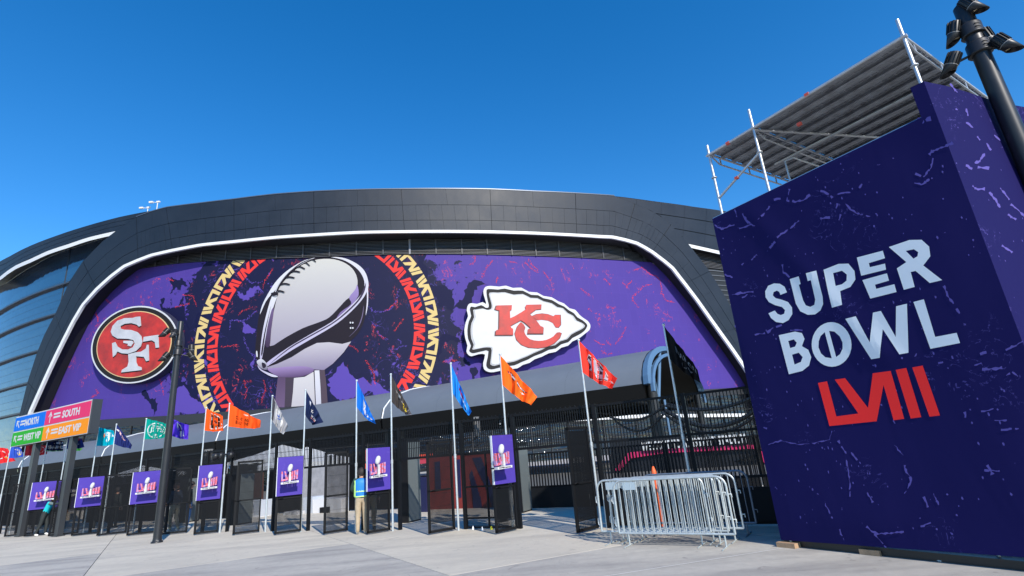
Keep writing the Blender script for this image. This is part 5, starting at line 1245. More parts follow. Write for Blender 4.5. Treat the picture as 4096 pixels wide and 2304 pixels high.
q = uvt(560, 1960, 13.0); tent(q[0], 13., 5., 2.3, 3.1, 'white tent far inside behind the green flag pole', False)
# counters
def counter(name, label, pts, t, m, deep=.6, hole=None):
    T_h = thing(name, label, 'counter', (0, 0, 0), 0, 'pale counters inside the gates')
    for i, p4 in enumerate(pts): slab_on('counter_front', None, None, p4, t+.02*i, m if i % 2 == 0 else m_cntw, deep, parent=T_h, ground=True)
    for hp in hole or []: slab_on('hatch', None, None, hp, t, m_cab, .02, w=.02, parent=T_h)
counter('counter', 'grey stepped counter with a square black hatch below the white tent', [[(1212, 1990), (1249, 1988), (1249, 2092), (1212, 2094)], [(1251, 1998), (1362, 1994), (1364, 2094), (1251, 2094)]], 4.6, m_cnt, hole=[[(1280, 2030), (1319, 2026), (1319, 2060), (1280, 2063)]])
counter('counter', 'grey counters with white ends between the two black cabinets', [[(944, 2005), (1000, 2003), (998, 2100), (940, 2102)], [(1012, 2062), (1034, 2060), (1034, 2102), (1010, 2103)], [(1015, 2003), (1040, 2001), (1038, 2058), (1014, 2060)]], 3.8, m_cnt)
counter('counter', 'light grey service counter behind the standing man on the left', [[(468, 1998), (508, 1996), (504, 2072), (464, 2074)], [(655, 2030), (705, 2028), (702, 2072), (652, 2074)]], 5.6, m_cnt)
counter('counter', 'white topped counter seen below the gate board right of the standing man', [[(790, 2022), (868, 2018), (866, 2106), (786, 2108)]], 4.3, mat('counter_stripe', (.6, .6, .62), .5, var=.8, scale=3, dirt=(.03, .03, .035)))
counter('counter', 'white counter behind the board under the navy star flag', [[(1136, 2048), (1188, 2046), (1186, 2104), (1132, 2106)]], 4.2, mat('counter_stripe', (.6, .6, .62), .5))
counter('counter', 'pale red and white counter below the board of the green oval flag', [[(532, 2040), (592, 2036), (588, 2074), (528, 2078)]], 5.4, mat('counter_pink', (.55, .34, .32), .5, var=.5, scale=4, dirt=(.5, .5, .5)))
counter('counter', 'beige low counter between the signpost leg and the gate board at left', [[(255, 2048), (300, 2046), (297, 2078), (250, 2080)]], 5.0, mat('counter_beige', (.42, .38, .33), .5))
br = thing('brown_backdrop', 'dark brown backdrop panel above the grey counters', 'backdrop', (0, 0, 0))
slab_on('panel', None, None, [(952, 1896), (1052, 1888), (1050, 2000), (950, 2004)], 6.4, mat('backdrop_brown', (.055, .025, .02), .6), .05, parent=br)
slab_on('mark', None, None, [(975, 1915), (1020, 1912), (1004, 1975), (995, 1976)], 6.4, mat('backdrop_rust', (.13, .03, .02), .6), .01, w=.012, parent=br)
for pts, c, lab in [([(907, 1860), (917, 1859), (917, 1873), (907, 1874)], (.7, .8, .9), 'pale blue small square sign left of the black cabinet'), ([(917, 1862), (928, 1861), (928, 1875), (917, 1876)], (.08, .3, .7), 'mid blue small square sign left of the black cabinet'), ([(914, 1890), (928, 1889), (928, 1902), (914, 1903)], (.1, .55, .2), 'green small square sign left of the black cabinet'),
                    ([(958, 1858), (974, 1856), (974, 1874), (958, 1876)], (.02, .25, .7), 'bright blue small square sign above the brown backdrop'), ([(956, 1889), (970, 1888), (970, 1900), (956, 1901)], (.15, .6, .2), 'green small square sign above the brown backdrop'), ([(970, 1877), (985, 1872), (1003, 1873), (1005, 1884), (990, 1891), (970, 1888)], (.8, .12, .05), 'orange red ribbon shaped sign above the brown backdrop')]:
    tag(slab_on('small_sign', None, None, pts, 7.0, mat('sign_%d' % int(c[0]*100+c[1]*10+c[2]), c, .5), .05), lab, 'sign', 'small coloured signs inside the gates')
vs_ = thing('sponsor_board', 'navy board with two lines of white lettering between signpost leg and gate board', 'sign', (0, 0, 0))
slab_on('board', None, None, [(252, 1934), (325, 1930), (320, 2036), (246, 2040)], 3.6, mat('board_navy', (.03, .025, .16), .5), .05, parent=vs_)
for tx, ya, yb, x0, x1 in [('MORE BIG', 1972, 1957, 252, 310), ('VISA', 1986, 1974, 278, 307)]:
    a, b = uvt(x0, ya, 3.6), uvt(x1, yb, 3.6); sf = Surf(tmap(3.6)); sf.put(flat(text=tx, box=(a[0], b[0], a[1], b[1]), bold=.03), w=.02, th=.01); sf.build('lettering', m_white, vs_)
# loudspeakers hanging on the headers
for (x, y0, y1, wd), lab in [((833, 1798, 1852, 13), 'grey column loudspeaker hung left of the orange lettered flag pole'), ((1908, 1668, 1744, 15), 'grey column loudspeaker hung between blue and orange flag poles')]:
    t = .4; a = uvt(x-wd/2, y0, t); b = uvt(x+wd/2, y1, t)
    T_h = thing('loudspeaker', lab, 'loudspeaker', (0, 0, 0), 0, 'column loudspeakers on the fence')
    MB().obox(F3((a[0]+b[0])/2, t, (a[1]+b[1])/2), (DF.x, DF.y, 0), (NI.x, NI.y, 0), (0, 0, 1), abs(b[0]-a[0])/2, .08, abs(a[1]-b[1])/2).build('body', mat('speaker_grey', (.16, .155, .155), .5), T_h)
    MB().obox(F3((a[0]+b[0])/2, t-.085, (a[1]+b[1])/2), (DF.x, DF.y, 0), (NI.x, NI.y, 0), (0, 0, 1), abs(b[0]-a[0])/2*.8, .006, abs(a[1]-b[1])/2*.94).build('grille', mat('speaker_grille', (.24, .235, .23), .6), T_h)
    MB().tube([F3((a[0]+b[0])/2, t, b[1]), F3((a[0]+b[0])/2, .18, b[1]-.1)], .02, 6).build('bracket', m_fence, T_h)
# dome camera cluster on the orange lettered flag pole
P = Vector((*fxy(poles[8], -.05), 0)); T_h = thing('dome_camera', 'black dome camera cluster clamped to the orange lettered flag pole', 'camera', (0, 0, 0))
zc = athor(890, 1820, P).z
MB().tube([P+Vector((-.3, 0, zc)), P+Vector((.3, -.05, zc+.02))], .03, 6).build('arm', m_blk, T_h)
for dx, r in ((-.28, .11), (-.1, .08), (.24, .1)):
    mb = MB(); mb.lathe([(.01, .1), (r*.7, .09), (r, .02), (r, -.02), (r*.8, -.08), (.01, -.12)], 12, M=Matrix.Translation(P+Vector((dx, -.03, zc-.02)))); mb.build('dome', m_blk, T_h)
# mat and small cones on the ground inside the gates
for (x, y), c, lab in [((1893, 2118), (.85, .85, .85), 'small white cone lying inside the gate right of the blue flag pole'), ((1930, 2121), (.85, .85, .88), 'small white cone nearer the orange horse head flag pole'), ((1966, 2118), (.85, .75, .03), 'small yellow cone beside the board gate')]:
    p = atz(x, y); MB().lathe([(.035, .0), (.03, .015), (.012, .07), (.008, .08), (.001, .082)], 10, M=Matrix.Translation(p)).build('marker_cone', mat('cone_%d' % int(c[2]*100), c, .5))
    o = [q for q in bpy.data.objects if q.name.startswith('marker_cone') and 'label' not in q.keys()][0]; tag(o, lab, 'cone', 'small cones inside the gates')

# ------------------------------------------------------------------ people
m_skin = mat('skin', (.50, .27, .18), .55); m_hair = mat('dark_hair', (.02, .014, .012), .7); m_hairb = mat('brown_hair', (.12, .045, .025), .7)
def person(label, foot, face_bearing, h, J, mats, extras=(), group=None):
    """J: joints in body units (x right of the person, y forward, z up; 1 = height). mats: dict of materials by region"""
    M = Matrix.Translation(Vector((foot[0], foot[1], 0))) @ Matrix.Rotation(-R(face_bearing), 4, 'Z')
    base = dict(pelvis=(0, 0, .53), waist=(0, .0, .60), chest=(0, .0, .72), neck=(0, .005, .815), chin=(0, .015, .86), head=(0, .02, .905), crown=(0, .01, .965),
                shl=(-.105, 0, .80), ell=(-.135, -.02, .64), wrl=(-.14, .02, .50), hal=(-.14, .035, .455), shr=(.105, 0, .80), elr=(.135, -.02, .64), wrr=(.14, .02, .50), har=(.14, .035, .455),
                hil=(-.052, 0, .51), knl=(-.055, .01, .285), anl=(-.058, -.01, .045), tol=(-.06, .075, .018), hir=(.052, 0, .51), knr=(.055, .01, .285), anr=(.058, -.01, .045), tor=(.06, .075, .018))
    base.update(J)
    rad = dict(pelvis=.085, waist=.078, chest=.092, neck=.034, chin=.044, head=.062, crown=.038, shl=.046, ell=.032, wrl=.020, hal=.022, shr=.046, elr=.032, wrr=.020, har=.022,
               hil=.066, knl=.044, anl=.030, tol=.024, hir=.066, knr=.044, anr=.030, tor=.024)
    E_ = [('pelvis', 'waist', 'top'), ('waist', 'chest', 'top'), ('chest', 'neck', 'top'), ('neck', 'chin', 'skin'), ('chin', 'head', 'skin'), ('head', 'crown', 'skin'), ('chest', 'shl', 'top'), ('shl', 'ell', 'sleeve'), ('ell', 'wrl', 'sleeve'), ('wrl', 'hal', 'skin'),
          ('chest', 'shr', 'top'), ('shr', 'elr', 'sleeve'), ('elr', 'wrr', 'sleeve'), ('wrr', 'har', 'skin'), ('pelvis', 'hil', 'legs'), ('hil', 'knl', 'legs'), ('knl', 'anl', 'legs'), ('anl', 'tol', 'shoes'), ('pelvis', 'hir', 'legs'), ('hir', 'knr', 'legs'), ('knr', 'anr', 'legs'), ('anr', 'tor', 'shoes')]
    names = list(rad); me = bpy.data.meshes.new('person'); me.from_pydata([tuple(Vector(base[n])*h) for n in names], [(names.index(a), names.index(b)) for a, b, _ in E_], [])
    ob = bpy.data.objects.new('tmp', me); COL.objects.link(ob); md = ob.modifiers.new('s', 'SKIN')
    sv = me.skin_vertices[0].data
    for i, n in enumerate(names): sv[i].radius = (rad[n]*h*(1.12 if n in ('chest', 'pelvis', 'waist') else 1), rad[n]*h*(.78 if n in ('chest', 'waist', 'pelvis') else 1)); sv[i].use_root = (n == 'pelvis')
    sub = ob.modifiers.new('u', 'SUBSURF'); sub.levels = 2; sub.render_levels = 2
    dg = bpy.context.evaluated_depsgraph_get(); me2 = bpy.data.meshes.new_from_object(ob.evaluated_get(dg)); bpy.data.objects.remove(ob)
    keys = ['top', 'sleeve', 'legs', 'shoes', 'skin']; me2.materials.clear()
    for k in keys: me2.materials.append(mats.get(k) or mats['top'])
    segs_ = [(Vector(base[a])*h, Vector(base[b])*h, r) for a, b, r in E_]
    for p in me2.polygons:
        c = p.center; best = None
        for a, b, r in segs_:
            ab = b-a; t_ = max(0, min(1, (c-a).dot(ab)/ab.length_squared)); dist_ = (c-(a+ab*t_)).length
            if best is None or dist_ < best[0]: best = (dist_, r)
        r = best[1]
        if r == 'top' and c.z < base['pelvis'][2]*h*1.0: r = 'legs'
        p.material_index = keys.index(r); p.use_smooth = True
    T_h = thing('person', label, 'person', (0, 0, 0), 0, group)
    T_h.matrix_world = M; o = bpy.data.objects.new('body', me2); link(o, T_h)
    hc = Vector(base['head'])*h; rh = .074*h
    mb = MB(); prof = [(math.sin(math.pi*k/12)*rh, math.cos(math.pi*k/12)*rh*1.12) for k in range(0, 8)]
    mb.lathe(prof, 14, M=Matrix.Translation(hc+Vector((0, -.012*h, .012*h))) @ Matrix.Rotation(R(18), 4, 'X')); mb.build('hair', mats.get('hair', m_hair), T_h)
    f = hc+Vector((0, .062*h, -.004*h))
    MB().add([f+Vector((-.006*h, 0, .01*h)), f+Vector((.006*h, 0, .01*h)), f+Vector((0, .014*h, -.012*h)), f+Vector((-.008*h, 0, -.016*h)), f+Vector((.008*h, 0, -.016*h))], [(0, 1, 2), (0, 2, 3), (1, 4, 2), (3, 2, 4)]).build('nose', m_skin, T_h)
    for sx_ in (-1, 1):
        MB().obox(hc+Vector((sx_*.022*h, .0605*h, .006*h)), (1, 0, 0), (0, 1, 0), (0, 0, 1), .007*h, .002*h, .0035*h).build('eye', m_hair, T_h)
        MB().obox(hc+Vector((sx_*.064*h, .0, -.002*h)), (1, 0, 0), (0, 1, 0), (0, 0, 1), .004*h, .009*h, .015*h).build('ear', m_skin, T_h)
        wp, hp = Vector(base['wrl' if sx_ < 0 else 'wrr'])*h, Vector(base['hal' if sx_ < 0 else 'har'])*h; d = (hp-wp).normalized(); sd = d.cross(Vector((1, 0, 0))).normalized()
        if 'nofingers' in extras: continue
        mb = MB()
        for q in range(4): mb.tube([hp+sd*(q-1.5)*.011*h, hp+sd*(q-1.5)*.012*h+d*.025*h, hp+sd*(q-1.5)*.012*h+d*(.040-.004*abs(q-1.5))*h+Vector((0, .008*h, 0))], .0052*h, 5)
        mb.tube([hp-d*.01*h+sd*.02*h, hp+d*.012*h+sd*.032*h], .006*h, 5); mb.build('fingers', m_skin, T_h)
    if 'vest' in extras:
        m_vb = mat('vest_blue', (.015, .20, .72), .6); m_vy = mat('vest_yellow', (.55, .88, .22), .6)
        ch = Vector((0, 0, .70))*h
        def ring(z0, z1, rx, ry, m, nm, a0=0, a1=2*math.pi):
            vs = []; n = 20
            for k in range(n+1):
                a = a0+(a1-a0)*k/n
                for z in (z0, z1): vs.append(((rx*math.cos(a))*h, (ry*math.sin(a))*h, z*h))
            o_ = MB().add(vs, [(2*k, 2*k+2, 2*k+3, 2*k+1) for k in range(n)]).build(nm, m, T_h); return o_
        prof = [(.094, .545), (.098, .60), (.108, .70), (.112, .76), (.10, .80), (.06, .825)]
        mb = MB(); vs = []; n = 24
        for rr, z in prof:
            for k in range(n): a = 2*math.pi*k/n; vs.append((rr*1.10*math.cos(a)*h, rr*.86*math.sin(a)*h, z*h))
        fs = [(i*n+k, i*n+(k+1) % n, (i+1)*n+(k+1) % n, (i+1)*n+k) for i in range(len(prof)-1) for k in range(n)]
        mb.add(vs, fs); mb.sm = [True]*len(mb.sm); mb.build('vest', m_vb, T_h)
        for z0, z1 in ((.548, .565), (.625, .65)): ring(z0, z1, .112, .088, m_vy, 'reflective_band')
        for a in (R(-150), R(-30), R(60), R(120)): ring(.56, .80, .125, .099, m_vy, 'reflective_strap', a-.16, a+.16)
        ring(.56, .80, .1245, .0985, m_vy, 'reflective_strap', R(175), R(190))
    return T_h
m_khaki = mat('khaki_trousers', (.42, .33, .22), .8, var=.2, scale=9); m_khaki2 = mat('olive_trousers', (.30, .27, .19), .8, var=.2, scale=9); m_shoe = mat('white_shoe', (.75, .74, .72), .5)
m_nj = mat('navy_jacket', (.018, .03, .055), .7, var=.3, scale=7); m_dk = mat('dark_trousers', (.015, .02, .02), .75); m_teal = mat('teal_shirt', (.0, .45, .50), .7); m_grn = mat('dark_green_shirt', (.02, .05, .035), .7)
f = atz(1446, 2136)
person('person in blue and yellow safety vest and khaki trousers seen from behind beside a gate', (f.x, f.y), -20, 1.68, dict(ell=(-.15, .06, .66), wrl=(-.08, .16, .62), hal=(-.05, .19, .61), elr=(.15, .06, .66), wrr=(.08, .16, .62), har=(.05, .19, .61), head=(0, .04, .90), crown=(0, .05, .96), chin=(0, .035, .862)), dict(top=m_grn, sleeve=m_grn, legs=m_khaki, shoes=m_shoe, skin=m_skin), ('vest', 'nofingers'))
f = atz(690, 2126)
person('person in navy jacket and olive trousers standing sideways behind the left lamp post', (f.x, f.y), -75, 1.66, dict(knl=(-.05, .045, .285), anl=(-.05, .02, .045), tol=(-.05, .11, .018), knr=(.05, -.01, .285), anr=(.055, -.09, .045), tor=(.06, -.01, .018), ell=(-.13, -.01, .65), wrl=(-.12, .09, .58), hal=(-.11, .12, .57)), dict(top=m_nj, legs=m_khaki2, shoes=m_shoe, skin=m_skin, hair=m_hairb))
f = atz(165, 2143)
person('person in teal top and dark trousers leaning forward with arms out between signpost legs', (f.x, f.y), 70, 1.62, dict(waist=(0, .03, .60), chest=(0, .07, .71), neck=(0, .12, .795), chin=(0, .15, .835), head=(0, .16, .875), crown=(0, .16, .935), shl=(-.10, .09, .785), shr=(.10, .09, .785), ell=(-.11, .21, .76), wrl=(-.08, .32, .785), hal=(-.06, .36, .79), elr=(.11, .21, .74), wrr=(.08, .32, .76), har=(.06, .36, .77),
       knl=(-.05, .06, .285), anl=(-.05, .05, .045), tol=(-.05, .13, .018), knr=(.055, -.03, .285), anr=(.06, -.12, .045), tor=(.06, -.04, .018)), dict(top=m_teal, sleeve=mat('grey_sleeve', (.09, .14, .15), .7), legs=m_dk, shoes=m_shoe, skin=m_skin, hair=m_hairb))
for (px, py), brg, lab in [((452, 2112), 10, 'person in dark clothes standing inside behind the navy twisted flag pole'), ((385, 2114), -30, 'person in dark coat left of the other inside the left gates'), ((240, 2116), 20, 'person in dark clothes beyond the right signpost leg'), ((748, 2113), 60, 'person in blue jeans half hidden beside the orange letter flag pole'), ((1482, 2122), 160, 'person in khaki trousers behind the gate mesh next to the vested worker')]:
    f = atz(px, py); kw = {}
    person(lab, (f.x, f.y), brg, 1.68, {}, dict(top=m_dk if px != 1482 else m_nj, legs=m_dk if px not in (748, 1482) else (mat('blue_jeans', (.03, .09, .22), .8) if px == 748 else m_khaki), shoes=m_shoe if px == 748 else m_dk, skin=m_skin))

# ------------------------------------------------------------------ lamp posts with spotlights
m_post = mat('lamp_post_black', (.022, .023, .026), .38, metal=.25, var=.15, scale=5); m_fin = mat('heat_sink_black', (.012, .012, .013), .45); m_lens = mat('spot_lens', (.75, .66, .45), .25)
m_seam = mat('grey_ring', (.22, .22, .22), .4)
def spot(T_h, p, d, L=.38, r=.084, armfrom=None):
    p = Vector(p); d = Vector(d).normalized(); q = d.to_track_quat('Z', 'Y').to_matrix().to_4x4(); M = Matrix.Translation(p) @ q
    o = MB().lathe([(.001, -L*.5), (r*.9, -L*.5), (r*.95, -L*.48), (r*.95, -L*.02)], 14, M=M).build('heat_sink', m_fin, T_h)
    mb = MB()
    for k in range(14):
        a = 2*math.pi*k/14; c = M @ Vector((r*1.0*math.cos(a), r*1.0*math.sin(a), -L*.26)); ra = (q @ Vector((math.cos(a), math.sin(a), 0))); ta = (q @ Vector((-math.sin(a), math.cos(a), 0)))
        mb.obox(c, ra, ta, d, .012, .004, L*.22)
    tag(mb.build('fins', m_fin, T_h), kind='stuff')
    MB().lathe([(r*1.04, -.004), (r*1.06, 0), (r*1.04, .006)], 14, M=M).build('ring', m_seam, T_h)
    # slanted hood: cylinder cut obliquely
    n = 20; vs = []; up = q.inverted() @ Vector((0, 0, 1)); ua = math.atan2(up.y, up.x)
    for k in range(n):
        a = 2*math.pi*k/n; z1 = L*.36+L*.17*math.cos(a-ua); vs += [M @ Vector((r*math.cos(a), r*math.sin(a), .0)), M @ Vector((r*math.cos(a), r*math.sin(a), z1)), M @ Vector((r*.9*math.cos(a), r*.9*math.sin(a), z1)), M @ Vector((r*.88*math.cos(a), r*.88*math.sin(a), .05))]
    fs = []
    for k in range(n):
        k2 = (k+1) % n
        for j in range(3): fs.append((4*k+j, 4*k2+j, 4*k2+j+1, 4*k+j+1))
    mb = MB().add(vs, fs); mb.sm = [True]*len(mb.sm); mb.build('hood', m_post, T_h)
    MB().lathe([(.001, .05), (r*.86, .05)], 14, M=M).build('lens', m_lens, T_h)
    if armfrom is not None: MB().tube([armfrom, p], .02, 8).build('arm', m_fin, T_h)
def lamp(label, x, y, h, r0, r1, spots, collars, Xo=None):
    T_h = thing('lamp_post', label, 'lamp post', (x, y, 0), 0, 'black lamp posts with spotlights')
    prof = [(.16, 0), (.16, .035), (.13, .05), (r0*1.05, .09), (r0, .14)]+[(r0+(r1-r0)*k/8, .14+(h-.14)*k/8) for k in range(1, 9)]+[(r1*.9, h+.015), (.001, h+.02)]
    MB().lathe(prof, 24).build('pole', m_post, T_h)
    for k in range(4):
        a = math.pi/4+k*math.pi/2; MB().tube([(.135*math.cos(a), .135*math.sin(a), .02), (.135*math.cos(a), .135*math.sin(a), .075)], .014, 6).build('bolt', m_seam, T_h)
    for z, rr in collars:
        MB().lathe([(r1*.95, z-.10), (rr, z-.10), (rr+.012, z-.085), (rr, z-.07), (rr, z+.08), (rr-.01, z+.1), (r1*.95, z+.1)], 24).build('collar', m_post, T_h)
        for dz in (-.02, .03): MB().obox((-.02, -rr-.002, z+dz), (1, 0, 0), (0, 1, 0), (0, 0, 1), .035, .004, .006).build('slot', m_fin, T_h)
    for p, d, z in spots: spot(T_h, p, d, armfrom=(0, 0, z))
    return T_h
LB = atz(627, 2171); hl = athor(736, 1288, LB).z
v0 = Vector((LB.x, LB.y, 0)).normalized(); rgt_ = Vector((v0.y, -v0.x, 0))
hp = hl; sp5 = lambda rg, h: [(rg*-.42+Vector((0, 0, h-.42)), rg*-.55+Vector((0, 0, -.8)), h-.32), (rg*-.30+Vector((0, -.1, h-1.25)), rg*-.5+Vector((0, 0, -.75)), h-1.15), (rg*.34+Vector((0, .1, h-.95)), Vector((.1, 0, -1)), h-.85), (rg*.46+Vector((0, -.05, h-1.2)), rg*.55+Vector((0, 0, -.85)), h-1.1), (Vector((0, -.3, h-.5)), Vector((0, -.5, -.8)), h-.45)]
lamp('black lamp post with small spotlights standing on the paving at left', LB.x, LB.y, hl, .115, .085, sp5(rgt_, hl), [(hl-.75, .115), (hl-1.05, .12)])
KR = 1.14; RT = atz(3846, 30, EH+(hl-EH)*KR); hr_ = RT.z
n_ = Vector((RT.x, RT.y, 0)).normalized(); C37 = lambda x, y: (3700+x*.276, y*.276)
def onr(x, y, toward=0.):
    P_ = Vector((RT.x, RT.y, 0))-n_*toward; return atpl(*C37(x, y), (P_.x, P_.y), n_)-Vector((RT.x, RT.y, 0))
def zr2(x, y): return onr(x, y).z
SPR = []
for tail, head, pz, tw in [((600, 50), (740, 120), (560, 210), .06), ((425, 400), (415, 560), (560, 470), .05), ((850, 490), (960, 640), (800, 560), -.05), ((1080, 590), (1240, 680), (880, 700), .05), ((410, 850), (355, 1010), (660, 800), .10)]:
    a, b = onr(*tail, tw), onr(*head, tw*1.0); SPR.append((tuple(a.lerp(b, .62)), b-a, zr2(*pz)))
lamp('large black lamp post with five spotlights at the upper right, near the camera', RT.x, RT.y, hr_, .138, .104, SPR, [(zr2(690, 440), .135), (zr2(800, 700), .142)])

# ------------------------------------------------------------------ wayfinding signboard on two posts
A = atz(58, 2149); B = atz(208, 2149); dS = (B-A).normalized(); nS = Vector((dS.y, -dS.x, 0))
if nS.dot(CAMP-A) < 0: nS = -nS
def usg(px, py): p = atpl(px, py, A, nS); return ((p-A).dot(dS), p.z)
smap = lambda u, v, w: A+dS*u+Vector((0, 0, v))+nS*w
cz = [usg(66, 1662), usg(368, 1605), usg(347, 1743), usg(46, 1781)]
uL = (cz[0][0]+cz[3][0])/2; uR = (cz[1][0]+cz[2][0])/2; zT = (cz[0][1]+cz[1][1])/2; zB = (cz[2][1]+cz[3][1])/2
print('sign', uL, uR, zT, zB, (B-A).length)
sg = thing('direction_sign', 'four colour wayfinding signboard NORTH SOUTH WEST VIP EAST VIP on two dark posts', 'sign', (0, 0, 0))
m_sp = mat('signpost_dark', (.028, .031, .036), .45)
for u in (0., (B-A).length):
    MB().obox(smap(u, zB/2+.1, -.20), dS, nS, (0, 0, 1), .145, .10, zB/2+.1).build('post', m_sp, sg)
    MB().obox(smap(u, .02, -.20), dS, nS, (0, 0, 1), .2, .15, .02).build('base_plate', m_sp, sg)
MB().obox(smap((uL+uR)/2+.05, (zT+zB)/2, -.17), dS, nS, (0, 0, 1), (uR-uL)/2+.06, .165, (zT-zB)/2).build('cabinet', m_sp, sg)
um = uL+(uR-uL)*.435; zM = zB+(zT-zB)*.485
pan = [('panel', uL, um-.015, zM+.03, zT-.05, (.0, .13, .58), 'blue panel reading NORTH', 'NORTH', .36, .80, 1), ('panel', um+.015, uR-.02, zM+.03, zT-.05, (.62, .03, .12), 'pink panel reading SOUTH', 'SOUTH', .40, .78, 0),
       ('panel', uL, um-.015, zB+.03, zM-.03, (.02, .33, .02), 'green panel reading WEST VIP', 'WEST VIP', .40, .95, 1), ('panel', um+.015, uR-.02, zB+.03, zM-.03, (.75, .24, .008), 'orange panel reading EAST VIP', 'EAST VIP', .38, .86, 0)]
s_ = Surf(smap); s_.poly([(uL, zB), (uR, zB), (uR, zT), (uL, zT)], w=.0, th=.01); s_.build('white_backing', m_ew, sg)
for nm, a, b, z0, z1, c, lab, tx, f0, f1, diag in pan:
    s_ = Surf(smap); s_.poly([(a, z0), (b, z0), (b, z1), (a, z1)], w=.012, th=.01); o = s_.build('panel', mat('sign_'+tx.lower().replace(' ', '_'), c, .6, spec=.1), sg); o['label'] = lab
    W_, H_ = b-a, z1-z0; s_ = Surf(smap); s_.put(flat(text=tx, box=(a+W_*f0, a+W_*f1, z0+H_*.24, z0+H_*.76), bold=.035), w=.018, th=.004); s_.build('lettering', m_ew, sg)
    s_ = Surf(smap)
    for zz in (.58, .36): s_.poly([(a+W_*.20, z0+H_*zz), (a+W_*.35, z0+H_*zz), (a+W_*.355, z0+H_*(zz+.13)), (a+W_*.205, z0+H_*(zz+.13))], w=.018, th=.004)
    tag(s_.build('arrow_label', m_ew, sg), kind='stuff')
    cx_, cy_, k = a+W_*.12, z0+H_*.5, H_*.36; rot = R(45) if diag else 0
    pl = [(-.12, -1.1), (.12, -1.1), (.12, .45), (.55, -.05), (.75, .15), (0, 1.05), (-.75, .15), (-.55, -.05), (-.12, .45)]
    s_ = Surf(smap); s_.poly([(cx_+(x*math.cos(rot)-y*math.sin(rot))*k, cy_+(x*math.sin(rot)+y*math.cos(rot))*k) for x, y in pl], w=.018, th=.004); s_.build('arrow', m_ew, sg)

# ------------------------------------------------------------------ crowd barriers stacked together
m_bar = mat('galvanised_barrier', (.50, .55, .56), .42, metal=.45, var=.18, scale=10); m_barr = mat('weathered_barrier', (.16, .20, .26), .45, metal=.5, var=.25, scale=8)
FA = atz(2497, 2182); FB = atz(2932, 2192); bu = (FB-FA).normalized(); bn = Vector((-bu.y, bu.x, 0))
if bn.y < 0: bn = -bn
Lb = 1.98; print('barrier', FA, FB, (FB-FA).length)
def barrier(label, off, along, m=None, plates=True, tilt=0.):
    m = m or m_bar; O = FA+bn*off+bu*(along-.06); T_h = thing('crowd_barrier', label, 'barrier', (0, 0, 0), 0, 'steel crowd barriers stacked by the fence')
    P_ = lambda u, z, w=0.: O+bu*u+Vector((0, 0, z))+bn*(w+tilt*z)
    Hb = 1.08; zb = .20; rc = .16
    arc = lambda cx_, cz_, a0, a1: [(cx_+rc*math.cos(a0+(a1-a0)*k/6), cz_+rc*math.sin(a0+(a1-a0)*k/6)) for k in range(7)]
    pts = [(0, zb)]+arc(rc, Hb-rc, math.pi, math.pi/2)+arc(Lb-rc, Hb-rc, math.pi/2, 0)+[(Lb, zb)]
    MB().tube([P_(*p) for p in pts], .019, 8).build('frame', m, T_h)
    MB().tube([P_(0, zb), P_(Lb, zb)], .019, 8).build('bottom_rail', m, T_h)
    n = 17
    for k in range(n):
        u = .05+(Lb-.10)*(k+.5)/n; top = Hb-.01
        if u < rc: top = Hb-rc+math.sqrt(max(0, rc*rc-(rc-u)**2))
        if u > Lb-rc: top = Hb-rc+math.sqrt(max(0, rc*rc-(u-Lb+rc)**2))
        MB().tube([P_(u, zb), P_(u, top)], .0085, 6, caps=False).build('bar', m, T_h)
    for u in (.17, Lb-.17):
        MB().tube([P_(u, zb), P_(u, .015)], .015, 6).build('leg', m, T_h)
        MB().tube([P_(u, .012, -.26), P_(u, .012, .26)], .012, 6).build('foot', m, T_h)
    if plates: MB().obox(P_(.30, Hb-.10), bu, bn, (0, 0, 1), .12, .006, .065).build('plate', mat('barrier_plate', (.42, .50, .55), .4, metal=.3), T_h)
    for z in (.42, .80):
        MB().tube([P_(Lb-.02, z), P_(Lb+.06, z), P_(Lb+.06, z-.05)], .009, 5).build('hook', m, T_h)
        MB().tube([P_(.02, z), P_(-.05, z), P_(-.05, z-.10), P_(-.02, z-.12)], .009, 5).build('hook', m, T_h)
barrier('frontmost bright steel crowd barrier of the stack', 0, 0)
barrier('steel crowd barrier sticking out furthest left of the stack', .16, -.42, tilt=.03)
barrier('steel crowd barrier second behind the front one', .30, -.16)
barrier('steel crowd barrier in the middle of the stack', .44, -.30)
barrier('steel crowd barrier near the back of the stack, bright', .58, .02)
barrier('weathered dark steel crowd barrier rearmost in the stack', 1.15, .12, m_barr, False)
# orange delineator behind the barriers
B0 = atz(2652, 2128); o_ = thing('delineator_post', 'slim orange delineator post standing among the steel barriers', 'delineator', (B0.x, B0.y, 0))
m_or = mat('safety_orange', (.85, .13, .03), .5)
MB().lathe([(.18, 0), (.18, .04), (.07, .05)], 8).build('base', m_blk, o_); MB().lathe([(.05, .04), (.042, .9), (.055, 1.0), (.05, 1.12), (.02, 1.22), (.001, 1.23)], 12).build('post', m_or, o_)

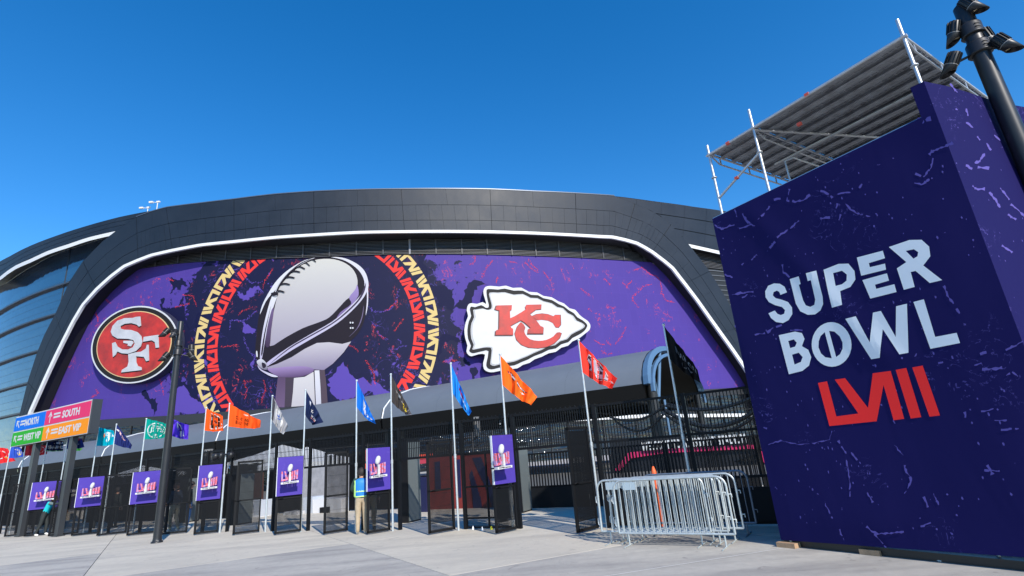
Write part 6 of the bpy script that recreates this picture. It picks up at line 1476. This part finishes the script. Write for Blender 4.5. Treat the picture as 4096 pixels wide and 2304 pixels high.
# ------------------------------------------------------------------ the big printed box wall
W0 = Vector((3.85, 9.07, 0)); W1 = Vector((5.76, 6.12, 0)); dW = (W1-W0).normalized(); nW = Vector((dW.y, -dW.x, 0)); nW = nW if nW.dot(CAMP-W0) > 0 else -nW
HW, HW2 = 5.59, 6.06
def wuv(px, py): p = atpl(px, py, W0, nW); return ((p-W0).dot(dW), p.z)
wmap = lambda u, v, w: W0+dW*u+Vector((0, 0, v))+nW*w
LW = (W1-W0).length
def wall_mat():
    m = mat('printed_fabric', (.02, .018, .13), .75, spec=.08); g = NG(m); v = g.uv()
    base, lavc = (.0105, .009, .072), (.085, .07, .27)
    r = g.noise(v, .95, 5, .6, 1.6); rd = g.math('ABSOLUTE', g.math('SUBTRACT', r, .5)); gt = g.step(g.noise(v, .9, 3, .55), .60, .64); ed = g.step(g.noise(v, 9, 3, .6), .42, .50)
    crk = g.math('MULTIPLY', g.math('MULTIPLY', g.step(rd, .016, .011), gt), ed)
    r2 = g.noise(v, 1.7, 4, .6, 2.2); rd2 = g.math('ABSOLUTE', g.math('SUBTRACT', r2, .48)); crk2 = g.math('MULTIPLY', g.math('MULTIPLY', g.step(rd2, .007, .004), g.step(g.noise(v, .7, 2, .5), .56, .60)), g.step(g.noise(v, 14, 2, .5), .47, .52))
    sp = g.math('MULTIPLY', g.step(g.noise(v, 11, 2, .55), .735, .75), g.step(g.noise(v, 1.1, 3, .6), .50, .60))
    k = g.math('MULTIPLY', g.math('MAXIMUM', crk2, sp), .7)
    g.put(g.b.inputs['Base Color'], g.mix(k, base, lavc))
    bp = g.n('ShaderNodeBump'); bp.inputs['Strength'].default_value = .55; bp.inputs['Distance'].default_value = .05
    g.put(bp.inputs['Height'], g.noise(g.uv((.9, .28, 1), .5), 1.0, 3, .5, .6)); g.put(g.b.inputs['Normal'], bp.outputs[0]); return m
m_wall = wall_mat(); m_inner = mat('fabric_reverse', (.02, .02, .03), .8)
box = thing('printed_wall', 'tall dark purple fabric box wall printed SUPER BOWL LVIII under a scaffold deck', 'billboard', (0, 0, 0))
zb0, zb1 = .09, .17
fold = lambda u, z: .012*math.sin(u*1.7+z*.8)+.010*math.sin(u*.9-z*2.1+1)+.02*math.exp(-((u-1.15-(.5*(4.6-z)))**2)/.03)*(1 if z > 2.5 else 0)
n1, n2 = 34, 54; vs = []; uvs = []
def zbt(u): return zb0+(zb1-zb0)*u/LW
for i in range(n1+1):
    for j in range(n2+1):
        u = (LW+.06)*i/n1; z = zbt(u)+(HW-zbt(u))*j/n2; e = min(1, max(0, min(u, LW-u))*4, (HW-z)*3+.0, (z-zbt(u))*3); vs.append(wmap(u, z, fold(u, z)*max(0, e))); uvs.append((u, z))
mb = MB().add(vs, [(i*(n2+1)+j, (i+1)*(n2+1)+j, (i+1)*(n2+1)+j+1, i*(n2+1)+j+1) for i in range(n1) for j in range(n2)]); mb.sm = [True]*len(mb.sm)
o = mb.build('front_fabric', m_wall, box); ul = o.data.uv_layers.new(name='UVMap')
for l in o.data.loops: ul.data[l.index].uv = uvs[l.vertex_index]
# taller return: narrow front strip + sunlit side face
dR = Vector((.93, .367, 0)).normalized(); nR = Vector((dR.y, -dR.x, 0))
Wc = W0+dW*(LW+.02); Wc.z = 0
sf = Surf(lambda u, v, w: wmap(LW-.10+u, v, w)); sf.poly([(0, HW), (.16, HW), (.16, HW2), (0, HW2+.01)], th=.03)
o = sf.build('corner_strip', m_wall, box)
Wc2 = wmap(LW+.06, 0, .0); n1, n2 = 24, 40; vs = []; uvs = []
LR = 3.4
for i in range(n1+1):
    for j in range(n2+1):
        u = LR*i/n1; z = .17+(HW2-.17)*j/n2; vs.append(Wc2+dR*u+Vector((0, 0, z))+nR*(.014*math.sin(u*3+z)+.01*math.sin(u*1.3-z*1.7))*min(1, u*3)); uvs.append((u+5.3, z+2.1))
mb = MB().add(vs, [(i*(n2+1)+j, (i+1)*(n2+1)+j, (i+1)*(n2+1)+j+1, i*(n2+1)+j+1) for i in range(n1) for j in range(n2)]); mb.sm = [True]*len(mb.sm)
o = mb.build('side_fabric', m_wall, box); ul = o.data.uv_layers.new(name='UVMap')
for l in o.data.loops: ul.data[l.index].uv = uvs[l.vertex_index]
# far return of the box
mb = MB(); a_ = W0; b_ = W0-nW*2.7; mb.add([a_+Vector((0, 0, .1)), b_+Vector((0, 0, .1)), b_+Vector((0, 0, HW)), a_+Vector((0, 0, HW))], [(0, 1, 2, 3)]); mb.build('rear_fabric', m_inner, box)
MB().tube([wmap(0, HW+.0, -.03), wmap(LW, HW, -.03)], .02, 6).build('hem_rail', mat('blue_cord', (.10, .22, .42), .4), box)
# lettering
C8 = crop(2500, 800, .4831); C29 = crop(2900, 900, .9692)
LET = [('letter_s', [C8([(1285, 785), (1340, 765), (1320, 718), (1280, 693), (1230, 690), (1182, 710), (1158, 755), (1162, 805), (1190, 845), (1240, 870), (1300, 886), (1325, 912), (1318, 942), (1290, 953), (1262, 942), (1240, 915), (1188, 938), (1210, 978), (1252, 1010), (1310, 1019), (1355, 995), (1386, 945), (1383, 890), (1350, 845), (1300, 826), (1245, 812), (1222, 790), (1228, 762), (1255, 750), (1275, 760)])], 0),
       ('letter_u', [C8([(1362, 655), (1440, 632), (1455, 695), (1440, 703), (1475, 830), (1498, 872), (1535, 885), (1570, 868), (1578, 825), (1545, 665), (1518, 672), (1503, 608), (1588, 585), (1643, 800), (1645, 862), (1620, 915), (1575, 947), (1515, 951), (1452, 922), (1415, 860)])], 0),
       ('letter_p', [C29([(408, 185), (470, 161), (512, 160), (537, 190), (541, 225), (520, 256), (478, 273), (487, 330), (445, 342)]), C29([(448, 199), (485, 189), (505, 205), (504, 230), (485, 245), (459, 252)])], 0),
       ('letter_e', [C29([(547, 135), (655, 107), (664, 138), (597, 158), (601, 175), (664, 160), (668, 185), (565, 210)])], 0), ('letter_e', [C29([(570, 228), (672, 200), (680, 230), (622, 247), (627, 264), (702, 245), (711, 277), (602, 304)])], 0),
       ('letter_r', [C29([(680, 92), (765, 63), (815, 62), (846, 90), (851, 130), (822, 168), (899, 228), (848, 240), (790, 190), (770, 195), (786, 256), (741, 268), (713, 180), (752, 154)]), C29([(750, 108), (783, 101), (801, 113), (798, 130), (782, 140)])], 0),
       ('letter_b', [C29([(223, 455), (290, 440), (318, 446), (329, 470), (318, 500), (344, 515), (356, 545), (347, 580), (320, 602), (265, 616)]), C29([(262, 479), (285, 472), (297, 486), (290, 502), (270, 508)]), C29([(278, 535), (305, 527), (321, 545), (314, 565), (288, 576)])], 0),
       ('letter_o', [C29([(440+82*math.cos(k*math.pi/16), 493+92*math.sin(k*math.pi/16)) for k in range(32)]), C29([(412, 442), (395, 458), (387, 480), (386, 505), (396, 530), (414, 546), (440, 550)]), C29([(430, 437), (452, 440), (474, 460), (485, 485), (485, 510), (474, 533), (458, 545)])], 0),
       ('letter_w', [C29([(500, 388), (543, 377), (600, 485), (612, 362), (645, 355), (705, 462), (708, 336), (753, 325), (757, 527), (720, 534), (652, 430), (640, 548), (603, 554)])], 0), ('letter_l', [C29([(780, 318), (823, 307), (868, 462), (957, 445), (971, 487), (848, 511)])], 0),
       ('numeral_lv', [C29([(383, 652), (420, 645), (458, 790), (548, 778), (452, 638), (494, 632), (588, 755), (608, 612), (682, 602), (738, 800), (694, 806), (652, 660), (624, 810), (430, 830)])], 1), ('numeral_i', [C29([(703, 598), (747, 590), (809, 793), (765, 799)])], 1), ('numeral_i', [C29([(772, 588), (815, 580), (887, 786), (843, 791)])], 1)]
m_lw = mat('letter_white', (.70, .74, .78), .5, bump=.15, scale=1.2); m_lr = mat('letter_red', (.92, .03, .028), .6, spec=.15)
for nm, loops, c in LET:
    sf = Surf(lambda u, v, w: wmap(u, v, fold(u, v)*min(1, min(u, LW-u)*4)+w)); sf.put(flat([[wuv(*p) for p in lp] for lp in loops]), w=.006, step=.1, stepy=.1); sf.build(nm, m_lr if c else m_lw, box)

m_fleck = mat('lavender_fleck', (.105, .085, .32), .7, spec=.1)
C28 = crop(2800, 0, .621); WS_ = lambda u, v, w: wmap(u, v, fold(u, v)*min(1, min(u, LW-u)*4)+w)
def wstroke(pts, wd, mp=WS_, uvf=wuv, jit=2.2):
    q = []
    for a, b in zip(pts, pts[1:]):
        n = max(2, int(math.dist(a, b)/9))
        for k in range(n): q.append((a[0]+(b[0]-a[0])*k/n+random.uniform(-jit, jit), a[1]+(b[1]-a[1])*k/n+random.uniform(-jit, jit)))
    q.append(pts[-1]); i = 0
    sfc = Surf(mp)
    while i < len(q)-1:
        j = min(len(q)-1, i+random.choice((2, 3, 5))); seg_ = q[i:j+1]; i = j if random.random() < .75 else j+1
        if len(seg_) < 2: continue
        A_, B_ = [], []
        for k, p_ in enumerate(seg_):
            a, b = seg_[max(0, k-1)], seg_[min(len(seg_)-1, k+1)]; t = (b[0]-a[0], b[1]-a[1]); l = math.hypot(*t) or 1
            h = wd*random.uniform(.15, 1.35)/2; A_.append((p_[0]-t[1]/l*h, p_[1]+t[0]/l*h)); B_.append((p_[0]+t[1]/l*h, p_[1]-t[0]/l*h))
        sfc.put(flat([[uvf(*p_) for p_ in A_+B_[::-1]]]), w=.004)
    if sfc.f: sfc.build('fleck_stroke', m_fleck, box)
for wd, pts in [(13, C28([(1475, 1000), (1500, 970), (1560, 950), (1630, 920)])), (10, C28([(1500, 1020), (1490, 1080), (1440, 1140)])), (10, C28([(1385, 1180), (1430, 1190), (1480, 1155)])), (8, C28([(1390, 1120), (1425, 1135)])), (16, C28([(1400, 760), (1440, 790), (1500, 750)])),
                (8, C28([(580, 1215), (560, 1290), (610, 1300), (670, 1290), (710, 1255)])), (7, C28([(480, 1285), (520, 1280)])), (9, C28([(780, 1230), (830, 1250), (855, 1275)])), (8, C28([(1025, 1215), (1045, 1185)])), (7, C28([(940, 1310), (975, 1350), (1010, 1375), (1100, 1395)])), (8, C28([(450, 1325), (420, 1370), (375, 1415)])),
                (8, C28([(780, 1405), (830, 1400)])), (6, C28([(275, 1380), (310, 1440)])), (7, C28([(880, 1340), (885, 1310)])), (6, C28([(895, 1420), (910, 1385)])), (6, C28([(890, 1250), (970, 1240)])), (5, C28([(1140, 1060), (1160, 1058)])), (5, C28([(1240, 1020), (1250, 1022)])),
                (8, C8([(740, 200), (800, 245), (860, 215), (905, 205)])), (7, C8([(975, 115), (1020, 180), (1065, 215)])), (6, C8([(940, 240), (1050, 200)])), (8, C8([(1195, 395), (1245, 345)])), (7, C8([(1260, 310), (1350, 245), (1440, 170)])), (6, C8([(1040, 495), (1085, 450)])), (5, C8([(960, 540), (980, 520)])), (7, C8([(1300, 530), (1310, 600), (1360, 640)])),
                (8, C8([(1620, 155), (1700, 145)])), (8, C8([(890, 785), (950, 770), (1060, 760)])), (6, C8([(970, 810), (1010, 780)])), (9, C8([(1080, 1115), (1180, 1100), (1230, 1060), (1300, 1035)])), (6, C8([(1370, 1075), (1470, 1080)])), (7, C8([(1775, 165), (1790, 120)])), (6, C8([(910, 80), (925, 140)])),
                (9, C29([(905, 250), (925, 300), (945, 325)])), (9, C29([(958, 345), (970, 365)])), (6, C29([(985, 405), (995, 410)])), (12, C29([(1160, 515), (1195, 500), (1230, 480)])), (9, C29([(1055, 535), (1080, 525)])), (11, C29([(1060, 595), (1110, 595), (1145, 588)])), (9, C29([(1160, 620), (1185, 605), (1210, 625)])), (8, C29([(1030, 580), (1060, 570)])),
                (8, C29([(1115, 808), (1165, 805)])), (7, C29([(1140, 845), (1215, 840)])), (6, C29([(1060, 770), (1110, 757)])), (9, C29([(990, 770), (992, 795)])), (7, C29([(780, 545), (790, 530)])), (6, C29([(880, 568), (900, 566)])),
                (6, C29([(160, 835), (175, 840)])), (5, C29([(180, 905), (230, 890), (300, 905), (370, 900), (430, 885), (440, 850)])), (6, C29([(465, 890), (500, 945)])), (6, C29([(520, 940), (560, 985)])), (6, C29([(700, 910), (735, 950)])), (9, C29([(740, 990), (750, 1020), (768, 1050), (755, 1090), (740, 1108)])), (6, C29([(500, 970), (515, 1040), (518, 1120)])),
                (9, C29([(590, 1105), (612, 1145)])), (6, C29([(415, 1148), (448, 1210)])), (6, C29([(475, 1255), (495, 1300)])), (8, C29([(585, 1245), (630, 1275), (740, 1265)])), (6, C29([(620, 1275), (668, 1330)])), (7, C29([(810, 1245), (850, 1228)])), (10, C29([(820, 1120), (838, 1165)])), (7, C29([(862, 1110), (882, 1155)])), (14, C29([(1085, 990), (1105, 1030)])), (8, C29([(1070, 1010), (1135, 1015)])),
                (5, C29([(930, 1270), (940, 1278)])), (5, C29([(380, 1108), (388, 1112)])), (7, C29([(690, 800), (700, 820)])), (6, C29([(0, 205), (40, 220)]))]:
    wstroke(pts, wd)
sfc = Surf(WS_)
for k in range(420):
    cu, cv = random.random()*LW, .3+random.random()*(HW-.4); cl = math.sin(cu*3.1+1)*math.cos(cv*2.3)+random.random()*.9
    if cl < .35: continue
    rr = random.uniform(.004, .013); n = random.randint(4, 6); a0 = random.random()*6; st = random.uniform(1, 2.4)
    sfc.poly([(cu+rr*random.uniform(.6, 1.2)*math.cos(a0+2*math.pi*q/n), cv+st*rr*random.uniform(.6, 1.2)*math.sin(a0+2*math.pi*q/n)) for q in range(n)], w=.003)
tag(sfc.build('fleck_specks', m_fleck, box), kind='stuff')
def suv(px, py): p = atpl(px, py, Wc2, nR); return ((p-Wc2).dot(dR), p.z)
SS_ = lambda u, v, w: Wc2+dR*u+Vector((0, 0, v))+nR*((.014*math.sin(u*3+v)+.01*math.sin(u*1.3-v*1.7))*min(1, max(0, u)*3)+w)
m_fleck2 = m_fleck
for wd, pts in [(7, C28([(1600, 545), (1630, 580), (1650, 600)])), (7, C28([(1710, 700), (1720, 750)])), (9, C28([(1710, 790), (1730, 800), (1755, 825)])), (6, C28([(1780, 880), (1800, 905)])), (8, C28([(1840, 925), (1870, 970)])), (11, C28([(1770, 1045), (1800, 1040), (1830, 990)])), (10, C28([(1715, 1060), (1760, 1085)])), (10, C28([(1795, 1075), (1860, 1085)])),
                (11, C28([(1760, 1195), (1800, 1215), (1840, 1215)])), (7, C28([(1930, 1210), (1985, 1290)])), (10, C28([(1995, 1320), (2050, 1370), (2085, 1400)])), (6, C28([(1895, 870), (1935, 905)])), (6, C28([(1640, 700), (1655, 712)])), (8, [(3960, 770), (3985, 800), (4000, 830)]), (8, [(4030, 860), (4060, 880)]), (7, [(4010, 980), (4050, 1010)])]:
    wstroke(pts, wd, SS_, suv)
sfc = Surf(SS_)
for k in range(150):
    cu, cv = random.random()*LR*.9, 1.5+random.random()*(HW2-1.6); rr = random.uniform(.004, .011); n = random.randint(4, 6); a0 = random.random()*6
    sfc.poly([(cu+rr*random.uniform(.6, 1.2)*math.cos(a0+2*math.pi*q/n), cv+1.5*rr*random.uniform(.6, 1.2)*math.sin(a0+2*math.pi*q/n)) for q in range(n)], w=.003)
tag(sfc.build('fleck_specks', m_fleck, box), kind='stuff')
for px, py, l in [(3160, 2187, .30), (3495, 2216, .26), (4000, 2262, .3)]:
    p = atz(px, py); o = MB().obox(p+Vector((0, 0, .035)), dW, nW, (0, 0, 1), l/2, .11, .033).build('timber_block', mat('raw_timber', (.42, .27, .16), .8, var=.25, scale=12))
    tag(o, {3160: 'timber packing block under the far end of the printed wall', 3495: 'timber packing block midway under the printed wall', 4000: 'timber packing block under the near end of the printed wall'}[px], 'timber block', 'timber blocks under the printed wall')
    MB().tube([p+Vector((0, 0, .06))-nW*.05, p+Vector((0, 0, .4))-nW*.08], .02, 6).build('jack_leg', m_galv, box)
bm_ = MB(); p0, p1 = wmap(0.02, .05, -.12), wmap(LW, .05, -.12); MB().obox((p0+p1)/2, dW, nW, (0, 0, 1), LW/2, .05, .05).build('base_beam', m_blk, box)
cbk = MB().tube([atz(3660, 2232)+Vector((0, 0, .012)), atz(3760, 2248)+Vector((0, 0, .012)), atz(3850, 2252)+Vector((0, 0, .012)), atz(3920, 2238)+Vector((0, 0, .012))], .010, 6).build('floor_cable', mat('pale_cable', (.55, .55, .52), .5))
tag(cbk, 'thin pale cable lying on the paving below the printed wall', 'cable')
# ------------------------------------------------------------------ scaffold deck above the wall
ZD = 7.0
Q1 = atz(2837, 621, ZD); dV = (dW); eV = Vector((-dW.y, dW.x, 0)); eV = eV if eV.dot(nW) < 0 else -eV
DL = 3.43; Q2 = Q1+dV*DL
q4 = atz(4048, 286, ZD); DWd = (q4-Q2).dot(eV); DWd = solve_x(lambda w_: Q2+eV*w_, 4048, 1.5, 4.5); print('deck width', DWd)
sc = thing('scaffold', 'galvanised scaffold deck on standards rising above the printed wall', 'scaffold', (0, 0, 0))
m_gs = mat('scaffold_steel', (.55, .57, .60), .38, metal=.6, var=.15, scale=9); m_dk2 = mat('deck_plank_steel', (.33, .36, .40), .5, metal=.15, var=.35, scale=5, dirt=(.19, .20, .22))
mid = .98
nP = 13; pw = DWd/nP
for seg_, (a, b) in enumerate(((0.03, mid-.02), (mid+.02, DL-.03))):
    for k in range(nP):
        w0, w1 = k*pw+.008, (k+1)*pw-.008; T0 = Q1+eV*w0; mb = MB(); z0 = ZD
        def PP(u, w, z): return Q1+dV*u+eV*w+Vector((0, 0, z))
        # C-shaped plank: top sheet, two down-turned flanges, inner lip ribs
        mb.obox(PP((a+b)/2, (w0+w1)/2, .045), dV, eV, (0, 0, 1), (b-a)/2, (w1-w0)/2, .004)
        for w_ in (w0+.004, w1-.004): mb.obox(PP((a+b)/2, w_, .018), dV, eV, (0, 0, 1), (b-a)/2, .004, .026)
        for w_ in (w0+.03, w1-.03): mb.obox(PP((a+b)/2, w_, -.006), dV, eV, (0, 0, 1), (b-a)/2, .026, .003)
        for f in (.38, .62): mb.obox(PP((a+b)/2, w0+(w1-w0)*f, .035), dV, eV, (0, 0, 1), (b-a)/2, .006, .008)
        n = int((b-a)/.10)
        for j in range(n): 
            mb.obox(PP(a+(b-a)*(j+.5)/n, (w0+w1)/2, .036), dV, eV, (0, 0, 1), .012, (w1-w0)*.34, .004)
        mb.build('plank', m_dk2, sc)
    
def PP(u, w, z): return Q1+dV*u+eV*w+Vector((0, 0, z))
def tubep(name, a, b, r=.024, m=None): return MB().tube([a, b], r, 10).build(name, m or m_gs, sc)
for u in (0, mid, DL):                     # transoms (truss ledgers)
    tubep('transom', PP(u, -.04, .02), PP(u, DWd+.04, .02), .022)
    p = [PP(u, 0, .02), PP(u, .28, -.14), PP(u, DWd-.28, -.14), PP(u, DWd, .02)]
    MB().tube(p, .016, 8).build('truss_chord', m_gs, sc)
    for k in range(5):
        w_ = .32+(DWd-.64)*k/4; MB().obox(PP(u, w_, -.06), dV, eV, (0, 0, 1), .006, .022, .09).build('truss_web', m_gs, sc)
for w_ in (-.02, DWd+.02): tubep('ledger', PP(-.05, w_, .0), PP(DL+.05, w_, .0), .024)
HS = {0: .22, mid: .40, DL: .32}
for u in (0, mid, DL):
    for w_ in (0, DWd):
        if u == mid and w_ == DWd: pass
        tp_z = HS[u]
        b = PP(u, w_-.0, 0); MB().tube([Vector((b.x, b.y, .03)), b+Vector((0, 0, tp_z))], .0245, 10).build('standard', m_gs, sc)
        for z in (-2.9, -1.9, -.5, .0, -1.0-.3):
            MB().lathe([(.024, -.012), (.052, -.008), (.052, .008), (.024, .012)], 10, M=Matrix.Translation(b+Vector((0, 0, z)))).build('rosette', m_gs, sc)
tubep('guard_rail', PP(0, 0, -.95), PP(mid, 0, -.50)); 
tubep('brace', PP(mid, .0, -.03), atz(3590, 554, ZD-.16), .022); tubep('ledger', atz(3100, 657, ZD-.22), atz(3720, 340, ZD-.22), .024)
tubep('brace', atz(3140, 645, ZD-.4), atz(3172, 631, ZD-.4), .016); tubep('brace', atz(3172, 631, ZD-.4), atz(3300, 674, ZD-.42), .016); tubep('brace', atz(3140, 645, ZD-.4), atz(3140, 645, ZD-.4)-Vector((0, 0, .7)), .018)
tubep('brace', PP(DL, DWd, .0), PP(DL-.05, DWd-.6, -.9), .022); tubep('ledger', PP(0, .0, -1.42), PP(0, DWd, -1.42), .022)
for u, w_, z in [(.45, -.02, .0), (2.0, -.02, .01), (1.7, .12, -.33), (.45, 0, -.74)]:
    MB().obox(PP(u, w_, z), dV, eV, (0, 0, 1), .035, .0255, .0255).build('tape_mark', mat('red_tape', (.65, .09, .05), .6), sc)
